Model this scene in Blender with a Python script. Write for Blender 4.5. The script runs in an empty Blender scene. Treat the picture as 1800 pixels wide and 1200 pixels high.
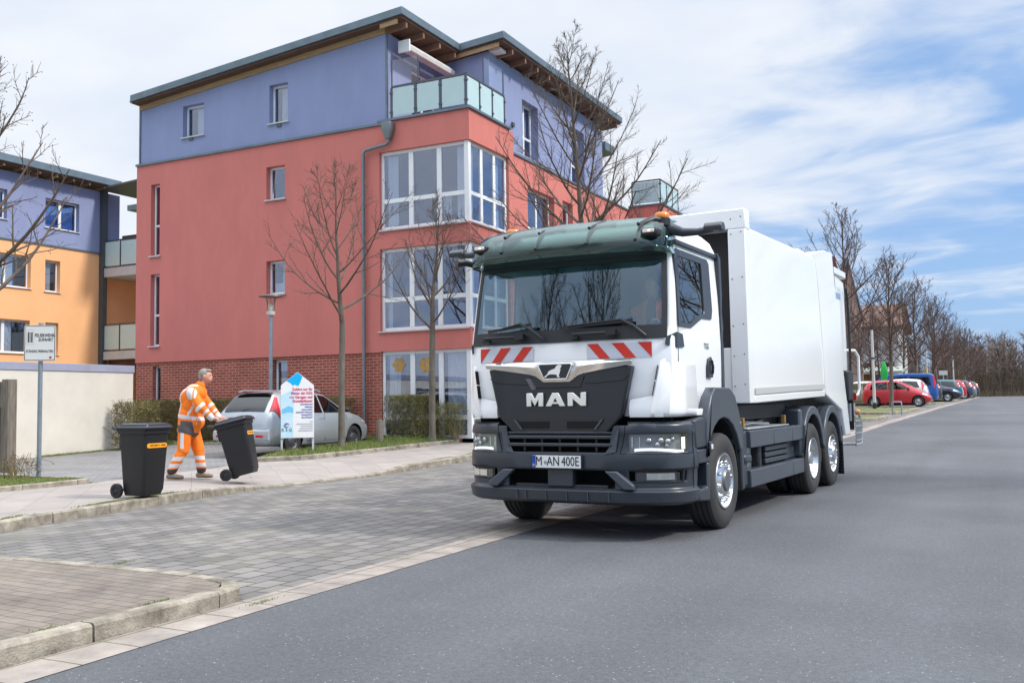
import bpy, bmesh, math, random
from mathutils import Vector, Matrix, Euler
R = math.radians
S = bpy.context.scene
COL = S.collection

# ------------------------------------------------------------------ camera
CAM_H = 1.35
F, PITCH, ROLL, YAW = 1700.0, .06291555, -.0150045, .46572375
_f = Vector((-math.sin(YAW)*math.cos(PITCH), math.cos(YAW)*math.cos(PITCH), math.sin(PITCH)))
_r0 = Vector((math.cos(YAW), math.sin(YAW), 0)); _u0 = _r0.cross(_f)
_r = _r0*math.cos(ROLL)+_u0*math.sin(ROLL); _u = -_r0*math.sin(ROLL)+_u0*math.cos(ROLL)
cam_d = bpy.data.cameras.new('camera'); cam = bpy.data.objects.new('camera', cam_d); COL.objects.link(cam)
cam_d.sensor_width = 36; cam_d.lens = 36*F/1800; cam_d.clip_end = 2000; cam_d.clip_start = .05
mw = Matrix((( _r.x, _u.x, -_f.x, 0), (_r.y, _u.y, -_f.y, 0), (_r.z, _u.z, -_f.z, CAM_H), (0, 0, 0, 1)))
cam.matrix_world = mw
S.camera = cam
# ------------------------------------------------------------------ light
SUN_EL, SUN_AZ = 44.0, 9.0            # azimuth measured from +X towards +Y
w = bpy.data.worlds.new('World'); S.world = w; w.use_nodes = True
nt = w.node_tree; nt.nodes.clear()
def WN(t): return nt.nodes.new(t)
out = WN('ShaderNodeOutputWorld'); bg = WN('ShaderNodeBackground'); bg.inputs[1].default_value = .10
sky = WN('ShaderNodeTexSky'); sky.sky_type = 'NISHITA'; sky.sun_disc = False
sky.sun_elevation = R(SUN_EL); sky.sun_rotation = R(90-SUN_AZ); sky.air_density = 1.0; sky.dust_density = .6; sky.ozone_density = 1.6
tc = WN('ShaderNodeTexCoord'); sep = WN('ShaderNodeSeparateXYZ'); nt.links.new(tc.outputs['Generated'], sep.inputs[0])
def wmath(op, a, b=None, c=None):
    n = WN('ShaderNodeMath'); n.operation = op
    for i, v in enumerate((a, b, c)):
        if v is None: continue
        if isinstance(v, (int, float)): n.inputs[i].default_value = v
        else: nt.links.new(v, n.inputs[i])
    return n.outputs[0]
zc = wmath('MAXIMUM', sep.outputs['Z'], 0.0)
den = wmath('ADD', zc, .16)
cx = wmath('DIVIDE', sep.outputs['X'], den); cy = wmath('DIVIDE', sep.outputs['Y'], den)
cmb = WN('ShaderNodeCombineXYZ'); nt.links.new(cx, cmb.inputs[0]); nt.links.new(cy, cmb.inputs[1])
mp = WN('ShaderNodeMapping'); mp.inputs['Rotation'].default_value = (0, 0, R(35)); mp.inputs['Scale'].default_value = (.7, 1.0, 1)
nt.links.new(cmb.outputs[0], mp.inputs[0])
n1 = WN('ShaderNodeTexNoise'); n1.inputs['Scale'].default_value = .95; n1.inputs['Detail'].default_value = 7; n1.inputs['Roughness'].default_value = .55; n1.inputs['Distortion'].default_value = .5
nt.links.new(mp.outputs[0], n1.inputs['Vector'])
n2 = WN('ShaderNodeTexNoise'); n2.inputs['Scale'].default_value = 4.5; n2.inputs['Detail'].default_value = 6; n2.inputs['Distortion'].default_value = .8
nt.links.new(mp.outputs[0], n2.inputs['Vector'])
# more cloud to the left of the street (the -X half of the sky) than over its far end
bias = wmath('MULTIPLY', wmath('ADD', wmath('MULTIPLY', sep.outputs['X'], -.20), wmath('MULTIPLY', zc, .46)), 1.0)
cs = wmath('ADD', wmath('ADD', wmath('MULTIPLY', n1.outputs['Fac'], .75), wmath('MULTIPLY', n2.outputs['Fac'], .25)), bias)
cr = WN('ShaderNodeMapRange'); cr.interpolation_type = 'SMOOTHSTEP'
cr.inputs['From Min'].default_value = .50; cr.inputs['From Max'].default_value = .665
nt.links.new(cs, cr.inputs['Value'])
cov = wmath('MULTIPLY_ADD', cr.outputs[0], .88, .07)
ccol = WN('ShaderNodeMix'); ccol.data_type = 'RGBA'
ccol.inputs[6].default_value = (4.9, 5.4, 6.2, 1); ccol.inputs[7].default_value = (6.0, 6.2, 6.5, 1)
n3 = WN('ShaderNodeTexNoise'); n3.inputs['Scale'].default_value = 2.2; n3.inputs['Detail'].default_value = 5
nt.links.new(mp.outputs[0], n3.inputs['Vector'])
nr = WN('ShaderNodeMapRange'); nr.inputs['From Min'].default_value = .38; nr.inputs['From Max'].default_value = .62
nt.links.new(n3.outputs['Fac'], nr.inputs['Value']); nt.links.new(nr.outputs[0], ccol.inputs[0])
# the clear sky between the clouds keeps its blue down to the horizon haze
sb = WN('ShaderNodeMix'); sb.data_type = 'RGBA'; sb.inputs[0].default_value = .75; nt.links.new(sky.outputs[0], sb.inputs[6]); sb.inputs[7].default_value = (1.55, 3.0, 5.6, 1)
# an overcast sky is about three times brighter overhead than near the horizon
zr_ = WN('ShaderNodeMapRange'); zr_.interpolation_type = 'SMOOTHSTEP'; zr_.inputs['From Min'].default_value = .42; zr_.inputs['From Max'].default_value = .9; zr_.inputs['To Min'].default_value = 1.; zr_.inputs['To Max'].default_value = 3.1
nt.links.new(zc, zr_.inputs['Value'])
vs_ = WN('ShaderNodeVectorMath'); vs_.operation = 'SCALE'; nt.links.new(ccol.outputs[2], vs_.inputs[0]); nt.links.new(zr_.outputs[0], vs_.inputs['Scale'])
mx = WN('ShaderNodeMix'); mx.data_type = 'RGBA'
nt.links.new(cov, mx.inputs[0]); nt.links.new(sb.outputs[2], mx.inputs[6]); nt.links.new(vs_.outputs[0], mx.inputs[7])
nt.links.new(mx.outputs[2], bg.inputs[0]); nt.links.new(bg.outputs[0], out.inputs[0])
sd_ = bpy.data.lights.new('sun', 'SUN'); sd_.energy = 2.05; sd_.angle = R(6); sd_.color = (1, .94, .84)
sun = bpy.data.objects.new('sun', sd_); COL.objects.link(sun)
_to = Vector((math.cos(R(SUN_EL))*math.cos(R(SUN_AZ)), math.cos(R(SUN_EL))*math.sin(R(SUN_AZ)), math.sin(R(SUN_EL))))
sun.rotation_euler = _to.to_track_quat('Z', 'Y').to_euler(); sun.location = (20, 5, 30)
S.view_settings.view_transform = 'Standard'; S.view_settings.look = 'None'; S.view_settings.exposure = 0.64; S.view_settings.gamma = 1
S.render.engine = 'CYCLES'; S.cycles.max_bounces = 8; S.cycles.transparent_max_bounces = 16

def ray(px, py):
    return _f + _r*((px-900)/F) - _u*((py-600)/F)
def at_y(px, py, Y):                     # a measured pixel as a point on the plane y = Y
    d = ray(px, py); return Vector((0, 0, CAM_H)) + d*(Y/d.y)
def at_x(px, py, X):
    d = ray(px, py); return Vector((0, 0, CAM_H)) + d*(X/d.x)
def zg(Y):                               # the street climbs gently away from the camera
    t = max(0., Y-15.); return 1.31*(1-math.exp(-t/45.))
def gnd(px, py, dz=0):
    z = dz; d = ray(px, py)
    for i in range(60):
        q = Vector((0, 0, CAM_H)) + d*((z-CAM_H)/d.z); z = .5*z+.5*(zg(q.y)+dz)
    return q

# ------------------------------------------------------------------ materials
MATS = {}
def mat(name, col, rough=.6, metal=0., var=.0, vscale=3., bump=0., bscale=60., spec=.5, coat=0., col2=None, trans=0., alpha=1., emit=None, world=False, stretch=None):
    if name in MATS: return MATS[name]
    m = bpy.data.materials.new(name); m.use_nodes = True; t = m.node_tree; N = t.nodes; L = t.links
    b = N['Principled BSDF']; b.inputs['Base Color'].default_value = (*col, 1); b.inputs['Roughness'].default_value = rough
    b.inputs['Metallic'].default_value = metal; b.inputs['Specular IOR Level'].default_value = spec
    if coat: b.inputs['Coat Weight'].default_value = coat; b.inputs['Coat Roughness'].default_value = .04
    if emit: b.inputs['Emission Color'].default_value = (*col, 1); b.inputs['Emission Strength'].default_value = emit
    if var or col2 or bump:
        c = N.new('ShaderNodeTexCoord'); src = c.outputs['Object']
        if world: src = N.new('ShaderNodeNewGeometry').outputs['Position']
        if stretch:
            mpn = N.new('ShaderNodeMapping'); mpn.inputs['Scale'].default_value = stretch; L.new(src, mpn.inputs[0]); src = mpn.outputs[0]
    if var or col2:
        n = N.new('ShaderNodeTexNoise'); n.inputs['Scale'].default_value = vscale; n.inputs['Detail'].default_value = 8; n.inputs['Roughness'].default_value = .65
        L.new(src, n.inputs['Vector'])
        r = N.new('ShaderNodeMapRange'); r.inputs['From Min'].default_value = .3; r.inputs['From Max'].default_value = .7
        L.new(n.outputs['Fac'], r.inputs['Value'])
        x = N.new('ShaderNodeMix'); x.data_type = 'RGBA'
        if col2: a_, b_ = col, col2
        else: a_, b_ = [v*(1-var) for v in col], [min(1, v*(1+var)) for v in col]
        x.inputs[6].default_value = (*a_, 1); x.inputs[7].default_value = (*b_, 1)
        L.new(r.outputs[0], x.inputs[0]); L.new(x.outputs[2], b.inputs['Base Color'])
    if bump:
        n = N.new('ShaderNodeTexNoise'); n.inputs['Scale'].default_value = bscale; n.inputs['Detail'].default_value = 6
        L.new(src, n.inputs['Vector'])
        bp = N.new('ShaderNodeBump'); bp.inputs['Strength'].default_value = bump; bp.inputs['Distance'].default_value = .02
        L.new(n.outputs['Fac'], bp.inputs['Height']); L.new(bp.outputs[0], b.inputs['Normal'])
    MATS[name] = m; return m
def glass(name, tint, refl=.08, rough=.02, gcol=(1, 1, 1)):
    if name in MATS: return MATS[name]
    m = bpy.data.materials.new(name); m.use_nodes = True; t = m.node_tree; N = t.nodes; L = t.links; N.clear()
    o = N.new('ShaderNodeOutputMaterial'); tr = N.new('ShaderNodeBsdfTransparent'); tr.inputs[0].default_value = (*tint, 1)
    g = N.new('ShaderNodeBsdfGlossy'); g.inputs['Roughness'].default_value = rough; g.inputs['Color'].default_value = (*gcol, 1)
    fr = N.new('ShaderNodeFresnel'); ge = N.new('ShaderNodeNewGeometry'); io = N.new('ShaderNodeMath'); io.operation = 'MULTIPLY_ADD'; io.inputs[1].default_value = -.8333; io.inputs[2].default_value = 1.5
    L.new(ge.outputs['Backfacing'], io.inputs[0]); L.new(io.outputs[0], fr.inputs[0])      # the same reflection from either face of a single sheet
    ad = N.new('ShaderNodeMath'); ad.operation = 'ADD'; ad.use_clamp = True; ad.inputs[1].default_value = refl; L.new(fr.outputs[0], ad.inputs[0])
    mx = N.new('ShaderNodeMixShader'); L.new(ad.outputs[0], mx.inputs[0]); L.new(tr.outputs[0], mx.inputs[1]); L.new(g.outputs[0], mx.inputs[2])
    L.new(mx.outputs[0], o.inputs[0]); MATS[name] = m; return m
def brickmat(name, c1, c2, mortar, bw, bh, msize=.01, plan=False, rough=.85, bump=.4, moss=None, var=.25, offset=.5, rot=0., bias=0., vscale=1.2, wob=.03):
    if name in MATS: return MATS[name]
    m = bpy.data.materials.new(name); m.use_nodes = True; t = m.node_tree; N = t.nodes; L = t.links
    b = N['Principled BSDF']; b.inputs['Roughness'].default_value = rough
    pos = N.new('ShaderNodeNewGeometry').outputs['Position']
    if plan:
        mp = N.new('ShaderNodeMapping'); mp.inputs['Rotation'].default_value = (0, 0, rot); L.new(pos, mp.inputs[0]); vec = mp.outputs[0]
    else:
        s = N.new('ShaderNodeSeparateXYZ'); L.new(pos, s.inputs[0]); a = N.new('ShaderNodeMath'); a.operation = 'ADD'
        L.new(s.outputs[0], a.inputs[0]); L.new(s.outputs[1], a.inputs[1]); c = N.new('ShaderNodeCombineXYZ'); L.new(a.outputs[0], c.inputs[0]); L.new(s.outputs[2], c.inputs[1]); vec = c.outputs[0]
    nz = N.new('ShaderNodeTexNoise'); nz.inputs['Scale'].default_value = 2.5 if plan else 6; nz.inputs['Detail'].default_value = 3; L.new(pos, nz.inputs['Vector'])
    dv = N.new('ShaderNodeVectorMath'); dv.operation = 'SCALE'; dv.inputs['Scale'].default_value = wob if plan else .012; L.new(nz.outputs['Color'], dv.inputs[0])
    av = N.new('ShaderNodeVectorMath'); av.operation = 'ADD'; L.new(vec, av.inputs[0]); L.new(dv.outputs[0], av.inputs[1])
    k = N.new('ShaderNodeTexBrick'); k.inputs['Scale'].default_value = 1; k.inputs['Brick Width'].default_value = bw; k.inputs['Row Height'].default_value = bh
    k.inputs['Mortar Size'].default_value = msize; k.inputs['Mortar Smooth'].default_value = .35; k.offset = offset; k.inputs['Bias'].default_value = bias
    k.inputs['Color1'].default_value = (*c1, 1); k.inputs['Color2'].default_value = (*c2, 1); k.inputs['Mortar'].default_value = (*mortar, 1)
    L.new(av.outputs[0], k.inputs['Vector'])
    n = N.new('ShaderNodeTexNoise'); n.inputs['Scale'].default_value = vscale; n.inputs['Detail'].default_value = 8; n.inputs['Roughness'].default_value = .7; L.new(pos, n.inputs['Vector'])
    r = N.new('ShaderNodeMapRange'); r.inputs['From Min'].default_value = .3; r.inputs['From Max'].default_value = .7; r.inputs['To Min'].default_value = 1-var; r.inputs['To Max'].default_value = 1+var; L.new(n.outputs['Fac'], r.inputs['Value'])
    x = N.new('ShaderNodeMix'); x.data_type = 'RGBA'; x.blend_type = 'MULTIPLY'; x.inputs[0].default_value = 1; L.new(k.outputs['Color'], x.inputs[6]); L.new(r.outputs[0], x.inputs[7])
    last = x.outputs[2]
    if moss:
        n4 = N.new('ShaderNodeTexNoise'); n4.inputs['Scale'].default_value = .9; n4.inputs['Detail'].default_value = 6; L.new(pos, n4.inputs['Vector'])
        r4 = N.new('ShaderNodeMapRange'); r4.inputs['From Min'].default_value = .52; r4.inputs['From Max'].default_value = .66; L.new(n4.outputs['Fac'], r4.inputs['Value'])
        mm = N.new('ShaderNodeMath'); mm.operation = 'MULTIPLY'; L.new(r4.outputs[0], mm.inputs[0]); L.new(k.outputs['Fac'], mm.inputs[1])
        x4 = N.new('ShaderNodeMix'); x4.data_type = 'RGBA'; x4.inputs[7].default_value = (*moss, 1); L.new(mm.outputs[0], x4.inputs[0]); L.new(last, x4.inputs[6]); last = x4.outputs[2]
    L.new(last, b.inputs['Base Color'])
    fine = N.new('ShaderNodeTexNoise'); fine.inputs['Scale'].default_value = 90; fine.inputs['Detail'].default_value = 4; L.new(pos, fine.inputs['Vector'])
    h = N.new('ShaderNodeMath'); h.operation = 'MULTIPLY_ADD'; h.inputs[1].default_value = -1.; L.new(k.outputs['Fac'], h.inputs[0])
    h2 = N.new('ShaderNodeMath'); h2.operation = 'MULTIPLY'; h2.inputs[1].default_value = .25; L.new(fine.outputs['Fac'], h2.inputs[0]); L.new(h2.outputs[0], h.inputs[2])
    bp = N.new('ShaderNodeBump'); bp.inputs['Strength'].default_value = bump; bp.inputs['Distance'].default_value = .012; L.new(h.outputs[0], bp.inputs['Height']); L.new(bp.outputs[0], b.inputs['Normal'])
    MATS[name] = m; return m

# ------------------------------------------------------------------ mesh helpers
class MB:
    def __init__(s): s.v = []; s.f = []; s.mi = []; s.cur = 0; s.X = None
    def add(s, vs, fs):
        o = len(s.v)
        s.v += [tuple(s.X @ Vector(p)) if s.X else tuple(p) for p in vs]
        for f in fs: s.f.append([o+i for i in f]); s.mi.append(s.cur)
        return s
    def box(s, x0, x1, y0, y1, z0, z1):
        return s.add([(x0,y0,z0),(x1,y0,z0),(x1,y1,z0),(x0,y1,z0),(x0,y0,z1),(x1,y0,z1),(x1,y1,z1),(x0,y1,z1)],
                     [(0,3,2,1),(4,5,6,7),(0,1,5,4),(1,2,6,5),(2,3,7,6),(3,0,4,7)])
    def prism(s, poly, axis, d0, d1):      # poly in the other two axes (x,y)/(x,z)/(y,z)
        def P(a, b, d): return {'z': (a, b, d), 'y': (a, d, b), 'x': (d, a, b)}[axis]
        n = len(poly)
        return s.add([P(a, b, d0) for a, b in poly]+[P(a, b, d1) for a, b in poly],
                     [tuple(range(n))[::-1], tuple(range(n, 2*n))]+[(i, (i+1) % n, n+(i+1) % n, n+i) for i in range(n)])
    def tube(s, pts, r, n=8, caps=True):
        pts = [Vector(p) for p in pts]; m = len(pts)
        rs = list(r) if hasattr(r, '__len__') else [r]*m
        t = (pts[1]-pts[0]).normalized(); a = t.orthogonal().normalized(); vs = []
        for i, p in enumerate(pts):
            d = (pts[min(i+1, m-1)]-pts[max(i-1, 0)])
            if d.length > 1e-9: d.normalize()
            else: d = t
            a = (a-d*a.dot(d)); a = a.normalized() if a.length > 1e-6 else d.orthogonal().normalized()
            bb = d.cross(a)
            for k in range(n):
                an = 2*math.pi*k/n; vs.append(p+(a*math.cos(an)+bb*math.sin(an))*rs[i])
        fs = [(i*n+k, i*n+(k+1) % n, (i+1)*n+(k+1) % n, (i+1)*n+k) for i in range(m-1) for k in range(n)]
        if caps: fs += [tuple(range(n))[::-1], tuple(range((m-1)*n, m*n))]
        return s.add(vs, fs)
    def lathe(s, prof, axis='x', c=(0, 0, 0), n=32, a0=0., a1=2*math.pi, closed=True):   # prof: (radius, along)
        full = closed; cnt = n if full else n+1; vs = []; m = len(prof)
        for k in range(cnt):
            an = a0+(a1-a0)*k/n
            for r, t in prof:
                p, q = r*math.cos(an), r*math.sin(an)
                vs.append({'x': (c[0]+t, c[1]+p, c[2]+q), 'y': (c[0]+p, c[1]+t, c[2]+q), 'z': (c[0]+p, c[1]+q, c[2]+t)}[axis])
        fs = [(k*m+j, ((k+1) % cnt)*m+j, ((k+1) % cnt)*m+j+1, k*m+j+1) for k in range(n) for j in range(m-1)]
        return s.add(vs, fs)
    def loft(s, rings, closed=True, caps=True):
        n = len(rings[0]); vs = [p for r_ in rings for p in r_]; e = n if closed else n-1
        fs = [(i*n+k, i*n+(k+1) % n, (i+1)*n+(k+1) % n, (i+1)*n+k) for i in range(len(rings)-1) for k in range(e)]
        if caps and closed: fs += [tuple(range(n))[::-1], tuple(range((len(rings)-1)*n, len(rings)*n))]
        return s.add(vs, fs)
    def grid(s, fn, us, vs_, skip=None):
        nu, nv = len(us), len(vs_)
        fs = [(i*nv+j, (i+1)*nv+j, (i+1)*nv+j+1, i*nv+j+1) for i in range(nu-1) for j in range(nv-1) if not (skip and skip(i, j))]
        return s.add([fn(a, b) for a in us for b in vs_], fs)
    def ball(s, c, r, n=12, m=8):
        rr = r if hasattr(r, '__len__') else (r, r, r)
        rings = [[(c[0]+rr[0]*math.sin(math.pi*j/m)*math.cos(2*math.pi*k/n), c[1]+rr[1]*math.sin(math.pi*j/m)*math.sin(2*math.pi*k/n), c[2]+rr[2]*math.cos(math.pi*j/m)) for k in range(n)] for j in range(1, m)]
        o = [(c[0], c[1], c[2]+rr[2]), (c[0], c[1], c[2]-rr[2])]
        vs = [p for q in rings for p in q]+o; L = len(vs)
        fs = [(i*n+k, (i+1)*n+k, (i+1)*n+(k+1) % n, i*n+(k+1) % n) for i in range(m-2) for k in range(n)]
        fs += [(L-2, k, (k+1) % n) for k in range(n)]+[(L-1, (m-2)*n+(k+1) % n, (m-2)*n+k) for k in range(n)]
        return s.add(vs, fs)
    def mesh(s, name, mats, smooth=None, recalc=True, weld=False):
        me = bpy.data.meshes.new(name); me.from_pydata(s.v, [], s.f)
        for m in (mats if isinstance(mats, (list, tuple)) else [mats]): me.materials.append(m)
        me.polygons.foreach_set('material_index', s.mi)
        if recalc or weld:
            b = bmesh.new(); b.from_mesh(me)
            if weld: bmesh.ops.remove_doubles(b, verts=b.verts, dist=1e-4)
            if recalc: bmesh.ops.recalc_face_normals(b, faces=b.faces)
            b.to_mesh(me); b.free()
        if smooth:
            me.shade_smooth(); me.set_sharp_from_angle(angle=R(smooth))
        me.update(); return me
    def build(s, name, mats, parent=None, smooth=None, bevel=0, weld=False, recalc=True, world=False, seg=2):
        o = bpy.data.objects.new(name, s.mesh(name, mats, smooth, recalc, weld)); COL.objects.link(o)
        if parent:
            o.parent = parent
            if world: o.location = -Vector(parent.location)
        if bevel:
            md = o.modifiers.new('bevel', 'BEVEL'); md.width = bevel; md.segments = seg; md.limit_method = 'ANGLE'; md.angle_limit = R(35)
            if not smooth: o.data.shade_smooth(); o.data.set_sharp_from_angle(angle=R(50))
        return o
def tag(o, label=None, cat=None, group=None, kind=None):
    if label: o['label'] = label
    if cat: o['category'] = cat
    if group: o['group'] = group
    if kind: o['kind'] = kind
    return o
def thing(name, label, cat, loc=(0, 0, 0), rotz=0., group=None):
    o = bpy.data.objects.new(name, None); COL.objects.link(o); o.location = loc; o.rotation_euler = (0, 0, rotz); o.empty_display_size = .2
    return tag(o, label, cat, group)
def copy_tree(o, parent=None):
    c = o.copy(); COL.objects.link(c)
    if parent: c.parent = parent
    for ch in list(o.children): copy_tree(ch, c)
    return c
def text_mb(mb, txt, size, X, ext=.002, align='CENTER', sx=1., bold=0.):   # letters as solid geometry placed by matrix X (x right, y up, z out)
    cu = bpy.data.curves.new('txt', 'FONT'); cu.body = txt; cu.size = size; cu.extrude = ext; cu.align_x = align; cu.align_y = 'CENTER'; cu.resolution_u = 3; cu.offset = bold
    o = bpy.data.objects.new('txt', cu); COL.objects.link(o); me = bpy.data.meshes.new_from_object(o.evaluated_get(bpy.context.evaluated_depsgraph_get()))
    mb.add([X @ Vector((v.co.x*sx, v.co.y, v.co.z)) for v in me.vertices], [tuple(p.vertices) for p in me.polygons])
    bpy.data.objects.remove(o); bpy.data.curves.remove(cu); bpy.data.meshes.remove(me)
def frame_mat(o, x, y):                       # matrix with origin o, x axis, y axis
    x = Vector(x).normalized(); z = x.cross(Vector(y)).normalized(); y = z.cross(x); o = Vector(o)
    return Matrix(((x.x, y.x, z.x, o.x), (x.y, y.y, z.y, o.y), (x.z, y.z, z.z, o.z), (0, 0, 0, 1)))
def bar(mb, a, b, wx, wz):                    # square bar between two points
    a, b = Vector(a), Vector(b); d = (b-a).normalized(); h = Vector((0, 0, 1)) if abs(d.z) < .95 else Vector((1, 0, 0))
    s_ = d.cross(h).normalized()*wx/2; t_ = s_.cross(d).normalized()*wz/2
    mb.add([a-s_-t_, a+s_-t_, a+s_+t_, a-s_+t_, b-s_-t_, b+s_-t_, b+s_+t_, b-s_+t_], [(0,3,2,1),(4,5,6,7),(0,1,5,4),(1,2,6,5),(2,3,7,6),(3,0,4,7)])
# ================================================================== ground
def interp(x, P):
    if x <= P[0][0]: return P[0][1]
    for (a, b), (c, d) in zip(P, P[1:]):
        if x <= c: return b+(d-b)*(x-a)/(c-a)
    return P[-1][1]
def sstep(a, b, x):
    t = min(1, max(0, (x-a)/(b-a))); return t*t*(3-2*t)
XE = [(-60, -4.3), (-12, -4.30), (2, -4.33), (5, -4.43), (9.4, -4.48), (15, -4.25), (26.6, -3.61), (45, -2.88), (60, -2.45), (74, -2.1), (110, -1.9), (200, -1.9)]
def xe(y): return interp(y, XE)
KB = [(-60, -10.2), (-12, -10.2), (6.6, -9.72), (7.6, -10.08), (9.1, -10.36), (10.45, -10.62), (11.7, -10.74), (12.6, -10.85), (13.8, -10.75), (15.8, -10.47), (18.1, -10.38), (40, -10.3)]
def kx(y): return interp(y, KB)
def drop(y): return sstep(11.2, 12.6, y)-sstep(14.6, 16.5, y)
def zpav(x, y):
    d = kx(y)-.12-x
    return zg(y)+.12-.085*drop(y)*max(0, 1-max(0, d)/1.6)
def patch(name, poly, zf, m, step=1.0, kind='structure', parent=None):
    b = bmesh.new(); b.faces.new([b.verts.new((x, y, 0)) for x, y in poly])
    for ax in (0, 1):
        lo = min(p[ax] for p in poly); hi = max(p[ax] for p in poly)
        n = int((hi-lo)/step)
        if n > 60:
            ks = []; k = lo
            while k < hi:
                k += step if -12 < k < 32 else max(step*4, 2.5) if k < 130 else 25
                if k < hi: ks.append(k)
        else: ks = [lo+step*i for i in range(1, n+1)]
        for k in ks:
            no = (1, 0, 0) if ax == 0 else (0, 1, 0); co = (k, 0, 0) if ax == 0 else (0, k, 0)
            bmesh.ops.bisect_plane(b, geom=b.verts[:]+b.edges[:]+b.faces[:], plane_co=co, plane_no=no, dist=1e-5)
    for v in b.verts: v.co.z = zf(v.co.x, v.co.y)
    for f in b.faces:
        if f.normal.z < 0: f.normal_flip()
    me = bpy.data.meshes.new(name); b.to_mesh(me); b.free(); me.materials.append(m); me.shade_smooth()
    o = bpy.data.objects.new(name, me); COL.objects.link(o)
    if kind: o['kind'] = kind
    return o
def Z(d): return lambda x, y: zg(y)+d
def frange(a, b, s):
    n = int(round((b-a)/s)); return [a+(b-a)*i/n for i in range(n+1)]

# asphalt: dark binder, pale chippings, faint worn bands along the lane
def asphalt():
    m = bpy.data.materials.new('asphalt'); m.use_nodes = True; t = m.node_tree; N = t.nodes; L = t.links; b = N['Principled BSDF']
    pos = N.new('ShaderNodeNewGeometry').outputs['Position']
    def noise(sc, det, ro=.6, st=None):
        n = N.new('ShaderNodeTexNoise'); n.inputs['Scale'].default_value = sc; n.inputs['Detail'].default_value = det; n.inputs['Roughness'].default_value = ro
        if st:
            q = N.new('ShaderNodeMapping'); q.inputs['Scale'].default_value = st; L.new(pos, q.inputs[0]); L.new(q.outputs[0], n.inputs['Vector'])
        else: L.new(pos, n.inputs['Vector'])
        return n.outputs['Fac']
    def ramp(v, a, b_, c, d):
        r = N.new('ShaderNodeMapRange'); L.new(v, r.inputs['Value'])
        for k, x in zip(('From Min', 'From Max', 'To Min', 'To Max'), (a, b_, c, d)): r.inputs[k].default_value = x
        return r.outputs[0]
    def mul(a, b_):
        q = N.new('ShaderNodeMath'); q.operation = 'MULTIPLY'; L.new(a, q.inputs[0]); L.new(b_, q.inputs[1]); return q.outputs[0]
    v = N.new('ShaderNodeTexVoronoi'); v.inputs['Scale'].default_value = 95; L.new(pos, v.inputs['Vector'])
    chips = ramp(v.outputs['Distance'], .0, .55, 1.28, .78)
    big = ramp(noise(.35, 5), .3, .7, .80, 1.17); lane = ramp(noise(1., 3, .5, (.9, .03, 1)), .3, .7, .87, 1.12)
    grain = ramp(noise(26, 3, .7), .3, .7, .8, 1.2)
    k = mul(mul(chips, big), mul(lane, grain))
    sp = N.new('ShaderNodeTexVoronoi'); sp.inputs['Scale'].default_value = 26; L.new(pos, sp.inputs['Vector'])
    spk = ramp(sp.outputs['Distance'], .08, .17, 1., 0.)
    c = N.new('ShaderNodeMix'); c.data_type = 'RGBA'; c.blend_type = 'MULTIPLY'; c.inputs[0].default_value = 1; c.inputs[6].default_value = (.103, .108, .119, 1); L.new(k, c.inputs[7])
    rnd = N.new('ShaderNodeSeparateColor'); L.new(sp.outputs['Color'], rnd.inputs[0])
    sel = ramp(rnd.outputs[0], .62, .64, 0., .6)
    c2 = N.new('ShaderNodeMix'); c2.data_type = 'RGBA'; L.new(mul(spk, sel), c2.inputs[0]); L.new(c.outputs[2], c2.inputs[6]); c2.inputs[7].default_value = (.45, .45, .43, 1)
    L.new(c2.outputs[2], b.inputs['Base Color']); b.inputs['Roughness'].default_value = .78
    bp = N.new('ShaderNodeBump'); bp.inputs['Strength'].default_value = .5; bp.inputs['Distance'].default_value = .006; L.new(v.outputs['Distance'], bp.inputs['Height']); L.new(bp.outputs[0], b.inputs['Normal'])
    return m
M_ASPH = asphalt()
M_SETT = brickmat('grey_pavers', (.218, .202, .188), (.135, .129, .125), (.040, .038, .033), .27, .205, .009, plan=True, moss=(.12, .135, .04), bump=.8, var=.26, rot=R(90), vscale=.8)
M_BROWN = brickmat('brown_pavers', (.215, .178, .148), (.172, .146, .125), (.085, .072, .056), .21, .105, .005, plan=True, moss=(.11, .12, .045), bump=.6, rot=R(4), var=.34, vscale=2.2)
M_GUT = brickmat('gutter_blocks', (.315, .272, .240), (.262, .228, .204), (.095, .078, .06), .40, .335, .008, plan=True, bump=.5, rot=R(90), var=.32, offset=0., moss=(.15, .15, .07), vscale=3.)
M_SLAB = brickmat('pavement_slabs', (.335, .298, .272), (.295, .265, .245), (.165, .148, .132), .50, .50, .004, plan=True, bump=.3, rot=R(45), var=.16, wob=.006)
M_DRIVE = brickmat('driveway_pavers', (.235, .228, .225), (.20, .198, .198), (.11, .105, .10), .20, .10, .006, plan=True, bump=.4, var=.2)
M_KERB = mat('kerb_concrete', (.115, .098, .072), .9, col2=(.43, .385, .315), vscale=5.5, bump=.5, bscale=70, world=True)
M_GRASS = mat('turf', (.075, .105, .022), .95, col2=(.17, .17, .065), vscale=2.2, bump=.6, bscale=40, world=True)
M_EARTH = mat('earth', (.12, .10, .075), .95, col2=(.20, .17, .12), vscale=2, bump=.6, bscale=20, world=True)
M_BLADE = mat('grass_blade', (.09, .15, .025), .7, col2=(.22, .24, .07), vscale=3, world=True)

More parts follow.
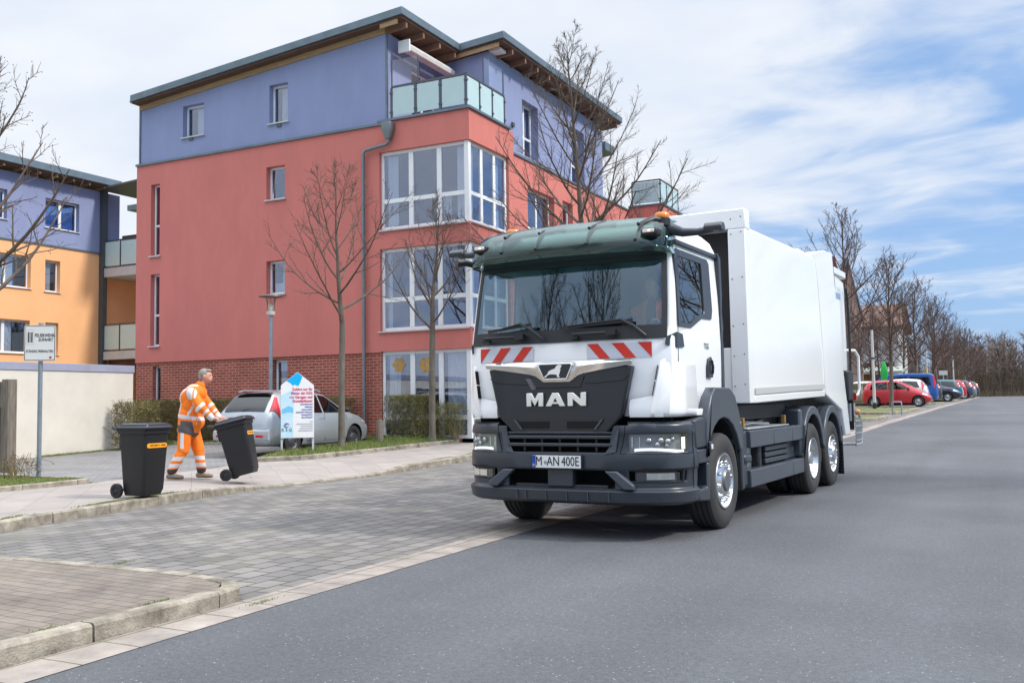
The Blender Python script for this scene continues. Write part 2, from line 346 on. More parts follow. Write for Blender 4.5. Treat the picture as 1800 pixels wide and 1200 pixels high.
patch('ground', [(-400, -60), (300, -60), (300, 900), (-400, 900)], Z(-.09), M_GRASS, 2)
ys = [-60, -10, 0, 2, 3.5, 5, 7, 9.4, 12, 15, 18, 22, 26.6, 32, 38, 45, 52, 60, 67, 74, 85, 100, 120]
patch('road', [(xe(y)-.06, y) for y in ys]+[(9, 120), (9, -60)], Z(0), M_ASPH, 1.5)
patch('crossroad', [(-40, 120), (60, 120), (60, 126), (-40, 126)], Z(.004), M_ASPH, 4)
GW = .34
patch('gutter', [(xe(y), y) for y in ys]+[(xe(y)-GW, y) for y in ys[::-1]], Z(.004), M_GUT, 1.5)
yb = [5.0, 5.6, 7, 9.4, 12, 15, 18, 22, 26.6, 32, 38, 45, 52, 60, 67, 74, 85, 100, 118]
patch('parking_bay', [(xe(y)-GW+.04, y) for y in yb]+[(-10.3, 118), (-10.3, 40), (kx(30), 30)]+[(kx(y), y) for y in (18.1, 15.8, 13.8, 12.6, 11.7, 10.45, 9.1, 7.6, 6.6)]+[(-9.7, 5.0)], Z(.0005), M_SETT, 1.5)
# pavement beyond the bay and the drive behind it
VL = [(-13.5, 7.3), (-13.5, 8.2), (-13.49, 9.7), (-13.5, 11.2)]
yp = [-60, -4, 3, 6.6, 7.6, 9.1, 10.45, 11.7, 12.6, 13.8, 15.8, 18.1, 25, 32, 40]
patch('pavement', [(kx(y)-.12, y) for y in yp]+[(-12.9, 40), (-12.9, 22), (-13.2, 18.8), (-13.6, 16.8), (-14.5, 16.0), (-13.6, 11.4)]+VL[::-1]+[(-13.5, -60)], zpav, M_SLAB, .3)
patch('driveway', [(-13.6, 11.402), (-14.5, 15.998), (-14.45, 22.1), (-25.5, 22.1), (-25.5, 19.0), (-22.0, 19.0), (-22.0, 11.4)], lambda x, y: zg(y)+.122, M_DRIVE, 1.0)

def kerb(name, pts, width, zf, h, stone=1.0, side=1, seed=1):        # a run of separate kerb stones; pts is the face line
    rnd = random.Random(seed); mb = MB(); P = [Vector((x, y, 0)) for x, y in pts]; segs = []; acc = []
    L = [0]
    for a, b in zip(P, P[1:]): L.append(L[-1]+(b-a).length)
    def pos(d):
        for i in range(len(P)-1):
            if d <= L[i+1] or i == len(P)-2:
                t = (d-L[i])/max(1e-6, L[i+1]-L[i]); return P[i].lerp(P[i+1], t), (P[i+1]-P[i]).normalized()
    d = 0; g = .006
    while d < L[-1]-.05:
        e = min(L[-1], d+stone); k = max(1, int((e-d)/.22)); ring = []
        off = rnd.uniform(-.004, .004); dz = rnd.uniform(-.006, .006)
        for i in range(k+1):
            p, t = pos(d+g+(e-d-2*g)*i/k); n = Vector((-t.y, t.x, 0))*side; p = p+n*off
            zb = zf(p.x, p.y); hh = (h(p.y) if callable(h) else h)+dz; q = p+n*width; c = .018
            ring.append([(p.x, p.y, zb-.12), (p.x+n.x*.004, p.y+n.y*.004, zb+hh-c), (p.x+n.x*c, p.y+n.y*c, zb+hh-.003), (p.x+n.x*c*2, p.y+n.y*c*2, zb+hh), (q.x-n.x*.006, q.y-n.y*.006, zb+hh), (q.x, q.y, zb+hh-.006), (q.x, q.y, zb-.12)])
        mb.loft(ring); d = e
    o = mb.build(name, M_KERB, smooth=35); o['kind'] = 'structure'; return o
kerb('bay_kerb', [(kx(y), y) for y in (-4, 0, 3, 5, 6.6, 7.6, 9.1, 10.45, 11.7, 12.6, 13.8, 15.8, 18.1, 24, 30, 40)], .12, Z(0), lambda y: .125-.085*drop(y), side=1)
# the paved island in the foreground
isl = [(-4.78, -12), (-4.77, 0), (-4.76, 3.4), (-4.75, 4.4), (-4.74, 5.0), (-4.77, 5.22), (-4.88, 5.38), (-5.1, 5.47), (-5.7, 5.54), (-6.6, 5.55), (-7.7, 5.56), (-9.8, 5.6)]
kerb('island_kerb', isl, .13, Z(0), .103, side=1, seed=5)
patch('island_paving', [(-4.90, -6), (-4.89, 0), (-4.88, 3.4), (-4.87, 4.4), (-4.86, 4.98), (-4.90, 5.15), (-5.0, 5.28), (-5.2, 5.34), (-5.7, 5.41), (-6.6, 5.42), (-7.7, 5.43), (-9.8, 5.47), (-10.0, 5.47), (-10.1, -60), (-4.9, -60)], Z(.100), M_BROWN, 1.5)
# verges with their edging kerbs
VLp = VL+[(-13.38, 11.25), (-17.6, 13.05), (-21.6, 14.95), (-21.6, 4), (-10.9, 4)]
kerb('verge_kerb', [(-13.5, 2)]+VL+[(-13.55, 11.32), (-13.68, 11.38), (-17.6, 11.42), (-21.5, 11.45)], .08, Z(.1), .105, side=1, seed=8)
patch('verge', [(-13.57, 2), (-13.57, 9), (-13.57, 11.28), (-17.6, 11.35), (-21.6, 11.38), (-21.6, 2)], Z(.185), M_GRASS, .6)
VRf = [(-14.4, 16.15), (-13.5, 16.84), (-13.33, 17.8), (-13.17, 18.8), (-12.98, 20.15), (-12.76, 22.0), (-12.6, 26), (-12.6, 40)]
def zverge(x, y): return zg(y)+.205+.075*min(1, max(0, (interp(y, [(b, a) for a, b in VRf])-.1-x)/.7))
kerb('verge_kerb.001', VRf, .09, Z(.1), .12, side=1, seed=9)
patch('verge.001', [(-14.4, 16.25), (-13.58, 16.9), (-13.41, 17.8), (-13.25, 18.8), (-13.06, 20.15), (-12.84, 22.0), (-12.68, 26), (-12.68, 40), (-13.35, 40), (-13.35, 24.5), (-13.0, 22.2), (-16.2, 22.2), (-16.2, 21.5), (-14.3, 21.4), (-14.22, 19)], zverge, M_GRASS, .4)
patch('bed', [(-24.6, 20.9), (-16.2, 20.9), (-16.2, 22.15), (-24.6, 22.15)], Z(.16), M_EARTH, .6)
kerb('bed_kerb', [(-21.6, 20.86), (-16.2, 20.86), (-16.15, 22.1)], .07, Z(.08), .1, side=1, seed=11)
# grass islands between the parking spaces further along the street
for i, (y0, y1, x0) in enumerate(((35.8, 39.6, -9.5), (43.0, 50.5, -9.8), (61.5, 64.5, -9.0), (74.5, 82, -9.0), (92, 117, -9.0))):
    x1 = lambda y: xe(y)-GW-.35
    pl = [(x0, y0), (x1(y0)-.8, y0), (x1(y0)-.2, y0+.5), (x1(y0), y0+1.1), (x1(y1), y1-.6), (x1(y1)-.6, y1), (x0, y1)]
    kerb('bay_island_kerb' + ('.%03d' % i if i else ''), pl, .12, Z(0), .12, side=1, seed=20+i)
    patch('bay_island' + ('.%03d' % i if i else ''), [(x0, y0+.11), (x1(y0)-.85, y0+.11), (x1(y0)-.3, y0+.6), (x1(y0)-.11, y0+1.1), (x1(y1)-.11, y1-.6), (x1(y1)-.65, y1-.11), (x0, y1-.11)], Z(.115), M_GRASS, 1.)
patch('far_pavement', [(-10.32, 40), (-10.32, 118), (-13, 118), (-13, 40)], Z(.03), M_SLAB, 3)
# ================================================================== buildings
M_RED = mat('red_plaster', (.575, .180, .152), .9, var=.065, vscale=1.6, bump=.12, bscale=120, world=True, stretch=(1, 1, .35))
M_BLUE = mat('blue_plaster', (.245, .285, .465), .9, var=.06, vscale=1.6, bump=.12, bscale=120, world=True, stretch=(1, 1, .35))
M_ORANGE = mat('orange_plaster', (.84, .455, .225), .9, var=.05, vscale=1.2, bump=.1, bscale=120, world=True)
M_BRICK = brickmat('red_brick', (.36, .080, .052), (.27, .058, .042), (.46, .29, .23), .25, .083, .011, bump=.5, var=.2)
M_ZINC = mat('zinc_sheet', (.155, .20, .235), .5, .55, var=.18, vscale=2, world=True)
M_WOODB = mat('larch_board', (.36, .235, .125), .7, var=.25, vscale=2, world=True, stretch=(1, 1, 9))
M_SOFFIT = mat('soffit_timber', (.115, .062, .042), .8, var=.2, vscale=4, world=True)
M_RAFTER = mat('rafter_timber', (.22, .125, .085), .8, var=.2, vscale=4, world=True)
M_UPVC = mat('white_window_frame', (.78, .79, .80), .35, var=.03)
M_STEEL = mat('dark_grey_steel', (.085, .10, .115), .45, .3, var=.1)
M_PIPE = mat('zinc_pipe', (.20, .235, .26), .45, .6, var=.1)
M_SILL = mat('pale_sill', (.50, .50, .50), .5)
M_PANE = glass('window_pane', (.80, .83, .87), .15, .015, (.78, .84, 1.0))
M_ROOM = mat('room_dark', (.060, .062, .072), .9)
M_CURT = mat('net_curtain', (.82, .84, .84), .9, var=.08, vscale=6, stretch=(8, 8, .3))
M_CURTB = mat('blue_curtain', (.10, .28, .75), .9, var=.2, vscale=6)
M_FROST = mat('frosted_glass_panel', (.46, .60, .61), .25, var=.03, spec=.6)
M_CREAM = mat('cream_render', (.66, .625, .555), .9, var=.09, vscale=.8, bump=.1, bscale=80, world=True)
M_LILAC = mat('lilac_coping', (.30, .32, .42), .8, var=.08, world=True)
M_FLOWER = mat('straw_flower', (.44, .27, .085), .9, var=.15)
M_CONC = mat('pale_concrete', (.48, .48, .50), .8, var=.08, world=True)

class Plane:                                   # facade plane: 'y' faces -Y at y=d (u = x); 'x' faces +X at x=d (u = y)
    def __init__(s, ax, d): s.ax = ax; s.d = d
    def box(s, mb, u0, u1, z0, z1, a, b):      # a..b = depth outwards (negative = inside)
        if s.ax == 'y': mb.box(u0, u1, s.d-b, s.d-a, z0, z1)
        else: mb.box(s.d+a, s.d+b, u0, u1, z0, z1)
    def P(s, u, z, o): return (u, s.d-o, z) if s.ax == 'y' else (s.d+o, u, z)
def wall(mb, pl, u0, u1, z0, z1, holes, th=.34, out=0.):
    us = sorted({u0, u1, *[h[0] for h in holes], *[h[1] for h in holes]}); us = [u for u in us if u0 <= u <= u1]
    for a, b in zip(us, us[1:]):
        hs = sorted([h for h in holes if h[0] <= a+1e-6 and h[1] >= b-1e-6], key=lambda h: h[2]); z = z0
        for h in hs:
            if h[2] > z: pl.box(mb, a, b, z, h[2], -th, out)
            z = h[3]
        if z < z1: pl.box(mb, a, b, z, z1, -th, out)
def window(par, pl, u0, u1, z0, z1, mull=(), trans=(), rec=.17, fw=.065, curtain=None, sill=True, sub=True, room=True, label=None, flower=False, tilt=False, fw2=None):
    f = MB(); fw2 = fw2 or fw
    a, b = -rec-.06, -rec
    pl.box(f, u0, u0+fw, z0, z1, a, b); pl.box(f, u1-fw, u1, z0, z1, a, b); pl.box(f, u0+fw, u1-fw, z0, z0+fw, a, b); pl.box(f, u0+fw, u1-fw, z1-fw, z1, a, b)
    for m in mull: pl.box(f, m-fw2*.75, m+fw2*.75, z0+fw, z1-fw, a-.002, b+.003)
    edges = [u0+fw, *mull, u1-fw]
    for t in trans:
        for q, (x, y) in enumerate(zip(edges, edges[1:])):
            pl.box(f, x+(fw2*.75 if q else 0), y-(fw2*.75 if q < len(mull) else 0), t-fw2*.6, t+fw2*.6, a-.001, b+.002)
    if tilt:                                   # sash tipped inwards at the top
        f.add([pl.P(u0+fw, z0+fw, b+.005), pl.P(u0+fw+.05, z0+fw, b+.005), pl.P(u0+fw+.05, z1-fw, b-.16), pl.P(u0+fw, z1-fw, b-.16), pl.P(u0+fw, z0+fw, b-.04), pl.P(u0+fw+.05, z0+fw, b-.04), pl.P(u0+fw+.05, z1-fw, b-.20), pl.P(u0+fw, z1-fw, b-.20)],
              [(0,1,2,3),(4,7,6,5),(0,4,5,1),(1,5,6,2),(2,6,7,3),(3,7,4,0)])
    o = f.build('window', M_UPVC, par, bevel=.006, world=True, seg=1)
    if label: o['label'] = label
    def sub_(mb, n, m, **k):
        s = mb.build(n, m, o, **k); return s
    g = MB(); pl.box(g, u0+fw*.6, u1-fw*.6, z0+fw*.6, z1-fw*.6, -rec-.035, -rec-.025)
    sub_(g, 'pane', M_PANE)
    if room:
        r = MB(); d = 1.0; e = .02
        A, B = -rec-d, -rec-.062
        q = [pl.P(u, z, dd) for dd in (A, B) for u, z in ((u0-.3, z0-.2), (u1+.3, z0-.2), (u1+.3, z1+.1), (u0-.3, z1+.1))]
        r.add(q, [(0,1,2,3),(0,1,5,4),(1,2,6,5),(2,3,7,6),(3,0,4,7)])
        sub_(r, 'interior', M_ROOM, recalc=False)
    if curtain:
        c = MB()
        for (ca, cb, za, zb, kind) in curtain:
            n = max(4, int((cb-ca)/.04)); us = [ca+(cb-ca)*i/n for i in range(n+1)]; c.cur = kind
            c.grid(lambda u, z: pl.P(u, z, -rec-.14+.025*math.sin(u*55)), us, [za, (za+zb)/2, zb])
        sub_(c, 'curtain', [M_CURT, M_CURTB], recalc=False, smooth=60)
    if flower:
        for (fu, fz, fr) in flower:
            c = MB(); pts = []
            for k in range(48):
                an = 2*math.pi*k/48; rr = fr*(.66+.34*abs(math.cos(3*an))**.6)
                pts.append((fu+rr*math.cos(an), fz+rr*math.sin(an)))
            hole = [(fu+fr*.17*math.cos(2*math.pi*k/48), fz+fr*.17*math.sin(2*math.pi*k/48)) for k in range(48)]
            for dd in (-rec-.022, -rec-.016):
                c.add([pl.P(*p, dd) for p in pts]+[pl.P(*p, dd) for p in hole], [(k, (k+1) % 48, 48+(k+1) % 48, 48+k) for k in range(48)])
            sub_(c, 'flower_ornament', M_FLOWER, recalc=False)
    if sill:
        s = MB(); pl.box(s, u0-.05, u1+.05, z0-.045, z0-.004, -rec+.002, .06)
        sub_(s, 'sill', M_SILL, bevel=.006)
    return o

B = thing('apartment_building', 'red plastered apartment block with blue top storey, brick ground floor and glazed corner bays', 'building', (-18, 25, .25))
YG, XB, XM, YBE = 22.19, -12.34, -13.33, 24.55
XL = -24.65; YEND = 35.2
G = Plane('y', YG); BS = Plane('x', XB); MF = Plane('x', XM)
G2 = Plane('y', YG+.05); MF2 = Plane('x', XM-.03)
ZB, ZR = 2.78, 9.13
br = MB()
hb = [(-23.92, -23.58, 1.0, 2.66), (-19.06, -18.52, 1.0, 2.70)]
wall(br, G2, XL, -15.22, .0, ZB, hb)
wall(br, Plane('x', XM-.05), YBE+.3, 37.4, .0, ZB, [(26.6, 28.4, 1.1, 2.6), (30.5, 31.6, 1.1, 2.6)])
G2.box(br, -15.22, XB-.05, .0, .42, -.3, 0); Plane('x', XB-.05).box(br, YG+.05, YBE, .0, .42, -.3, 0)
br.build('brick_base', M_BRICK, B, world=True)
rw = MB()
hr = [(-24.01, -23.62, 6.17, 8.47), (-24.0, -23.61, 3.30, 5.58), (-19.27, -18.57, 7.46, 8.45), (-19.27, -18.57, 4.64, 5.63)]
wall(rw, G, XL, -15.22, ZB, ZR, hr)
for z0, z1 in ((2.80, 3.36), (5.64, 6.17), (8.37, 9.2)):     # bands of the bay
    rw.box(-15.22, XB, YG, YG+.34, z0, z1); rw.box(XB-.34, XB, YG+.34, YBE, z0, z1)
rw.box(-15.215, XB-.3, YG+.3, YBE, 9.0, 9.15)
hm = [(27.8, 29.9, 6.3, 8.30), (30.6, 31.5, 6.3, 8.35), (33.6, 34.9, 6.3, 8.3), (27.8, 29.9, 3.4, 5.5), (30.6, 31.5, 3.4, 5.5)]
wall(rw, MF, YBE-.05, 37.4, ZB, ZR-.02, hm)
rw.box(XB-.02-1.0, XB-.02, YBE, YBE+.32, 2.80, 9.2)
rw.box(XM, -11.9, 37.4, 40.0, 2.0, 9.25); rw.box(XM, XM+1.0, 40.0, 46, 2.0, 9.25)
rw.box(XL, XL+.3, YG+.34, 34, 0, ZR)
rw.build('wall', M_RED, B, world=True)
# blue top storey under the mono-pitch roof
RZ = lambda X: 11.02+.082*(X-XL)
bl = MB()
hbl = [(-22.7, -21.82, 9.83, 10.84), (-19.2, -18.5, 9.77, 10.94)]
wall(bl, G2, XL+.12, -15.0, ZR+.05, 10.98, hbl)
bl.prism([(XL+.12, 10.98), (-15.0, 10.98), (-15.0, RZ(-15.0)), (XL+.12, RZ(XL+.12))], 'y', YG+.05, YG+.39)
PR = Plane('x', -15.0)
wall(bl, PR, YG+.39, 25.3, 9.15, RZ(-15.3), [(23.55, 25.0, 9.2, 11.15)], th=.3)
YR2 = 25.3
bl.box(-15.0, XM-.03, YR2, YR2+.3, 9.15, RZ(-15.0)); bl.prism([(-15.0, RZ(-15.0)), (XM-.03, RZ(-15.0)), (XM-.03, RZ(XM))], 'y', YR2, YR2+.3)
hbm = [(27.55, 28.75, 9.28, 11.1), (31.5, 32.75, 9.22, 11.22)]
wall(bl, MF2, YR2+.3, YEND-.9, ZR+.04, RZ(XM)-.02, hbm)
bl.box(XM-2, XM-.03, YEND-.9, YEND-.6, ZR, RZ(XM)-.2)
bl.build('upper_wall', M_BLUE, B, world=True)
fl = MB()                                     # zinc flashings between the storeys, corner trim
fl.box(XL-.02, -15.05, YG-.05, YG+.06, ZR+.002, ZR+.07)
fl.box(-15.25, XB+.06, YG-.06, YG+.2, 9.205, 9.27); fl.box(XB-.2, XB+.06, YG+.2, YBE+.06, 9.205, 9.27)
fl.box(XM-.1, XM+.05, YBE+.33, 37.4, ZR-.015, ZR+.05)
fl.box(XL+.06, XL+.115, YG+.02, YG+.3, ZR+.07, RZ(XL)-.02); fl.box(-15.02, -14.97, YG+.03, YG+.1, 9.28, RZ(-15.05)-.03)
fl.box(XM, -11.84, 37.35, 40.05, 9.255, 9.32)
fl.build('flashing', M_ZINC, B, world=True)
# roof: one slab with an L-shaped plan, fascia, boards and rafters
def rslab(mb, x0, x1, y0, y1, t0, t1):
    mb.prism([(x0, RZ(x0)+t0), (x1, RZ(x1)+t0), (x1, RZ(x1)+t1), (x0, RZ(x0)+t1)], 'y', y0, y1)
YF = 21.86; X1, X2 = -14.22, -12.72; YF2 = 25.05
ro = MB(); rslab(ro, XL+.02, X1, YF, YF2, .16, .38); rslab(ro, XL+.02, X2, YF2, YEND, .16, .38)
roof = ro.build('roof', M_ZINC, B, bevel=.012, world=True)
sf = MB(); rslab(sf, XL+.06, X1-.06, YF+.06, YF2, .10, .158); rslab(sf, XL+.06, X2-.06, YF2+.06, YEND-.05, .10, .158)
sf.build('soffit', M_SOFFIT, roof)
bd = MB(); rslab(bd, XL+.08, -15.0, YG-.0, YG+.05, -.06, .098); rslab(bd, -15.0, X1-.2, YF+.07, YF+.11, -.03, .098); rslab(bd, -15.0, X2-.2, YF2+.07, YF2+.11, -.03, .098)
bd.build('verge_board', M_WOODB, roof)
for k in range(15):
    y = YF+.35+k*.9; rf = MB()
    if y < YF2: rslab(rf, -15.0, X1-.1, y, y+.09, -.07, .098)
    else: rslab(rf, XM-.2, X2-.1, y, y+.09, -.07, .098)
    if y < YEND-.2: rf.build('rafter', M_RAFTER, roof)
ch = MB(); ch.tube([(-13.7, 26.0, RZ(-13.7)+.3), (-13.7, 26.0, RZ(-13.7)+.62), (-13.62, 26.0, RZ(-13.7)+.68), (-13.5, 26.0, RZ(-13.7)+.66)], .05); ch.build('vent_pipe', M_PIPE, roof, smooth=50)
fx = MB(); fx.box(-13.4, -13.0, 25.35, 25.75, RZ(-13.2)-.02, RZ(-13.2)+.06); fx.build('soffit_lamp', M_UPVC, roof)
# windows of the gable
window(B, G2, *hb[0], rec=.13, fw=.05); window(B, G2, *hb[1], rec=.15, curtain=[(-18.98, -18.6, 1.0, 2.6, 0)])
window(B, G, *hr[0], trans=(7.15,), rec=.16, fw=.055); window(B, G, *hr[1], trans=(4.28,), rec=.16, fw=.055)
window(B, G, *hr[2], tilt=True); window(B, G, *hr[3], curtain=[(-19.2, -18.64, 4.7, 5.0, 0), (-18.9, -18.64, 5.0, 5.55, 0)])
window(B, G2, *hbl[0], curtain=[(-22.35, -21.9, 9.9, 10.75, 0)]); window(B, G2, *hbl[1], curtain=[(-18.95, -18.6, 9.85, 10.85, 0)])
# corner bays: gable side and street side on each storey
for q, (z0, z1, tr) in enumerate(((6.17, 8.37, 6.98), (3.36, 5.64, 4.22), (.42, 2.80, .98))):
    x0, x1 = -15.22, XB-.10; m = (x0+.98, x0+1.88)
    cu = {0: [(-15.1, -14.75, z0+.1, z1-.1, 0), (-12.85, -12.5, z0+.1, z1-.1, 0), (-13.3, -13.05, z0+.1, 7.0, 0)], 1: [(-15.12, -14.95, z0+.1, z1-.1, 0)], 2: [(-15.1, -14.7, 1.05, z1-.1, 0), (-13.2, -12.5, .5, z1-.1, 0), (-15.1, -14.3, .5, .95, 0)]}[q]
    window(B, G, x0, x1, z0, z1, mull=m, trans=(tr,), rec=.10, fw=.09, fw2=.10, curtain=cu, sill=q < 2, room=False, flower=[(-14.70, 2.42, .21), (-13.84, 2.40, .21)] if q == 2 else None)
    window(B, BS, YG+.10, YBE-.02, z0, z1, mull=(YG+.85, YG+1.6), trans=(tr,), rec=.10, fw=.09, fw2=.09, curtain=[(YG+.25, YG+.6, z0+.1, z1-.1, 0), (YG+1.75, YG+2.1, z0+.1, z1-.1, 0)], sill=q < 2, room=False)
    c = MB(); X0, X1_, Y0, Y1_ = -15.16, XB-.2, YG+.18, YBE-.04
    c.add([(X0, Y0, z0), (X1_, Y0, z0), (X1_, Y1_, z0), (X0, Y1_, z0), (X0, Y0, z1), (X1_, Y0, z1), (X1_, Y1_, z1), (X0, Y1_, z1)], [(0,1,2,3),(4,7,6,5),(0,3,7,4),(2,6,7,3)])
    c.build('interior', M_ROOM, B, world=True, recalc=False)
    c = MB(); c.box(XB-.20, XB-.06, YG+.06, YG+.20, z0, z1); c.build('corner_post', M_UPVC, B, bevel=.01, world=True)
for h in hm: window(B, MF, *h, mull=((h[0]+h[1])/2,) if h[1]-h[0] > 1 else (), trans=(h[2]+.75,), rec=.2, curtain=[(h[0]+.1, h[0]+.5, h[2]+.1, h[3]-.1, 0)])
for h in hbm: window(B, MF2, *h, mull=(h[0]+.62,), trans=(h[2]+.72,), rec=.26, sill=False, curtain=[(h[0]+.72, h[1]-.1, h[2]+.8, h[3]-.1, 0)])
window(B, PR, 23.55, 25.0, 9.2, 11.15, mull=(24.3,), rec=.12, sill=False)
vt = MB(); vt.box(XM-.02, XM+.03, 26.75, 26.9, 10.0, 10.13); vt.build('wall_vent', M_STEEL, B, world=True)
for (x, z) in ((-22.42, 9.70), (-18.9, 9.62)):
    vt = MB(); vt.box(x, x+.16, YG+.02, YG+.06, z, z+.09); vt.build('wall_vent', M_STEEL, B, world=True)
# roof terrace over the bay: frosted panels, posts, rail, wind screens, awning
bp = B
ZT = 9.27
def balustrade(pts, par, zt, h, world=True, tall=()):
    first = True; rail = MB()
    for a, b in zip(pts, pts[1:]): bar(rail, (*a, zt+h), (*b, zt+h), .05, .05)
    ba = rail.build('balustrade', M_STEEL, par, world=world)
    for a, b in zip(pts, pts[1:]):
        a, b = Vector((*a, 0)), Vector((*b, 0)); n = max(1, round((b-a).length/.85)); d = (b-a).normalized(); nn = Vector((d.y, -d.x, 0))
        for i in range(n):
            p, q = a.lerp(b, i/n)+d*.05, a.lerp(b, (i+1)/n)-d*.05; g = MB(); z0, z1 = zt+.09, zt+h-.05
            g.add([p+Vector((0, 0, z0)), q+Vector((0, 0, z0)), q+Vector((0, 0, z1)), p+Vector((0, 0, z1))]+[v+nn*.012+Vector((0, 0, zz)) for v, zz in ((p, z0), (q, z0), (q, z1), (p, z1))], [(0,1,2,3),(4,7,6,5),(0,4,5,1),(1,5,6,2),(2,6,7,3),(3,7,4,0)])
            g.build('glass_panel', M_FROST, ba)
        for i in range(0 if first else 1, n+1):
            p = a.lerp(b, i/n); s = MB(); s.box(p.x-.025, p.x+.025, p.y-.025, p.y+.025, zt, zt+h-.03)
            for zz in (zt+.18, zt+h-.2): s.box(p.x-.05, p.x+.05, p.y-.035, p.y+.035, zz, zz+.05)
            s.build('post', M_STEEL, ba)
        first = False
    return ba
balustrade([(-14.85, YG+.08), (XB-.12, YG+.08), (XB-.12, YBE-.05)], B, ZT, .92)
for (p, q) in (((-14.86, YG+.12), (-14.0, YG+.12)), ((XB-.14, 23.3), (XB-.14, YBE-.05))):
    s = MB(); p, q = Vector((*p, 0)), Vector((*q, 0))
    s.add([p+Vector((0, 0, ZT+.98)), q+Vector((0, 0, ZT+.98)), q+Vector((0, 0, ZT+1.7)), p+Vector((0, 0, ZT+1.7))], [(0, 1, 2, 3)])
    o = s.build('wind_screen', glass('clear_screen', (.93, .95, .97), .05), B, world=True)
    for v in (p, q): e = MB(); e.box(v.x-.015, v.x+.015, v.y-.015, v.y+.015, ZT+.9, ZT+1.7); e.build('screen_post', M_STEEL, o)
aw = MB(); aw.prism([(-.14, -.1), (.14, -.12), (.17, .02), (.05, .13), (-.12, .1)], 'y', 22.6, 25.15)
M_AWN = mat('awning_cloth', (.62, .60, .58), .8, var=.12, vscale=5)
aw.X = None
awo = aw.build('awning', M_AWN, B, bevel=.02); awo.location = Vector((-14.6, 0, RZ(-14.6)-.42))-Vector(B.location)
ac = MB(); ac.box(-.2, .18, 22.54, 22.6, -.18, .17); ac.build('awning_cap', M_UPVC, awo, bevel=.01)
# rainwater: hopper and downpipe
hp = MB(); hp.loft([[(-14.98, YG-.26, 9.13), (-14.68, YG-.26, 9.13), (-14.68, YG-.002, 9.13), (-14.98, YG-.002, 9.13)], [(-14.98, YG-.26, 8.95), (-14.68, YG-.26, 8.95), (-14.68, YG-.002, 8.95), (-14.98, YG-.002, 8.95)], [(-14.90, YG-.18, 8.68), (-14.76, YG-.18, 8.68), (-14.76, YG-.04, 8.68), (-14.90, YG-.04, 8.68)]])
hp.build('hopper', M_PIPE, B, bevel=.012, world=True)
pp = MB(); pp.tube([(-14.83, YG-.11, 8.70), (-14.83, YG-.11, 8.60), (-14.92, YG-.11, 8.54), (-15.6, YG-.11, 8.46), (-15.69, YG-.11, 8.38), (-15.69, YG-.11, .25)], .05, 12)
for z in (8.0, 6.4, 4.9, 3.2, 1.6): pp.lathe([(.05, -.02), (.06, -.02), (.06, .02), (.05, .02)], 'z', (-15.69, YG-.11, z), 12)
pp.build('downpipe', M_PIPE, B, smooth=50, world=True)
pe = MB(); pe.tube([(XL-.04, YF+.1, RZ(XL)+.22), (XL-.04, YEND, RZ(XL)+.22)], .07, 8); pe.build('gutter', M_ZINC, B, smooth=50, world=True)
# the building's next roof terrace further along the street
balustrade([(-13.2, 37.5), (-12.0, 37.5), (-12.0, 39.9)], B, 9.32, 1.0)
ee = MB(); ee.prism([(-14.6, 11.32), (-13.72, 11.42), (-13.72, 11.75), (-14.6, 11.65)], 'y', 35.9, 36.9); ee.build('canopy', M_ZINC, B, world=True)

# ---------------------------------------------------------------- orange neighbour
O = thing('apartment_building', 'orange apartment block with lilac blue top storey behind the cream wall', 'building', (-42, 30, .4))
XO, YC = -39.37, 33.25; OF = Plane('x', XO)
ho = [(27.0, 29.4, 6.86, 8.35), (30.15, 30.95, 6.82, 8.3), (27.0, 29.4, 3.9, 5.4), (30.2, 30.9, 3.9, 5.38)]
ow = MB(); wall(ow, OF, 14, YC, 0, 8.96, ho)
OB = Plane('y', 36.5); hb2 = [(XO+.9, XO+2.3, 6.3, 7.9), (XO+2.9, XO+3.6, 5.2, 7.9), (XO+.7, XO+3.2, 3.4, 5.3)]
wall(ow, OB, XO-.1, XO+9, 0, 8.96, hb2); ow.box(XO-.3, XO-.05, YC, 36.5, 0, 8.96)
ow.build('wall', M_ORANGE, O, world=True)
hu = [(25.9, 28.15, 9.86, 11.2), (30.1, 31.95, 9.82, 11.2)]; OU = Plane('x', XO+.02)
ou = MB(); wall(ou, OU, 14, YC+1.1, 8.98, 12.05, hu); hb3 = [(XO+1.6, XO+2.3, 9.0, 11.2)]
ou.build('upper_wall', M_BLUE, O, world=True); ou = MB(); wall(ou, Plane('y', 37.5), XO, XO+9, 8.98, 11.9, hb3)
ou.build('upper_wall', M_BLUE, O, world=True)
of_ = MB(); OF.box(of_, 14, YC, 8.94, 9.02, 0.021, .05); of_.build('flashing', M_ZINC, O, world=True)
rr = MB(); rr.prism([(XO-9, 11.6), (XO+.75, 12.28), (XO+.75, 12.62), (XO-9, 11.9)], 'y', 13, YC+.6); rr.prism([(XO-2, 11.9), (XO+9, 12.0), (XO+9, 12.3), (XO-2, 12.2)], 'y', 36.6, 45)
orf = rr.build('roof', M_ZINC, O, bevel=.015, world=True)
os_ = MB()
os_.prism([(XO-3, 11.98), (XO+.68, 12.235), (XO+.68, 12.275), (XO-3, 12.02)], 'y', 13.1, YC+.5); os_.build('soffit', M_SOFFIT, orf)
for k in range(12, 22):
    ra = MB(); ra.prism([(XO-.1, 12.06), (XO+.62, 12.11), (XO+.62, 12.23), (XO-.1, 12.18)], 'y', 14+k*.9, 14.1+k*.9); ra.build('rafter', M_RAFTER, orf)
for h in ho+[]: window(O, OF, *h, mull=((h[0]+h[1])/2,) if h[1]-h[0] > 1.2 else (), rec=.2, fw=.08, fw2=.1, curtain=[(h[0]+.1, h[0]+.75*(h[1]-h[0])-.1, h[2]+.1, h[3]-.1, 0)])
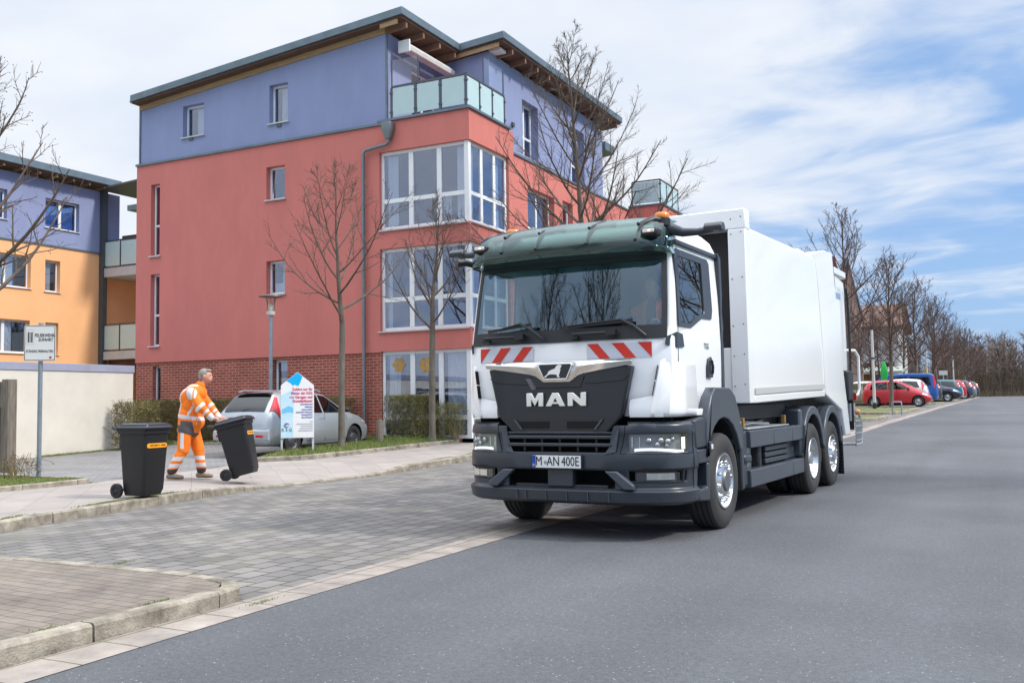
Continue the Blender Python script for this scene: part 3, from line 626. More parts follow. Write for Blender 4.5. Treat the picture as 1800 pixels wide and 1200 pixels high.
for h in hu: window(O, OU, *h, mull=((h[0]+h[1])/2,), rec=.2, fw=.08, fw2=.1, curtain=[(h[0]+.1, h[1]-.1, h[2]+.1, h[3]-.1, 1)])
for h in hb2[:2]: window(O, OB, *h, mull=((h[0]+h[1])/2,) if h[1]-h[0] > 1.2 else (), rec=.1, fw=.08)
window(O, Plane('y', 37.5), *hb3[0], rec=.1, fw=.08)
for z0, z1, hh in ((7.78, 8.22, 1.35), (3.72, 4.12, 1.32)):    # the balconies between the two blocks
    s = MB(); s.box(XO+.05, XO+6.0, YC-.02, YC+2.6, z0, z1)
    so = s.build('balcony', M_CONC, O, world=True, bevel=.01)
    rail = MB(); bar(rail, (XO+.05, YC+.05, z1+hh), (XO+6, YC+.05, z1+hh), .06, .07); bar(rail, (XO+.05, YC+.05, z1+.04), (XO+6, YC+.05, z1+.04), .05, .05)
    x = XO+.1
    while x < XO+6: rail.box(x-.03, x+.03, YC+.02, YC+.08, z1, z1+hh); x += 1.22
    rail.build('balustrade', M_STEEL, so)
    p = MB(); x = XO+.1
    while x < XO+5.5: p.box(x+.05, x+1.17, YC+.035, YC+.05, z1+.1, z1+hh-.06); x += 1.22
    p.build('glass_panel', M_FROST, so)
    b_ = MB(); b_.box(XO+.1, XO+6, YC+.6, YC+.9, z1, z1+.5)
dn = MB(); dn.box(XO+.0, XO+.28, YC-.1, YC+.16, .2, 12.1); dn.box(XO+.6, XO+.7, YC+2.3, YC+2.4, .2, 12.1); dn.build('balcony_post', M_STEEL, O, world=True)
cn = MB(); cn.prism([(XO+.1, 12.1), (XO+6, 12.42), (XO+6, 12.5), (XO+.1, 12.18)], 'y', YC-.3, YC+2.9); cn.build('canopy', mat('canopy_sheet', (.10, .10, .10), .6), O, world=True)
aw2 = MB(); aw2.box(XO+1.3, XO+6, 37.1, 37.4, 11.25, 11.55); aw2.build('awning', M_AWN, O, world=True)
pl_ = MB(); pl_.box(XO+.9, XO+1.9, YC+.5, YC+.8, 8.22, 9.85); pl_.build('planter', mat('planter_wood', (.10, .05, .04), .8, var=.3), O, world=True); pl_ = MB(); pl_.box(XO+.3, XO+6, YC+.3, YC+.6, 3.3, 3.7); pl_.build('planter', mat('planter_wood', (.10, .05, .04), .8, var=.3), O, world=True)

# ---------------------------------------------------------------- cream garage wall with a lilac coping
Wt = thing('garage_wall', 'long cream rendered garage wall with a lilac coping beside the drive', 'wall', (-21.8, 17, .2))
m_ = MB(); m_.box(-28.0, -21.6, 6, 19.38, 0, 2.33); m_.build('wall', M_CREAM, Wt, world=True)
m_ = MB(); m_.box(-28.1, -21.575, 5.9, 19.41, 2.332, 2.53); m_.build('coping', M_LILAC, Wt, world=True, bevel=.01)
# ================================================================== the refuse truck
# local frame: +x = the truck's left (picture right), +y = rearwards, z up; y = 0 at the bumper face
TH = R(3.04)
_A = Vector((math.sin(TH), math.cos(TH), 0)); _B = Vector((math.cos(TH), -math.sin(TH), 0))
T = thing('garbage_truck', 'white three axle refuse truck with dark grey bumper, red and white chevrons and chrome trim', 'truck', _A*8.60+_B*-4.405, -TH)
M_WHITE = mat('truck_white', (.88, .885, .89), .28, coat=.6, var=.015, vscale=.8)
M_GREY = mat('truck_grey_plastic', (.036, .042, .053), .32, var=.06, vscale=3, bump=.05, bscale=400)
M_GREY2 = mat('grey_satin', (.066, .078, .097), .30, .15, var=.05)
M_BLACK = mat('black_plastic', (.016, .017, .020), .45)
M_VOID = mat('engine_bay_black', (.004, .004, .005), .9)
M_GRILL = mat('graphite_panel', (.014, .016, .022), .28, coat=.2)
M_CHROME = mat('chrome', (.80, .79, .76), .13, 1.)
M_ALU = mat('polished_aluminium', (.78, .79, .81), .20, 1.)
M_TYRE = mat('tyre_rubber', (.036, .034, .033), .75, var=.25, vscale=3, bump=.2, bscale=90)
M_REDR = mat('red_reflector', (.62, .030, .012), .4, var=.06)
M_WREF = mat('white_reflector', (.60, .62, .70), .4)
M_LENS = glass('lamp_lens', (.92, .94, .96), .05)
M_DRL = mat('daytime_light', (.95, .96, 1.), .3, emit=.55)
M_AMB = mat('amber_lens', (.75, .22, .01), .2, coat=.5)
M_SHIELD = glass('truck_glass', (.52, .66, .70), .15, .01, (.62, .82, 1.0))
M_SIDEG = glass('truck_side_glass', (.50, .55, .55), .12, .01)
M_VISOR = glass('green_visor', (.30, .41, .385), .04, .06, (.85, .97, .97))
M_STEELC = mat('chassis_steel', (.05, .045, .042), .6, .3, var=.3)
M_SILV = mat('silver_tank', (.55, .56, .55), .3, .9, var=.1)
M_REDL = mat('red_lens', (.55, .01, .01), .2)
M_PLATE = mat('plate_white', (.74, .75, .75), .45); M_INK = mat('ink_black', (.012, .012, .014), .5); M_EU = mat('plate_blue', (.01, .05, .32), .45)

def hplan(S_):                                   # a smooth half plan as a function of arc parameter
    L = [0]
    for a, b in zip(S_, S_[1:]): L.append(L[-1]+math.dist(a, b))
    def f(s):
        for i in range(len(S_)-1):
            if s <= L[i+1] or i == len(S_)-2:
                t = (s-L[i])/(L[i+1]-L[i]); return S_[i][0]+(S_[i+1][0]-S_[i][0])*t, S_[i][1]+(S_[i+1][1]-S_[i][1])*t
    return f, L
# ---- cab shell: plan outlines stacked in z
HP = [(0, 0), (.40, .006), (.70, .03), (.86, .065), (.945, .11), (.985, .17), (1.0, .26), (1.0, .34), (1.0, .40), (1.0, 1.16), (1.0, 1.72)]
CR = [  # z, half width, front y
    (1.20, 1.13, .10), (1.45, 1.145, .085), (1.74, 1.15, .08), (1.93, 1.15, .09), (1.95, 1.15, .095), (2.08, 1.145, .115), (2.24, 1.14, .145), (2.46, 1.13, .18), (2.79, 1.11, .245), (2.90, 1.105, .27), (2.95, 1.10, .29), (3.03, 1.075, .34), (3.10, 1.01, .42), (3.14, .90, .55)]
def cabpt(i, k, sgn, grow=0.):
    z, hw, fy = CR[k]; x, y = HP[i]
    yy = fy+y*(1.0 if y < .5 else 1)
    if k >= 11 and i == 10: yy -= (k-10)*.07
    if i >= 8: yy = max(yy, {8: .42, 9: 1.18, 10: 1.74}[i]) if k < 11 else yy
    if 5 <= i <= 7: yy = fy+(.135, .175, .205)[i-5]
    if i == 8: yy = max(.40, fy+.235)
    if i == 9: yy = 1.18
    if i == 10: yy = 1.74 if k < 11 else 1.74-(k-10)*.09
    return (sgn*(x*(hw+grow)), yy-grow*(1 if i < 6 else 0), z)
cb = MB(); NI = len(HP); NK = len(CR)
for sgn in (-1, 1):
    vs = [cabpt(i, k, sgn) for i in range(NI) for k in range(NK)]; fs = []
    for i in range(NI-1):
        for k in range(NK-1):
            if i < 4 and 4 <= k < 8: continue                       # windscreen opening
            if i == 8 and 5 <= k < 8: continue                      # door window opening
            fs.append((i*NK+k, (i+1)*NK+k, (i+1)*NK+k+1, i*NK+k+1))
    cb.add(vs, fs)
    cb.add([cabpt(10, k, sgn) for k in range(NK)]+[(0, cabpt(10, k, sgn)[1], CR[k][0]) for k in range(NK)], [(k, k+1, NK+k+1, NK+k) for k in range(NK-1)])
top = [cabpt(i, NK-1, 1) for i in range(NI)]; topl = [cabpt(i, NK-1, -1) for i in range(NI)]
cb.add(top+topl, [(i, i+1, NI+i+1, NI+i) for i in range(NI-1)])
cabo = cb.build('cab', M_WHITE, T, smooth=38, weld=True)
sd = cabo.modifiers.new('wall', 'SOLIDIFY'); sd.thickness = .03; sd.offset = -1
# raised rear of the roof
hr_ = MB(); hr_.loft([[(sx*x, y, z) for x, y, z in ((1.10, .75, 2.96), (1.10, 1.74, 2.96), (1.06, 1.72, 3.07), (.95, 1.68, 3.16), (.95, 1.0, 3.18), (1.05, .85, 3.10))] for sx in (-1, -.5, .5, 1)], caps=True)
hr_.build('roof_fairing', M_WHITE, T, smooth=40, bevel=.02)
for s in (-1, 1): gt = MB(); gt.box(min(s*1.095, s*1.135), max(s*1.095, s*1.135), .42, 1.76, 2.885, 2.935); gt.build('roof_rail', M_GREY, T, bevel=.01)
# windscreen with black band below it
ws = MB(); wi = range(6); rows = [(4, -.004), (5, -.004), (6, -.004), (7, -.004), (8, -.004)]
def wpt(i, k, sgn): x, y, z = cabpt(i, k, sgn); return (x, y-.012, z)
vs = [wpt(i, k, -1) for i in range(4, 0, -1) for k in range(4, 9)]+[wpt(i, k, 1) for i in range(0, 5) for k in range(4, 9)]
n_ = 5; ncol = 9
ws.add(vs, [(c*n_+r, (c+1)*n_+r, (c+1)*n_+r+1, c*n_+r+1) for c in range(ncol-1) for r in range(n_-1)])
wso = ws.build('windscreen', M_SHIELD, T, smooth=60, recalc=False)
bb = MB()
def wb(i, k, sgn, o): x, y, z = cabpt(i, k, sgn); return (x, y-o, z)
def strip(mb, k0, k1, f0, f1, o):                # a band on the windscreen between two heights, following its curve
    pts = [(i, -1) for i in range(4, 0, -1)]+[(i, 1) for i in range(0, 5)]
    def lerp(i, s, f): a, b = Vector(wb(i, k0, s, o)), Vector(wb(i, k1, s, o)); return a.lerp(b, f)
    vs = [lerp(i, s, f) for i, s in pts for f in (f0, f1)]; mb.add(vs, [(2*j, 2*j+2, 2*j+3, 2*j+1) for j in range(len(pts)-1)])
strip(bb, 4, 5, 0, 1.0, .020); strip(bb, 7, 8, .80, 1.0, .020)
for s in (-1, 1):                                # black edges up the pillars
    vs = []
    for k in range(4, 9):
        a, b = Vector(wb(4, k, s, .020)), Vector(wb(3, k, s, .020)); vs += [a+Vector((s*.014, .012, 0)), a.lerp(b, .35)]
    bb.add(vs, [(2*j, 2*j+2, 2*j+3, 2*j+1) for j in range(4)])
bb.build('windscreen_surround', M_BLACK, wso, smooth=50, recalc=False)
wp = []
for x0, x1 in ((-.05, .55), (.72, 1.02)):
    pass
for (px_, tip, base) in ((0, (-.72, .045, 2.10), (-.17, .03, 1.98)), (1, (.12, .03, 2.10), (.92, .085, 1.97))):
    m = MB(); el = Vector(base)+Vector((-.24, -.02, .17))
    m.tube([base, Vector(base)+Vector((-.10, -.05, .10)), el], [.022, .018, .013], 8); m.tube([el, Vector(tip)], [.010, .007], 6)
    b0 = el+Vector((.12, .01, -.012)); b1 = Vector(tip)+Vector((-.1, .01, -.012)); bar(m, b0, b1, .012, .03)
    m.build('wiper', M_BLACK, T, smooth=50)
for x in (-.62, .40):                            # grab handles in the black band
    m = MB(); m.tube([(x-.22, .06, 2.0), (x-.22, .02, 2.015), (x+.20, .02, 2.015), (x+.20, .06, 2.0)], .017, 8); m.box(x+.14, x+.24, .0, .07, 1.99, 2.045); m.box(x-.26, x-.18, .03, .09, 1.97, 2.0)
    m.build('grab_handle', M_BLACK, T, smooth=50)
# doors: glass, black frame, seams, handle
for s in (-1, 1):
    X = 1.152; d = MB()
    gl = [(.44, 2.10), (.73, 2.12), (1.09, 2.24), (1.17, 2.27), (1.17, 2.78), (.50, 2.78)]
    def sx(y, z, o=0): return s*((1.145 if z < 2.08 else 1.145-(z-2.08)*.049)+o)
    g = MB(); g.add([(sx(y, z, .004), y, z) for y, z in gl], [tuple(range(len(gl)))])
    door = MB()
    # seams round the door, front and rear
    dl = [(.30, 2.83), (.215, 2.0), (.17, 1.74), (.16, 1.26)]
    door.tube([(sx(y, z, .0015) if z > 1.8 else s*1.1525, y+.05, z) for y, z in [(.40, 2.80), (.33, 2.1), (.30, 1.74), (.30, 1.30)]], .004, 5)
    do = door.build('door_seam', M_BLACK, T)
    g.build('door_glass', M_SIDEG, T, recalc=False)
    dpn = MB(); dpn.add([(sx(y, z, o_), y, z) for o_ in (.001, -.02) for y, z in ((.72, 2.07), (1.20, 2.07), (1.20, 2.26), (1.10, 2.215), (.74, 2.10))], [(0,1,2,3,4),(5,6,7,8,9),(0,1,6,5),(1,2,7,6),(2,3,8,7),(3,4,9,8)]); dpn.build('door_sill_panel', M_WHITE, T)
    fr = MB(); outer = [(.36, 2.075), (.74, 2.075), (1.10, 2.195), (1.40, 2.20), (1.45, 2.30), (1.44, 2.80), (1.38, 2.845), (.44, 2.845), (.385, 2.78)]
    inner = [(.44, 2.105), (.73, 2.115), (1.09, 2.24), (1.16, 2.245), (1.175, 2.30), (1.175, 2.74), (1.16, 2.775), (.50, 2.775), (.47, 2.74)]
    vs = [(sx(y, z, .016), y, z) for y, z in outer]+[(sx(y, z, .016), y, z) for y, z in inner]+[(sx(y, z, -.01), y, z) for y, z in outer]+[(sx(y, z, -.01), y, z) for y, z in inner]
    n = len(outer)
    fr.add(vs, [(i, (i+1) % n, n+(i+1) % n, n+i) for i in range(n)]+[(i, 2*n+i, 2*n+(i+1) % n, (i+1) % n) for i in range(n)]+[(n+i, n+(i+1) % n, 3*n+(i+1) % n, 3*n+i) for i in range(n)])
    fr.build('door_window_frame', M_GREY, T, bevel=.004, seg=1)
    hd = MB(); hd.prism([(1.18, 1.58), (1.34, 1.58), (1.36, 1.62), (1.36, 1.74), (1.30, 1.80), (1.22, 1.78), (1.18, 1.70)], 'x', min(s*1.15, s*1.175), max(s*1.15, s*1.175))
    ho_ = hd.build('door_handle', M_GREY, T, bevel=.008)
    h2 = MB(); h2.tube([(s*1.19, 1.28, 1.62), (s*1.20, 1.27, 1.69), (s*1.19, 1.26, 1.76)], .014, 6); h2.build('grip', M_BLACK, ho_, smooth=50)
    rs = MB()                                      # dark rear edge of the cab with its wavy rubber seal
    rs.prism([(1.70, 1.2), (1.80, 1.2), (1.80, 1.9), (1.775, 2.0), (1.80, 2.15), (1.765, 2.3), (1.785, 2.5), (1.76, 2.9), (1.68, 2.95), (1.70, 2.5)], 'x', min(s*1.10, s*1.157), max(s*1.10, s*1.157))
    rs.build('cab_edge_seal', M_GREY, T, bevel=.01)
    cl = MB(); cl.add([(s*1.09, .16, 1.88), (s*1.165, .30, 1.86), (s*1.165, .30, 2.01), (s*1.10, .17, 1.96), (s*1.165, .50, 1.87), (s*1.165, .46, 1.995), (s*1.13, .34, 1.85), (s*1.10, .36, 1.93)], [(0,1,2,3),(1,4,5,2),(0,3,7),(0,7,6),(0,6,1),(3,2,7),(2,5,7),(4,7,5),(1,6,4),(4,6,7)])
    cl.build('door_hinge_cover', M_GREY, T)
tx = MB(); text_mb(tx, 'TGS', .085, frame_mat((1.157, 1.20, 1.905), (0, 1, 0), (0, 0, 1)), .001); tx.build('door_lettering', M_GREY, T)
# side flashers, front air deflector corners with black slits
def frontY(x):                                     # face of the cab front below the windscreen
    ax = abs(x)/1.15; return .082+interp(ax, HP[:7])
for s in (-1, 1):
    cp = MB(); rws = [(1.19, 0.), (1.235, .010), (1.30, .012), (1.45, .006), (1.70, -.004), (1.75, -.035)]
    cols = [(1.035, .175), (1.048, .145), (1.085, .158), (1.13, .212), (1.160, .29), (1.172, .38), (1.172, .80)]
    def sh(z): return -.10*(1-(z-1.19)/.56)*(1 if z < 1.7 else 1)     # the inner edge runs outwards towards the top
    cp.grid(lambda q, r: (s*(cols[q][0]+(sh(rws[r][0]) if q < 3 else sh(rws[r][0])*.3 if q == 3 else 0)+(rws[r][1] if q > 2 else 0)), cols[q][1]-(rws[r][1] if 0 < q < 4 else 0)-(abs(sh(rws[r][0]))*.45 if q < 2 else abs(sh(rws[r][0]))*.25 if q < 4 else 0), rws[r][0]), range(len(cols)), range(len(rws)))
    co = cp.build('corner_panel', M_WHITE, T, smooth=35); sm = co.modifiers.new('t', 'SOLIDIFY'); sm.thickness = .02
    lp = MB(); lp.grid(lambda q, r: (s*(.74, .86, .97, 1.06)[q], (frontY((.74, .86, .97, 1.06)[q])-(.018, .03, .026, .0)[r]), (1.19, 1.225, 1.30, 1.36+.02*q)[r]), range(4), range(4)); lp.build('lower_lip', M_WHITE, T, smooth=40)
    for (z0, z1) in ((1.395, 1.53), (1.545, 1.685)):
        f = lambda z: (1.043+sh(z)-.012, .135-abs(sh(z))*.45)
        (xa_, ya_), (xb_, yb_) = f(z0), f(z1)
        sl = MB(); sl.add([(s*xa_-s*.004, ya_+.030, z0), (s*(xa_+.006), ya_-.022, z0), (s*(xb_+.006), yb_-.022, z1), (s*xb_-s*.004, yb_+.030, z1)], [(0, 1, 2, 3)]); sl.build('air_slit', M_VOID, co, recalc=False)
    fl_ = MB(); fl_.prism([(.75, 1.19), (1.0, 1.19), (.95, 1.26), (.75, 1.26)], 'x', min(s*1.12, s*1.19), max(s*1.12, s*1.19)); fl_.build('door_step_panel', M_WHITE, T, bevel=.01)
# chevrons
def front_panel(poly, o, mb): mb.add([(x, frontY(x)-o, z) for x, z in poly], [tuple(range(len(poly)))])
for s in (-1, 1):
    xs = [s*.30, s*.965]; z0, z1 = 1.765, 1.915
    base = MB(); n = 10; us = [xs[0]+(xs[1]-xs[0])*i/n for i in range(n+1)]
    base.grid(lambda x, z: (x, frontY(x)-.006, z), us, [z0, z1]); bo = base.build('chevron_plate', M_WREF, T, recalc=False)
    ch_ = MB(); wdt = .145; gap = .115; u = .30
    for (a, b, c, d) in ((.40, .525, .635, .51),):
        pass
    for (tb, te, bb_, be) in ((.305, .42, .44, .55), (.565, .69, .70, .815), (.83, .965, .965, .965)):
        q = 4; vs = []
        for i in range(q+1):
            t = i/q; vs += [(s*(bb_+(be-bb_)*t), 0, z0), (s*(tb+(te-tb)*t), 0, z1)]
        vs = [(x, frontY(x)-.010, z) for x, _, z in vs]
        ch_.add(vs, [(2*i, 2*i+2, 2*i+3, 2*i+1) for i in range(q)])
    ch_.build('chevron_stripes', M_REDR, bo, recalc=False)
# grille panel, chrome trim, emblem, lettering
gp = MB(); gp.prism([(-.80, 1.69), (.80, 1.69), (.685, 1.205), (.52, 1.035), (-.52, 1.035), (-.685, 1.205)], 'y', .015, .12)
gpo = gp.build('grille_panel', M_GRILL, T, bevel=.018)
seam = MB(); seam.tube([(-.30, .012, 1.60), (-.255, .012, 1.49), (.255, .012, 1.49), (.30, .012, 1.60)], .004, 5); seam.tube([(-.78, .012, 1.60), (-.72, .012, 1.55), (-.40, .012, 1.525), (-.30, .012, 1.53)], .003, 5); seam.tube([(.78, .012, 1.60), (.72, .012, 1.55), (.40, .012, 1.525), (.30, .012, 1.53)], .003, 5)
seam.build('panel_seam', M_VOID, gpo)
bk = MB(); bk.prism([(-.36, 1.59), (-.29, 1.585), (-.235, 1.48), (-.29, 1.475)], 'y', .010, .02); bk.build('sensor_window', mat('sensor_grey', (.12, .12, .13), .3), gpo)
for s in (-1, 1):
    v = MB(); v.prism([(s*.47, 1.155), (s*.10, 1.155), (s*.10, 1.085), (s*.40, 1.085)], 'y', .008, .06); v.build('grille_slit', M_VOID, gpo)
    v = MB(); v.prism([(s*.50, 1.175), (s*.475, 1.175), (s*.395, 1.075), (s*.42, 1.075)], 'y', -.004, .05); v.build('grille_fin', M_GREY2, gpo)
ct = MB(); cr_ = []
for x, zt_, zm, zb_ in ((-.815, 1.752, 1.738, 1.70), (-.55, 1.752, 1.722, 1.662), (-.30, 1.752, 1.70, 1.625), (-.235, 1.752, 1.69, 1.605), (-.145, 1.752, 1.665, 1.545), (.145, 1.752, 1.665, 1.545), (.235, 1.752, 1.69, 1.605), (.30, 1.752, 1.70, 1.625), (.55, 1.752, 1.722, 1.662), (.815, 1.752, 1.738, 1.70)):
    cr_.append([(x, .03, zt_), (x, -.004, zt_), (x, -.028, zm), (x, -.003, zb_), (x, .03, zb_)])
ct.loft(cr_); cto = ct.build('chrome_trim', M_CHROME, T, bevel=.004, seg=2)
em = MB(); em.prism([(-.175, 1.735), (.175, 1.735), (.20, 1.715), (.135, 1.575), (.115, 1.565), (-.115, 1.565), (-.135, 1.575), (-.20, 1.715)], 'y', -.035, -.01); em.build('emblem_rim', M_CHROME, cto, bevel=.006)
em = MB(); em.prism([(-.165, 1.722), (.165, 1.722), (.18, 1.71), (.12, 1.582), (-.12, 1.582), (-.18, 1.71)], 'y', -.039, -.03); em.build('emblem_field', M_GRILL, cto)
lion = [(-.105, 1.590), (-.080, 1.596), (-.078, 1.606), (-.052, 1.622), (-.020, 1.624), (.022, 1.618), (.026, 1.594), (.050, 1.590), (.052, 1.598), (.040, 1.602), (.052, 1.640), (.060, 1.668), (.052, 1.676), (.066, 1.690), (.062, 1.698), (.074, 1.704), (.060, 1.716), (.036, 1.716), (.018, 1.704), (.004, 1.680), (-.040, 1.664), (-.060, 1.650), (-.070, 1.626), (-.095, 1.604)]
em = MB(); em.prism([(x*1.15, z) for x, z in lion], 'y', -.045, -.037); em.build('emblem_lion', M_CHROME, cto)
lt = {'M': [(0, 0), (0, 1), (.32, 1), (.5, .56), (.68, 1), (1, 1), (1, 0), (.70, 0), (.70, .45), (.50, .02), (.30, .45), (.30, 0)],
      'A': [(0, 0), (.34, 1), (.66, 1), (1, 0), (.70, 0), (.64, .17), (.36, .17), (.30, 0)],
      'N': [(0, 0), (0, 1), (.30, 1), (.70, .50), (.70, 1), (1, 1), (1, 0), (.70, 0), (.30, .50), (.30, 0)]}
for ch, x0, wdt in (('M', -.342, .195), ('A', -.125, .225), ('N', .122, .205)):
    m = MB(); P = [(x0+a*wdt, 1.305+b*.135) for a, b in lt[ch]]
    m.prism(P, 'y', -.014, .02)
    m.build('letter', M_CHROME, gpo, bevel=.005)
m = MB(); m.prism([(-.125+.225*a, 1.305+b*.135) for a, b in ((.40, .32), (.60, .32), (.5, .62))], 'y', -.0165, -.01); m.build('letter_counter', M_GRILL, gpo)
# sun visor: tinted curved sheet carried by black brackets
vz = MB()
vx = [-1.13, -1.10, -1.02, -.85, -.5, 0, .5, .85, 1.02, 1.10, 1.13]; vy = [.40, .20, .08, .02, -.02, -.035, -.02, .02, .08, .20, .40]
vr = [(2.785, .0), (2.86, -.005), (2.94, .015), (3.03, .06), (3.10, .135), (3.15, .24), (3.17, .34)]
def vis(q, r, o=0): z, dy = vr[r]; return (vx[q]*(1-.014*r), vy[q]+dy-o, z+.012*(1-abs(vx[q])))
vz.grid(vis, range(11), range(0, 7)); vzo = vz.build('sun_visor', M_VISOR, T, smooth=60, recalc=False); s_ = vzo.modifiers.new('t', 'SOLIDIFY'); s_.thickness = .006
vl = MB(); strip(vl, 8, 9, .02, 1., .012); strip(vl, 9, 10, 0., 1., .012); vl.build('header_panel', mat('visor_dark', (.035, .044, .055), .4), T, smooth=60, recalc=False)
for x in (-.62, -.20, .36, .86):
    yo = -.034+.10*abs(x)**3
    m = MB(); m.tube([(x, yo+.03, 2.90), (x+.01, yo+.065, 2.98), (x+.03, yo+.125, 3.07), (x+.10, yo+.24, 3.125), (x+.16, yo+.36, 3.125)], [.014, .022, .030, .036, .03], 8)
    for z, yy in ((2.90, yo+.0), (3.07, yo+.095)): m.ball((x, yy, z), .017, 8, 6)
    m.build('visor_bracket', M_BLACK, vzo, smooth=60)
for x in (-.90, 1.0):
    m = MB(); yy = .055; m.box(x-.085, x+.085, yy-.03, yy+.12, 2.925, 3.005); mo = m.build('marker_lamp', M_BLACK, vzo, bevel=.025, seg=3)
    m = MB(); m.box(x-.06, x+.06, yy-.036, yy-.02, 2.955, 2.99); m.build('lens', mat('marker_lens', (.75, .72, .70), .2), mo, bevel=.006)
    m = MB(); m.box(x+.0, x+.02, yy-.040, yy-.03, 2.967, 2.978); m.build('bulb', mat('marker_bulb', (1., .55, .2), .3, emit=2.), mo)
for x in (-.70, 1.0):
    m = MB(); m.lathe([(0, 3.07), (.085, 3.07), (.085, 3.14), (.072, 3.15), (0, 3.15)], 'z', (x, .40, 0), 20); bo = m.build('beacon', M_BLACK, T, smooth=40)
    m = MB(); m.lathe([(.074, 3.15), (.076, 3.16), (.074, 3.185), (.06, 3.205), (0, 3.21)], 'z', (x, .40, 0), 20); m.build('amber_dome', M_AMB, bo, smooth=50)
# mirror cameras on arms
for s in (-1, 1):
    m = MB(); P = [(s*1.0, .42, 3.07), (s*1.08, .46, 3.04), (s*1.18, .50, 3.005), (s*1.32, .52, 3.0), (s*1.48, .53, 3.015)]
    m.tube(P, [.065, .06, .045, .036, .036], 12); m.loft([[(s*x, .53+dy, 3.02+dz) for dy, dz in ((-.065, -.03), (.065, -.03), (.075, .015), (.035, .055), (-.035, .055), (-.075, .015))] for x in (1.40, 1.45, 1.54, 1.58)], caps=True)
    m.build('mirror_camera_arm', M_GREY, T, smooth=45, bevel=.01)
m = MB(); m.tube([(-1.08, .30, 2.83), (-1.17, .20, 2.86), (-1.24, .12, 2.86)], [.03, .035, .045], 10); m.build('kerb_camera', M_BLACK, T, smooth=50)

# ---- bumper: one wrapped surface with openings, lamps set into it
BPn = [(0, 0), (.28, .002), (.42, .006), (.52, .012), (.60, .020), (.74, .042), (.86, .075), (1.00, .125), (1.10, .19), (1.17, .27), (1.215, .37), (1.235, .48), (1.24, .60)]
BZ = [(.345, .05), (.375, -.005), (.48, -.025), (.510, .025), (.575, .018), (.675, .012), (.70, -.006), (.82, -.004), (.855, .005), (.905, .01), (.945, .01), (1.025, .01), (1.05, .0), (1.115, .012), (1.15, .06)]
def bpt(q, r, s, o=0.):
    x, y = BPn[q]; z, d = BZ[r]; cx = math.copysign(1, 1)
    k = min(1, q/9); return (s*(x-d*k*.8+o*k), y+d*(1-.5*k)-o*(1-k), z)
bu = MB()
for s in (-1, 1):
    def skip(i, j):
        if j in (3, 4) and i < 4: return True                # lower intake
        if 8 <= j <= 10 and i < 4: return True               # radiator slats
        if 8 <= j <= 10 and 5 <= i <= 9: return True         # headlamp
        if j == 4 and 5 <= i <= 9: return True               # fog lamp
        if j == 13 and i < 5: return True
        if j == 12 and i < 4: return True
        return False
    bu.grid(lambda q, r: bpt(q, r, s), range(len(BPn)), range(len(BZ)), skip)
def bumS(u, z, s, o=.001):
    q = int(min(len(BPn)-2, u)); f = u-q; r = 0
    while r < len(BZ)-2 and BZ[r+1][0] < z: r += 1
    t = min(1, max(0, (z-BZ[r][0])/(BZ[r+1][0]-BZ[r][0]))); P = [Vector(bpt(a, b, s, o)) for a in (q, q+1) for b in (r, r+1)]
    return tuple((P[0]*(1-t)+P[1]*t)*(1-f)+(P[2]*(1-t)+P[3]*t)*f)
buo = bu.build('bumper', M_GREY, T, smooth=32, weld=True)
md = buo.modifiers.new('t', 'SOLIDIFY'); md.thickness = .05; md.offset = -1
md = buo.modifiers.new('b', 'BEVEL'); md.width = .010; md.segments = 2; md.limit_method = 'ANGLE'; md.angle_limit = R(40)
bk = MB(); bk.box(-1.08, 1.08, .30, .36, .42, 1.2); bk.box(-.60, .60, .10, .30, .50, .52); bk.build('engine_shroud', M_VOID, T)
for z in (1.0, .925):                                      # radiator slats
    m = MB(); m.prism([(-.62, .03), (-.50, -.012), (.50, -.012), (.62, .03), (.55, .10), (-.55, .10)], 'z', z-.017, z+.017); m.build('radiator_slat', M_GREY, buo, bevel=.008)
for x in (-.40, -.2, 0, .2, .40):
    m = MB(); m.box(x-.012, x+.012, .045, .09, .86, 1.03); m.build('radiator_rib', M_BLACK, buo)
for s in (-1, 1):                                          # pale bright flank beside the radiator
    m = MB(); m.add([(s*.60, .006, 1.10), (s*.66, .016, 1.10), (s*.62, .012, .86), (s*.50, .002, .835), (s*.545, .02, .90)], [(0, 1, 2, 3, 4)]); m.build('radiator_flank', M_GREY2, buo, recalc=False)
    m = MB(); m.prism([(s*.50, .675), (s*.63, .675), (s*.80, .545), (s*.80, .50), (s*.70, .50)], 'y', -.012, .06); m.build('bumper_blade', M_GREY2, buo, bevel=.012)
m = MB(); m.box(-.12, .16, .0, .09, .515, .70); m.build('intake_strut', M_GREY, buo, bevel=.01)
m = MB(); m.box(-.50, .52, .03, .12, .50, .535); m.build('intake_sill', M_BLACK, buo, bevel=.008)
for x in (-.46, -.36, -.13, .10, .33, .55): 
    m = MB(); m.box(x-.004, x+.004, -.030, -.018, .38, .475); m.build('bumper_seam', M_GREY2, buo)
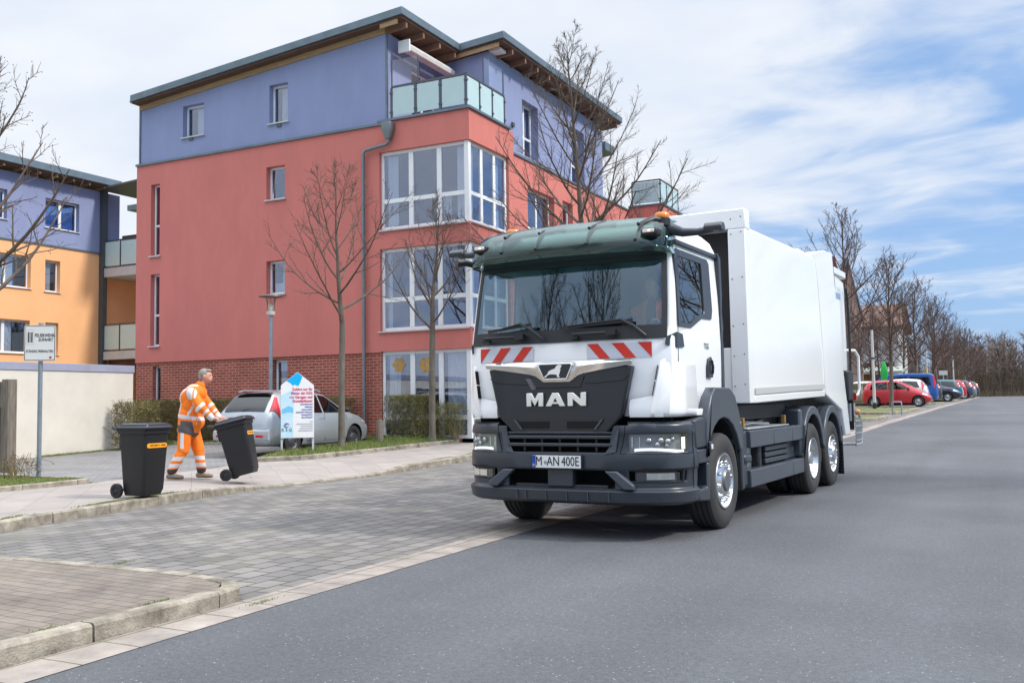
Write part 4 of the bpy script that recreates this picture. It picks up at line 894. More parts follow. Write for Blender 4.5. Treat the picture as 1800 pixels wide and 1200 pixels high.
for s in (-1, 1):
    m = MB(); m.tube([bumS(u, .698, s) for u in (6, 7, 8, 9, 10, 11, 12)], .0045, 4); m.tube([bumS(11.0, z, s) for z in (.39, .5, .62, .7, .8, .9, 1.0, 1.1)], .0045, 4); m.tube([bumS(u, z, s) for u, z in ((4.4, .84), (4.6, .93), (4.75, 1.04), (4.8, 1.11))], .0045, 4); m.tube([bumS(u, .842, s) for u in (4.5, 6, 7, 8, 9, 10, 11)], .004, 4); m.build('bumper_seam', M_VOID, buo)
    m = MB(); m.grid(lambda u, z: bumS(u, z, s, .004), [5+.5*i for i in range(10)], [.560, .574]); m.grid(lambda u, z: bumS(u, z, s, .004), [5+.5*i for i in range(10)], [.676, .688]); m.grid(lambda u, z: bumS(u, z, s, .004), [9.4, 9.6], [.56, .62, .688]); m.build('fog_recess_edge', M_BLACK, buo, smooth=60, recalc=False)
# number plate
pl_ = MB(); pl_.box(-.285, .285, -.042, -.02, .685, .835); plo = pl_.build('number_plate', M_BLACK, T, bevel=.006)
m = MB(); m.box(-.270, .270, -.046, -.03, .700, .822); m.build('plate_face', M_PLATE, plo)
m = MB(); m.box(-.270, -.228, -.048, -.03, .702, .820); m.build('plate_band', M_EU, plo)
m = MB(); text_mb(m, 'M', .128, frame_mat((-.190, -.0485, .761), (1, 0, 0), (0, 0, 1)), .001, sx=.80); m.build('plate_letter', M_INK, plo, recalc=False); m = MB(); text_mb(m, 'AN', .128, frame_mat((-.030, -.0485, .761), (1, 0, 0), (0, 0, 1)), .001, sx=.78); m.build('plate_letter', M_INK, plo, recalc=False); m = MB()
text_mb(m, '400E', .128, frame_mat((.158, -.0485, .761), (1, 0, 0), (0, 0, 1)), .001, sx=.76); m.build('plate_lettering', M_INK, plo, recalc=False)
m = MB(); m.lathe([(0, -.0485), (.018, -.0485), (.018, -.046)], 'y', (-.118, 0, .752), 16); m.build('plate_seal', mat('seal_grey', (.25, .30, .36), .5), plo, recalc=False)
m = MB(); text_mb(m, 'D', .035, frame_mat((-.249, -.0495, .725), (1, 0, 0), (0, 0, 1)), .0005); m.build('plate_letter', M_PLATE, plo, recalc=False)
# headlamps and fog lamps follow the bumper curve
def bsurf(u, z, s, o):                                     # u = index along the plan, fractional
    q = int(min(len(BPn)-2, u)); f = u-q; x = BPn[q][0]+(BPn[q+1][0]-BPn[q][0])*f; y = BPn[q][1]+(BPn[q+1][1]-BPn[q][1])*f
    k = min(1, u/9); return (s*(x-.008*k+o*k), y+.01-o*(1-k), z)
for s in (-1, 1):
    us = [5+.25*i for i in range(21)]
    def edge(u): t = (u-5)/5; return .858+.018*math.sin(t*5)*(.6)+(.0 if t > .15 else (.15-t)*-.05), 1.018+.010*t
    m = MB(); m.grid(lambda u, t: bsurf(u, edge(u)[0]-.012+(edge(u)[1]-edge(u)[0]+.024)*t, s, -.06), us, [0, .25, .5, .75, 1]); ho = m.build('headlight', mat('headlamp_bowl', (.26, .27, .28), .35, .2), T, smooth=60, recalc=False)
    m = MB(); m.grid(lambda u, t: bsurf(u, edge(u)[0]+.026*t, s, -.012), us[2:-1], [0, 1]); m.grid(lambda u, z: bsurf(u, z, s, -.012), [9.45, 9.7, 9.9], [.88, .94, .995]); m.build('daytime_strip', M_DRL, ho, smooth=60, recalc=False)
    for (u, z, r) in ((6.6, .965, .030), (7.5, .965, .034), (8.1, .955, .036), (7.2, .925, .03), (8.6, .975, .026), (8.0, .915, .026)):
        c = Vector(bsurf(u, z, s, -.03)); m = MB(); m.ball(c, (r, r, r), 12, 8); m.build('projector', mat('projector_glass', (.42, .43, .45), .12, .7), ho, smooth=60)
    m = MB(); m.grid(lambda u, z: bsurf(u, z, s, -.02), [5.3, 5.42], [.90, .95, 1.0]); m.grid(lambda u, z: bsurf(u, z, s, -.02), [5.9, 5.98], [.90, .95, 1.0]); m.build('reflector_fin', M_ALU, ho, smooth=60, recalc=False)
    m = MB(); m.grid(lambda u, t: bsurf(u, edge(u)[0]-.008+(edge(u)[1]-edge(u)[0]+.016)*t, s, .000), us, [0, .5, 1]); m.build('lamp_cover', M_LENS, ho, smooth=60, recalc=False)
    us = [5.6+.25*i for i in range(15)]
    m = MB(); m.grid(lambda u, z: bsurf(u, z, s, -.04), us, [.57, .62, .68]); fo = m.build('fog_lamp', M_BLACK, T, smooth=60, recalc=False)
    m = MB(); m.grid(lambda u, z: bsurf(u, z, s, -.022+.012*math.sin(u*9)), us[3:-2], [.592, .61, .63, .655]); m.build('reflector', M_CHROME, fo, smooth=30, recalc=False)
    m = MB(); m.grid(lambda u, z: bsurf(u, z, s, -.006), us, [.582, .62, .664]); m.build('lamp_cover', M_LENS, fo, smooth=60, recalc=False)
    # entrance steps behind the bumper corner
    m = MB(); m.prism([(.58, .36), (.92, .33), (.94, .72), (.86, .72), (.86, .47), (.58, .47)], 'x', min(s*.95, s*1.25), max(s*.95, s*1.25)); st = m.build('entrance_step', M_GREY, T, bevel=.02)
    m = MB(); m.prism([(.58, .72), (.96, .72), (.94, .86), (.58, .86)], 'x', min(s*.95, s*1.245), max(s*.95, s*1.245)); m.build('upper_step', M_GREY, st, bevel=.015)
    m = MB(); m.box(min(s*.9, s*1.06), max(s*.9, s*1.06), .60, .92, .40, .80); m.build('step_recess', M_BLACK, st)
    m = MB(); m.prism([(.55, .87), (.93, .87), (.95, 1.12), (.80, 1.18), (.52, 1.15)], 'x', min(s*1.0, s*1.24), max(s*1.0, s*1.24)); m.build('bumper_flank', M_GREY, T, bevel=.02)
    # front wing: angular arch over the wheel
    c0, c1 = 1.42, .50; ou = [(.90, .80), (.84, 1.0), (.90, 1.20), (1.02, 1.38), (1.16, 1.475), (1.66, 1.475), (1.84, 1.39), (1.98, 1.20), (2.05, 1.02), (2.10, .80)]
    inn = [(c0+.635*math.cos(R(a)), c1+.66*math.sin(R(a))) for a in (26, 45, 60, 75, 90, 105, 120, 135, 154)]
    m = MB(); m.prism(ou+inn, 'x', min(s*.82, s*1.255), max(s*.82, s*1.255)); wg = m.build('front_wing', M_GREY2, T, bevel=.028, seg=3)
    m = MB(); m.prism([(c0+.66*math.cos(R(a)), c1+.685*math.sin(R(a))) for a in range(-14, 160, 12)]+[(c0+.63*math.cos(R(a)), c1+.655*math.sin(R(a))) for a in range(156, -20, -12)], 'x', min(s*.75, s*1.20), max(s*.75, s*1.20)); m.build('wing_liner', M_BLACK, wg, smooth=30)
    m = MB(); m.box(min(s*1.245, s*1.275), max(s*1.245, s*1.275), .885, .97, .82, .93); sl_ = m.build('side_marker', M_GREY, wg, bevel=.012)
    m = MB(); m.box(min(s*1.27, s*1.282), max(s*1.27, s*1.282), .90, .955, .85, .90); m.build('lens', M_WREF, sl_, bevel=.005)
    m = MB(); m.prism([(2.07, .34), (2.16, .34), (2.18, 1.0), (2.10, 1.12), (2.05, 1.02)], 'x', min(s*.85, s*1.24), max(s*.85, s*1.24)); m.build('wing_tail', M_GREY, wg, bevel=.02)

# ---- wheels
def wheel(x, y, s, kind, dual=False, r=.5, w=.30):
    W = bpy.data.objects.new('wheel', None); COL.objects.link(W); W.parent = T; W.location = (x, y, r-.004)
    t = MB(); h = w/2; prof = [(.292, -h+.02), (.32, -h+.005), (.40, -h-.006), (.455, -h+.004), (.485, -h+.022), (.497, -h+.045)]
    gr = [-.085, -.03, .03, .085]
    for g in gr: prof += [(.5, g-.008), (.486, g-.005), (.486, g+.005), (.5, g+.008)]
    prof += [(.497, h-.045), (.485, h-.022), (.455, h-.004), (.40, h+.006), (.32, h-.005), (.292, h-.02)]
    t.lathe(prof, 'x', (0, 0, 0), 72); t.build('tyre', M_TYRE, W, smooth=28)
    if dual: t2 = MB(); t2.lathe(prof, 'x', (-s*.33, 0, 0), 72); t2.build('tyre', M_TYRE, W, smooth=28)
    o = s*h
    m = MB()
    if kind == 'front': pr = [(.298, o-s*.03), (.290, o-s*.002), (.275, o-s*.002), (.262, o-s*.03), (.245, o-s*.075), (.225, o-s*.07), (.16, o+s*.0), (.145, o+s*.004), (.10, o+s*.005), (.0, o+s*.005)]
    elif kind == 'drive': pr = [(.298, o-s*.03), (.290, o-s*.002), (.275, o-s*.002), (.258, o-s*.05), (.245, o-s*.15), (.225, o-s*.17), (.17, o-s*.17), (.0, o-s*.17)]
    else: pr = [(.298, o-s*.03), (.290, o-s*.002), (.275, o-s*.002), (.262, o-s*.03), (.25, o-s*.09), (.22, o-s*.06), (.15, o+s*.01), (.0, o+s*.01)]
    m.lathe(pr, 'x', (0, 0, 0), 48); ri = m.build('rim', M_ALU, W, smooth=40, recalc=False)
    zc = {'front': o-s*.030, 'drive': o-s*.165, 'tag': o-s*.02}[kind]; rb = {'front': .195, 'drive': .168, 'tag': .19}[kind]
    m = MB()
    for k in range(10):
        a = 2*math.pi*k/10+.2; m.lathe([(.0, zc+s*.045), (.012, zc+s*.043), (.018, zc+s*.03), (.020, zc-s*.02)], 'x', (0, rb*math.cos(a), rb*math.sin(a)), 8)
    m.build('wheel_nuts', M_CHROME, ri, smooth=40)
    m = MB()
    for k in range(10):
        a = 2*math.pi*k/10+.51; m.lathe([(.022, zc-s*.004), (0, zc-s*.004)], 'x', (0, .225*math.cos(a), .225*math.sin(a)), 10)
    if kind != 'drive': m.build('hand_holes', M_VOID, ri, recalc=False)
    m = MB(); hubl = {'front': .055, 'drive': .13, 'tag': .05}[kind]
    m.lathe([(.125, zc), (.12, zc+s*hubl*.6), (.10, zc+s*hubl), (0, zc+s*hubl)], 'x', (0, 0, 0), 24); m.build('hub', mat('hub_grey', (.22, .22, .23), .35, .7) if kind == 'front' else M_ALU, ri, smooth=40)
    return W
for s in (-1, 1):
    wheel(s*1.10, 1.42, s, 'front'); wheel(s*1.10, 5.55, s, 'drive', True); wheel(s*1.10, 6.86, s, 'tag')
# ---- chassis, side equipment
m = MB(); m.box(-.45, -.35, .5, 8.0, .72, 1.0); m.box(.35, .45, .5, 8.0, .72, 1.0); m.box(-.35, .35, 2.4, 2.5, .75, .95); m.box(-.35, .35, 4.6, 4.7, .75, .95); m.build('chassis_frame', M_STEELC, T)
m = MB(); m.box(-1.0, 1.0, 2.2, 5.0, 1.10, 1.28); m.box(-.9, .9, 1.9, 6.6, 1.02, 1.10); m.build('subframe', M_STEELC, T, bevel=.01)
m = MB(); m.lathe([(.0, -1.0), (.12, -1.0), (.12, 1.0), (0, 1.0)], 'x', (0, 1.42, .5), 16); m.lathe([(0, -1.0), (.1, -1.0), (.1, -.2), (.22, -.15), (.22, .15), (.1, .2), (.1, 1.0), (0, 1.0)], 'x', (0, 5.55, .5), 20); m.lathe([(.0, -1.0), (.1, -1.0), (.1, 1.0), (0, 1.0)], 'x', (0, 6.86, .5), 16); m.build('axle', M_STEELC, T, smooth=40)
for s in (-1, 1):
    def bx_(y0, y1, z0, z1, x0, x1, n, mt, par=T, bv=.012):
        q = MB(); q.box(min(s*x0, s*x1), max(s*x0, s*x1), y0, y1, z0, z1); return q.build(n, mt, par, bevel=bv)
    up = bx_(2.46, 3.48, .785, .985, 1.10, 1.235, 'side_skirt', M_GREY2); bx_(3.49, 4.42, .785, .985, 1.10, 1.235, 'side_skirt', M_GREY2); bx_(4.43, 5.02, .785, .985, 1.10, 1.235, 'side_skirt', M_GREY2)
    bx_(2.44, 4.42, .335, .535, 1.10, 1.235, 'side_skirt', M_GREY2); bx_(4.43, 5.02, .335, .535, 1.10, 1.235, 'side_skirt', M_GREY2)
    bx_(2.20, 2.45, .34, .99, .95, 1.20, 'tank_end_cap', M_GREY, bv=.04); bx_(2.22, 2.50, .62, .72, 1.0, 1.235, 'tank_strap', M_GREY, bv=.03)
    bx_(2.5, 3.05, .40, .95, .55, 1.08, 'urea_tank', M_SILV, bv=.06)
    for k in range(3): bx_(3.3, 4.40, .555+.075*k, .615+.075*k, 1.04, 1.17, 'battery_tray', M_GREY, bv=.01)
    bx_(3.08, 3.22, .50, .80, .9, 1.15, 'air_drier', M_BLACK, bv=.03); bx_(3.3, 4.9, .40, .80, .5, 1.03, 'equipment_box', M_BLACK)
    bx_(4.50, 4.98, .54, .785, 1.0, 1.13, 'skirt_bracket', M_GREY, bv=.02)
    bx_(2.5, 4.4, .99, 1.015, .70, 1.20, 'catwalk', mat('catwalk_alu', (.40, .41, .42), .45, .6, var=.2)); 
    for y in (2.50, 4.40): bx_(y-.03, y+.03, 1.02, 1.13, 1.10, 1.15, 'amber_reflector', mat('amber_reflector', (.28, .16, .03), .4), bv=.005)
    m = MB(); m.tube([(s*.95, 2.5, 1.05), (s*.9, 3.0, 1.08), (s*.98, 3.6, 1.04), (s*.85, 4.4, 1.08)], .03, 8); m.tube([(s*1.05, 2.7, 1.04), (s*1.0, 3.3, 1.05), (s*1.05, 3.9, 1.03)], .02, 8); m.build('hoses', M_SILV, T, smooth=50)
    for (yc, a0, a1) in ((5.55, 8, 172), (6.86, 8, 172)):   # twin rear mudguards
        r0, r1 = .60, .71
        P = [(yc+r1*math.cos(R(a)), .5+(r1+.03)*math.sin(R(a))) for a in range(a0, a1+1, 12)]; Q = [(yc+r0*math.cos(R(a)), .5+(r0+.02)*math.sin(R(a))) for a in range(a1, a0-1, -12)]
        P = [(min(max(y, 5.02), 7.52) if yc < 6 else max(y, 6.2), z) for y, z in P]
        m = MB(); m.prism(P+Q, 'x', min(s*1.13, s*1.265), max(s*1.13, s*1.265)); g = m.build('rear_mudguard', M_GREY2, T, bevel=.022, seg=3)
        m = MB(); m.prism([(y, z) for y, z in P]+[(yc+(r1-.03)*math.cos(R(a)), .5+(r1)*math.sin(R(a))) for a in range(a1, a0-1, -12)], 'x', min(s*.66, s*1.13), max(s*.66, s*1.13)); m.build('mudguard_top', M_GREY2, g, smooth=30)
    bx_(4.92, 5.08, .55, 1.20, .9, 1.22, 'mudguard_stay', M_GREY2, bv=.03)
    m = MB(); m.prism([(6.12, .42), (6.17, .42), (6.25, 1.1), (6.18, 1.1)], 'x', min(s*.9, s*1.22), max(s*.9, s*1.22)); m.build('mudflap', M_BLACK, T)
    m = MB(); m.prism([(7.58, .13), (7.62, .13), (7.56, 1.05), (7.50, 1.05)], 'x', min(s*.72, s*1.26), max(s*.72, s*1.26))
    for k in range(16): z = .18+k*.054; m.box(min(s*.73, s*1.25), max(s*.73, s*1.25), 7.52+.0*k-(z-.6)*.07, 7.60-(z-.6)*.07, z, z+.022)
    m.build('mudflap', M_BLACK, T)
# ---- refuse body
m = MB()
m.box(-1.24, 1.24, 2.46, 2.66, 3.34, 3.575); m.box(1.03, 1.24, 2.46, 2.66, 1.30, 3.34); m.box(-1.24, -1.03, 2.46, 2.66, 1.30, 3.34); m.box(-1.03, 1.03, 2.46, 2.66, 1.30, 1.42)
m.build('portal_frame', M_WHITE, T, bevel=.012)
m = MB(); m.box(-1.03, 1.03, 2.64, 2.70, 1.42, 3.34); m.build('bulkhead', mat('bulkhead_dark', (.022, .020, .022), .8), T)
m = MB(); m.box(.60, 1.02, 2.50, 2.60, 1.42, 1.95); m.build('control_panel', M_WHITE, T, bevel=.01)
for z in (3.28, 2.75, 2.2, 1.85, 1.5, 3.46):
    for x in (1.07, 1.19):
        q = MB(); q.lathe([(0, 2.454), (.007, 2.454), (.008, 2.462)], 'y', (x, 0, z+(.0 if x < 1.1 else .02)), 8); q.build('bolt', M_STEELC, T)
def ring(y, top, bot, hw, ch=.05):
    return [(-hw, y, bot+.05), (-hw, y, top-ch), (-hw+ch, y, top), (hw-ch, y, top), (hw, y, top-ch), (hw, y, bot+.05), (hw-.06, y, bot), (-hw+.06, y, bot)]
m = MB(); m.loft([ring(2.66, 3.40, 1.30, 1.22), ring(3.6, 3.41, 1.31, 1.235), ring(4.6, 3.43, 1.34, 1.24), ring(5.5, 3.46, 1.36, 1.235), ring(6.6, 3.48, 1.38, 1.22)])
bodyo = m.build('refuse_body', M_WHITE, T, smooth=30, bevel=.012)
for s in (-1, 1):
    m = MB(); m.loft([[(s*1.241, y, z0), (s*1.252, y, z0), (s*1.252, y, z0+.075), (s*1.241, y, z0+.075)] for y, z0 in ((2.66, 1.40), (4.6, 1.445), (6.4, 1.48))]); m.build('contour_stripe', mat('stripe_grey', (.45, .46, .45), .5), bodyo)
    m = MB(); m.add([(s*1.10, 2.66, 1.30), (s*1.245, 2.66, 1.30), (s*1.245, 6.45, 1.37), (s*1.10, 6.45, 1.37), (s*1.10, 2.66, 1.39), (s*1.245, 2.66, 1.39), (s*1.245, 6.45, 1.46), (s*1.10, 6.45, 1.46)], [(0,3,2,1),(4,5,6,7),(0,1,5,4),(1,2,6,5),(2,3,7,6),(3,0,4,7)]); m.build('sill_beam', M_WHITE, bodyo, bevel=.012)
    # flared rear post of the body, slanted rearwards to the foot
    P0 = [(6.10, 3.52), (6.55, 3.60), (7.02, 3.62), (7.45, 2.2), (8.02, .74), (7.6, .74), (7.38, 1.15), (6.55, 1.40), (6.5, 2.0), (6.28, 3.0)]
    m = MB(); m.add([(s*(1.235 if (i in (0, 8, 9, 7)) else 1.305), y, z) for i, (y, z) in enumerate(P0)]+[(s*1.0, y, z) for y, z in P0], [tuple(range(10)), tuple(range(10, 20))[::-1]]+[(i, (i+1) % 10, 10+(i+1) % 10, 10+i) for i in range(10)])
    m.build('rear_post', M_WHITE, T, bevel=.02)
m = MB(); m.box(-1.0, 1.0, 6.1, 7.0, 3.45, 3.60); m.build('rear_header', M_WHITE, T, bevel=.02)
# tailgate with its hopper, arms, lamps and foot boards
m = MB(); m.loft([[(x, y, z) for y, z in ((7.06, 3.44), (8.45, 3.30), (8.50, 3.1), (8.58, 2.0), (8.50, 1.25), (8.0, .75), (7.62, 1.9))] for x in (-1.19, -1.15, 1.15, 1.19)]); tg = m.build('tailgate', M_WHITE, T, bevel=.02)
m = MB(); m.box(-1.22, 1.22, 7.0, 8.52, 3.36, 3.48); m.build('tailgate_header', M_WHITE, tg, bevel=.02)
for s in (-1, 1):
    m = MB(); m.tube([(s*1.24, 8.35, 3.2), (s*1.24, 8.48, 3.0), (s*1.245, 8.53, 2.0), (s*1.24, 8.48, 1.35)], .022, 8); m.build('hydraulic_hose', M_BLACK, tg, smooth=50)
    m = MB(); m.tube([(s*1.28, 7.12, 3.45), (s*1.285, 7.20, 3.1), (s*1.28, 7.14, 2.7), (s*1.28, 7.30, 2.6)], .018, 8); m.build('hydraulic_hose', M_STEELC, tg, smooth=50)
    m = MB(); m.prism([(7.30, 2.62), (7.42, 2.62), (7.98, 1.25), (7.90, 1.1)], 'x', min(s*1.20, s*1.27), max(s*1.20, s*1.27)); m.prism([(7.46, 2.35), (7.80, 1.72), (7.68, 1.62)], 'x', min(s*1.2, s*1.25), max(s*1.2, s*1.25)); m.build('lift_arm', M_BLACK, tg, bevel=.01)
    m = MB(); m.box(min(s*1.0, s*1.27), max(s*1.0, s*1.27), 8.15, 8.62, 1.30, 1.80); lb = m.build('lamp_box', M_BLACK, tg, bevel=.03)
    m = MB(); m.box(min(s*1.05, s*1.25), max(s*1.05, s*1.25), 8.615, 8.66, .80, 1.62); m.build('tail_lamp_strip', M_BLACK, lb, bevel=.01)
    m = MB(); m.box(min(s*1.19, s*1.30), max(s*1.19, s*1.30), 8.63, 8.67, 1.30, 1.42); m.build('tail_light', M_REDL, lb)
    m = MB(); m.tube([(s*1.16, 8.60, 1.35), (s*1.30, 8.80, 1.40), (s*1.32, 8.84, 1.5), (s*1.32, 8.84, 2.05), (s*1.28, 8.75, 2.15), (s*1.16, 8.55, 2.15)], .025, 8); m.build('grab_rail', M_UPVC, tg, smooth=50)
    m = MB(); m.box(min(s*.95, s*1.22), max(s*.95, s*1.22), 8.5, 8.95, .95, 1.25); fb = m.build('step_plate', mat('step_plate', (.35, .36, .37), .5, .5), tg)
    m = MB(); x0, x1 = s*.85, s*1.28
    m.tube([(x1, 8.55, .55), (x1, 9.1, .55), (x1, 9.15, .9), (x1, 8.95, 1.05), (x1, 8.6, 1.12)], .02, 8)
    for k in range(6): m.tube([(x0, 8.6+.09*k, .55), (x1, 8.6+.09*k, .55)], .012, 6); m.tube([(x1, 8.62+.09*k, .55), (x1, 8.62+.09*k, 1.0)], .010, 6)
    for z in (.62, .74, .86, .95): m.tube([(x1, 8.57, z), (x1, 9.12, z)], .012, 6)
    m.build('foot_board', mat('galvanised', (.48, .49, .50), .4, .7), tg, smooth=50)
    m = MB(); m.ball((s*1.29, 8.75, 1.10), .05, 10, 8); m.build('position_lamp', M_AMB, tg, smooth=60)
m = MB(); m.box(1.19, 1.194, 7.45, 8.15, 2.98, 3.08); m.build('blue_sticker', mat('sticker_blue', (.22, .34, .50), .4), tg); m = MB(); m.box(1.19, 1.1935, 7.9, 8.12, 3.12, 3.18); m.build('pale_sticker', mat('sticker_pale', (.55, .62, .66), .4), tg)
# ---- cab interior
m = MB(); m.box(-1.0, 1.0, .32, .62, 1.75, 2.02); m.build('dashboard', mat('dash_dark', (.03, .032, .035), .7), T, bevel=.05)
for x in (-.62, .62):
    m = MB(); m.box(x-.25, x+.25, .95, 1.42, 1.70, 1.86); m.prism([(1.34, 1.80), (1.50, 1.80), (1.60, 2.45), (1.48, 2.45)], 'x', x-.24, x+.24); m.box(x-.14, x+.14, 1.50, 1.60, 2.46, 2.68); m.build('seat', mat('seat_cloth', (.04, .045, .055), .9), T, bevel=.05)
m = MB(); m.box(-1.05, 1.05, .3, 1.7, 1.26, 1.30); m.build('cab_floor', M_BLACK, T)
m = MB(); cc = Vector((.62, .70, 2.0)); ax = Vector((0, -.5, .85)).normalized(); e1 = Vector((1, 0, 0)); e2 = ax.cross(e1)
m.tube([cc+(e1*math.cos(a)+e2*math.sin(a))*.23 for a in [2*math.pi*k/24 for k in range(25)]], .018, 8); m.tube([cc-e1*.22, cc, cc+e1*.22], .02, 6); m.tube([cc, cc-ax*.35], .03, 6); m.build('steering_wheel', M_BLACK, T, smooth=50)
m = MB(); m.add([(-1.05, 1.68, 1.3), (1.05, 1.68, 1.3), (1.05, 1.68, 3.0), (-1.05, 1.68, 3.0)], [(0, 1, 2, 3)]); m.build('cab_lining', mat('cab_lining', (.05, .055, .06), .9), T, recalc=False)
# ================================================================== cars
# local frame: +y = forwards, +x = the car's right, z up
M_RUB = mat('car_tyre', (.030, .029, .029), .8, var=.2, vscale=5); M_TRIM = mat('car_dark_trim', (.022, .023, .025), .55)
M_CGL = glass('car_window', (.06, .08, .09), .015, .02); M_HUBC = mat('hub_cap', (.50, .51, .53), .3, .8); M_RIMD = mat('steel_rim', (.10, .10, .11), .5, .5)
M_TAIL = mat('tail_lens', (.58, .015, .030), .12, coat=.8); M_HEADL = mat('head_lens', (.70, .72, .74), .08, .2, coat=.8)
CARS = {
 'estate': dict(st=[(-2.02, .34, .60, .66, .66, .68, .56), (-1.985, .27, .74, .84, .76, .765, .64), (-1.95, .23, .88, .98, .80, .80, .67), (-1.80, .20, .93, 1.17, .82, .815, .645), (-1.58, .19, .93, 1.39, .825, .82, .60), (-1.40, .18, .93, 1.435, .825, .82, .595), (-.9, .17, .92, 1.462, .825, .82, .60), (-.2, .17, .90, 1.455, .825, .82, .60), (.30, .17, .89, 1.395, .825, .82, .60), (.75, .17, .90, 1.18, .825, .81, .63), (1.12, .17, .905, .975, .825, .79, .66), (1.5, .18, .84, .885, .82, .77, .62), (1.8, .20, .72, .765, .79, .73, .57), (1.97, .25, .60, .64, .72, .66, .5), (2.03, .32, .50, .53, .62, .58, .44)],
   wh=(-1.20, 1.24), r=.30, side=[[(-.72, .955), (-.62, 1.36), (-.10, 1.375), (-.06, .94)], [(-.0, .94), (-.04, 1.375), (.22, 1.345), (.62, 1.14), (.84, .96), (.80, .94)], [(-1.62, .96), (-1.42, 1.31), (-.72, 1.36), (-.80, .955)]], screen=(.40, 1.07), back=(-1.93, -1.60), tl=(-1.95, -1.60, -1.70), head=[(1.55, .70), (1.90, .62), (1.88, .70), (1.62, .80)]),
 'hatch': dict(st=[(-1.74, .34, .60, .66, .64, .66, .54), (-1.71, .27, .80, .90, .74, .75, .63), (-1.62, .20, .90, 1.10, .79, .79, .62), (-1.46, .18, .92, 1.33, .80, .80, .59), (-1.2, .17, .91, 1.41, .81, .80, .58), (-.6, .16, .90, 1.45, .81, .80, .58), (0, .16, .89, 1.43, .81, .80, .58), (.45, .16, .88, 1.28, .81, .79, .60), (.95, .16, .88, 1.00, .81, .77, .63), (1.2, .17, .82, .88, .80, .75, .60), (1.5, .20, .69, .73, .77, .70, .54), (1.68, .25, .56, .60, .70, .63, .48), (1.74, .32, .48, .5, .60, .56, .42)],
   wh=(-1.12, 1.12), r=.285, side=[[(-1.33, .95), (-1.2, 1.30), (-.45, 1.345), (-.42, .94)], [(-.36, .94), (-.38, 1.345), (.05, 1.33), (.42, 1.16), (.72, .95)]], screen=(.18, .92), back=(-1.62, -1.36), tl=(-1.66, -1.42, -1.52), head=[(1.30, .66), (1.60, .58), (1.58, .66), (1.36, .74)]),
 'van': dict(st=[(-2.35, .36, .66, .74, .74, .76, .62), (-2.32, .28, .95, 1.10, .86, .87, .76), (-2.28, .24, 1.05, 1.45, .90, .90, .77), (-2.15, .22, 1.08, 1.80, .92, .91, .76), (-1.9, .20, 1.08, 1.89, .93, .92, .76), (-.6, .19, 1.06, 1.91, .93, .92, .76), (.6, .19, 1.04, 1.87, .93, .92, .76), (1.0, .19, 1.03, 1.72, .93, .91, .77), (1.55, .20, 1.03, 1.20, .92, .88, .78), (1.95, .22, .92, .98, .90, .85, .70), (2.2, .26, .76, .80, .83, .78, .60), (2.32, .33, .6, .62, .72, .68, .5)],
   wh=(-1.35, 1.50), r=.32, side=[[(-2.0, 1.14), (-1.9, 1.66), (-.75, 1.70), (-.72, 1.12)], [(-.62, 1.12), (-.64, 1.70), (.42, 1.68), (.42, 1.10)], [(.52, 1.10), (.52, 1.67), (.80, 1.62), (1.28, 1.12)]], screen=(.86, 1.48), back=(-2.31, -2.14), tl=(-2.32, -2.12, -2.22), head=[(1.85, .82), (2.15, .74), (2.12, .86), (1.9, .92)]),
}
def car_interp(st, y):
    if y <= st[0][0]: return st[0][1:]
    for a, b in zip(st, st[1:]):
        if y <= b[0]:
            t = (y-a[0])/(b[0]-a[0]); return tuple(p+(q-p)*t for p, q in zip(a[1:], b[1:]))
    return st[-1][1:]
def car_smooth(st, y):                            # light smoothing of the station table
    d = .05; k = [car_interp(st, y+o) for o in (-d, 0, 0, d)]; return tuple(sum(c)/4 for c in zip(*k))
def car_ring(p, y):
    zu, zb, zt, hs, hb, ht = p; m = hs*1.015
    half = [(hs*.80, zu), (hs*.97, zu+.05), (m, zu+.16), (m*1.012, zu+(zb-zu)*.55), (m*1.006, zu+(zb-zu)*.78), (hb, zb), (hb+(ht-hb)*.55, zb+(zt-zb)*.55), (ht*1.02, zt-.045*min(1, (zt-zb)/.3)-.012), (ht*.86, zt-.006), (ht*.45, zt+.010)]
    return [(0, y, zu)]+[(x, y, z) for x, z in half]+[(0, y, zt+.014)]+[(-x, y, z) for x, z in half[::-1]]
def conform(poly, f, step):
    b = bmesh.new(); b.faces.new([b.verts.new((x, y, 0)) for x, y in poly])
    for ax in (0, 1):
        lo = min(p[ax] for p in poly); hi = max(p[ax] for p in poly); k = lo+step
        while k < hi:
            bmesh.ops.bisect_plane(b, geom=b.verts[:]+b.edges[:]+b.faces[:], plane_co=(k, 0, 0) if ax == 0 else (0, k, 0), plane_no=(1, 0, 0) if ax == 0 else (0, 1, 0)); k += step
    b.verts.index_update(); vs = [f(v.co.x, v.co.y) for v in b.verts]; fs = [[v.index for v in q.verts] for q in b.faces]; b.free(); return vs, fs
def car_side_x(st, y, z):
    r = car_ring(car_smooth(st, y), y)[1:11]
    for a, b in zip(r[1:], r[2:]):
        if a[2] <= z <= b[2]: return a[0]+(b[0]-a[0])*(z-a[2])/max(1e-6, b[2]-a[2])
    return r[-3][0]
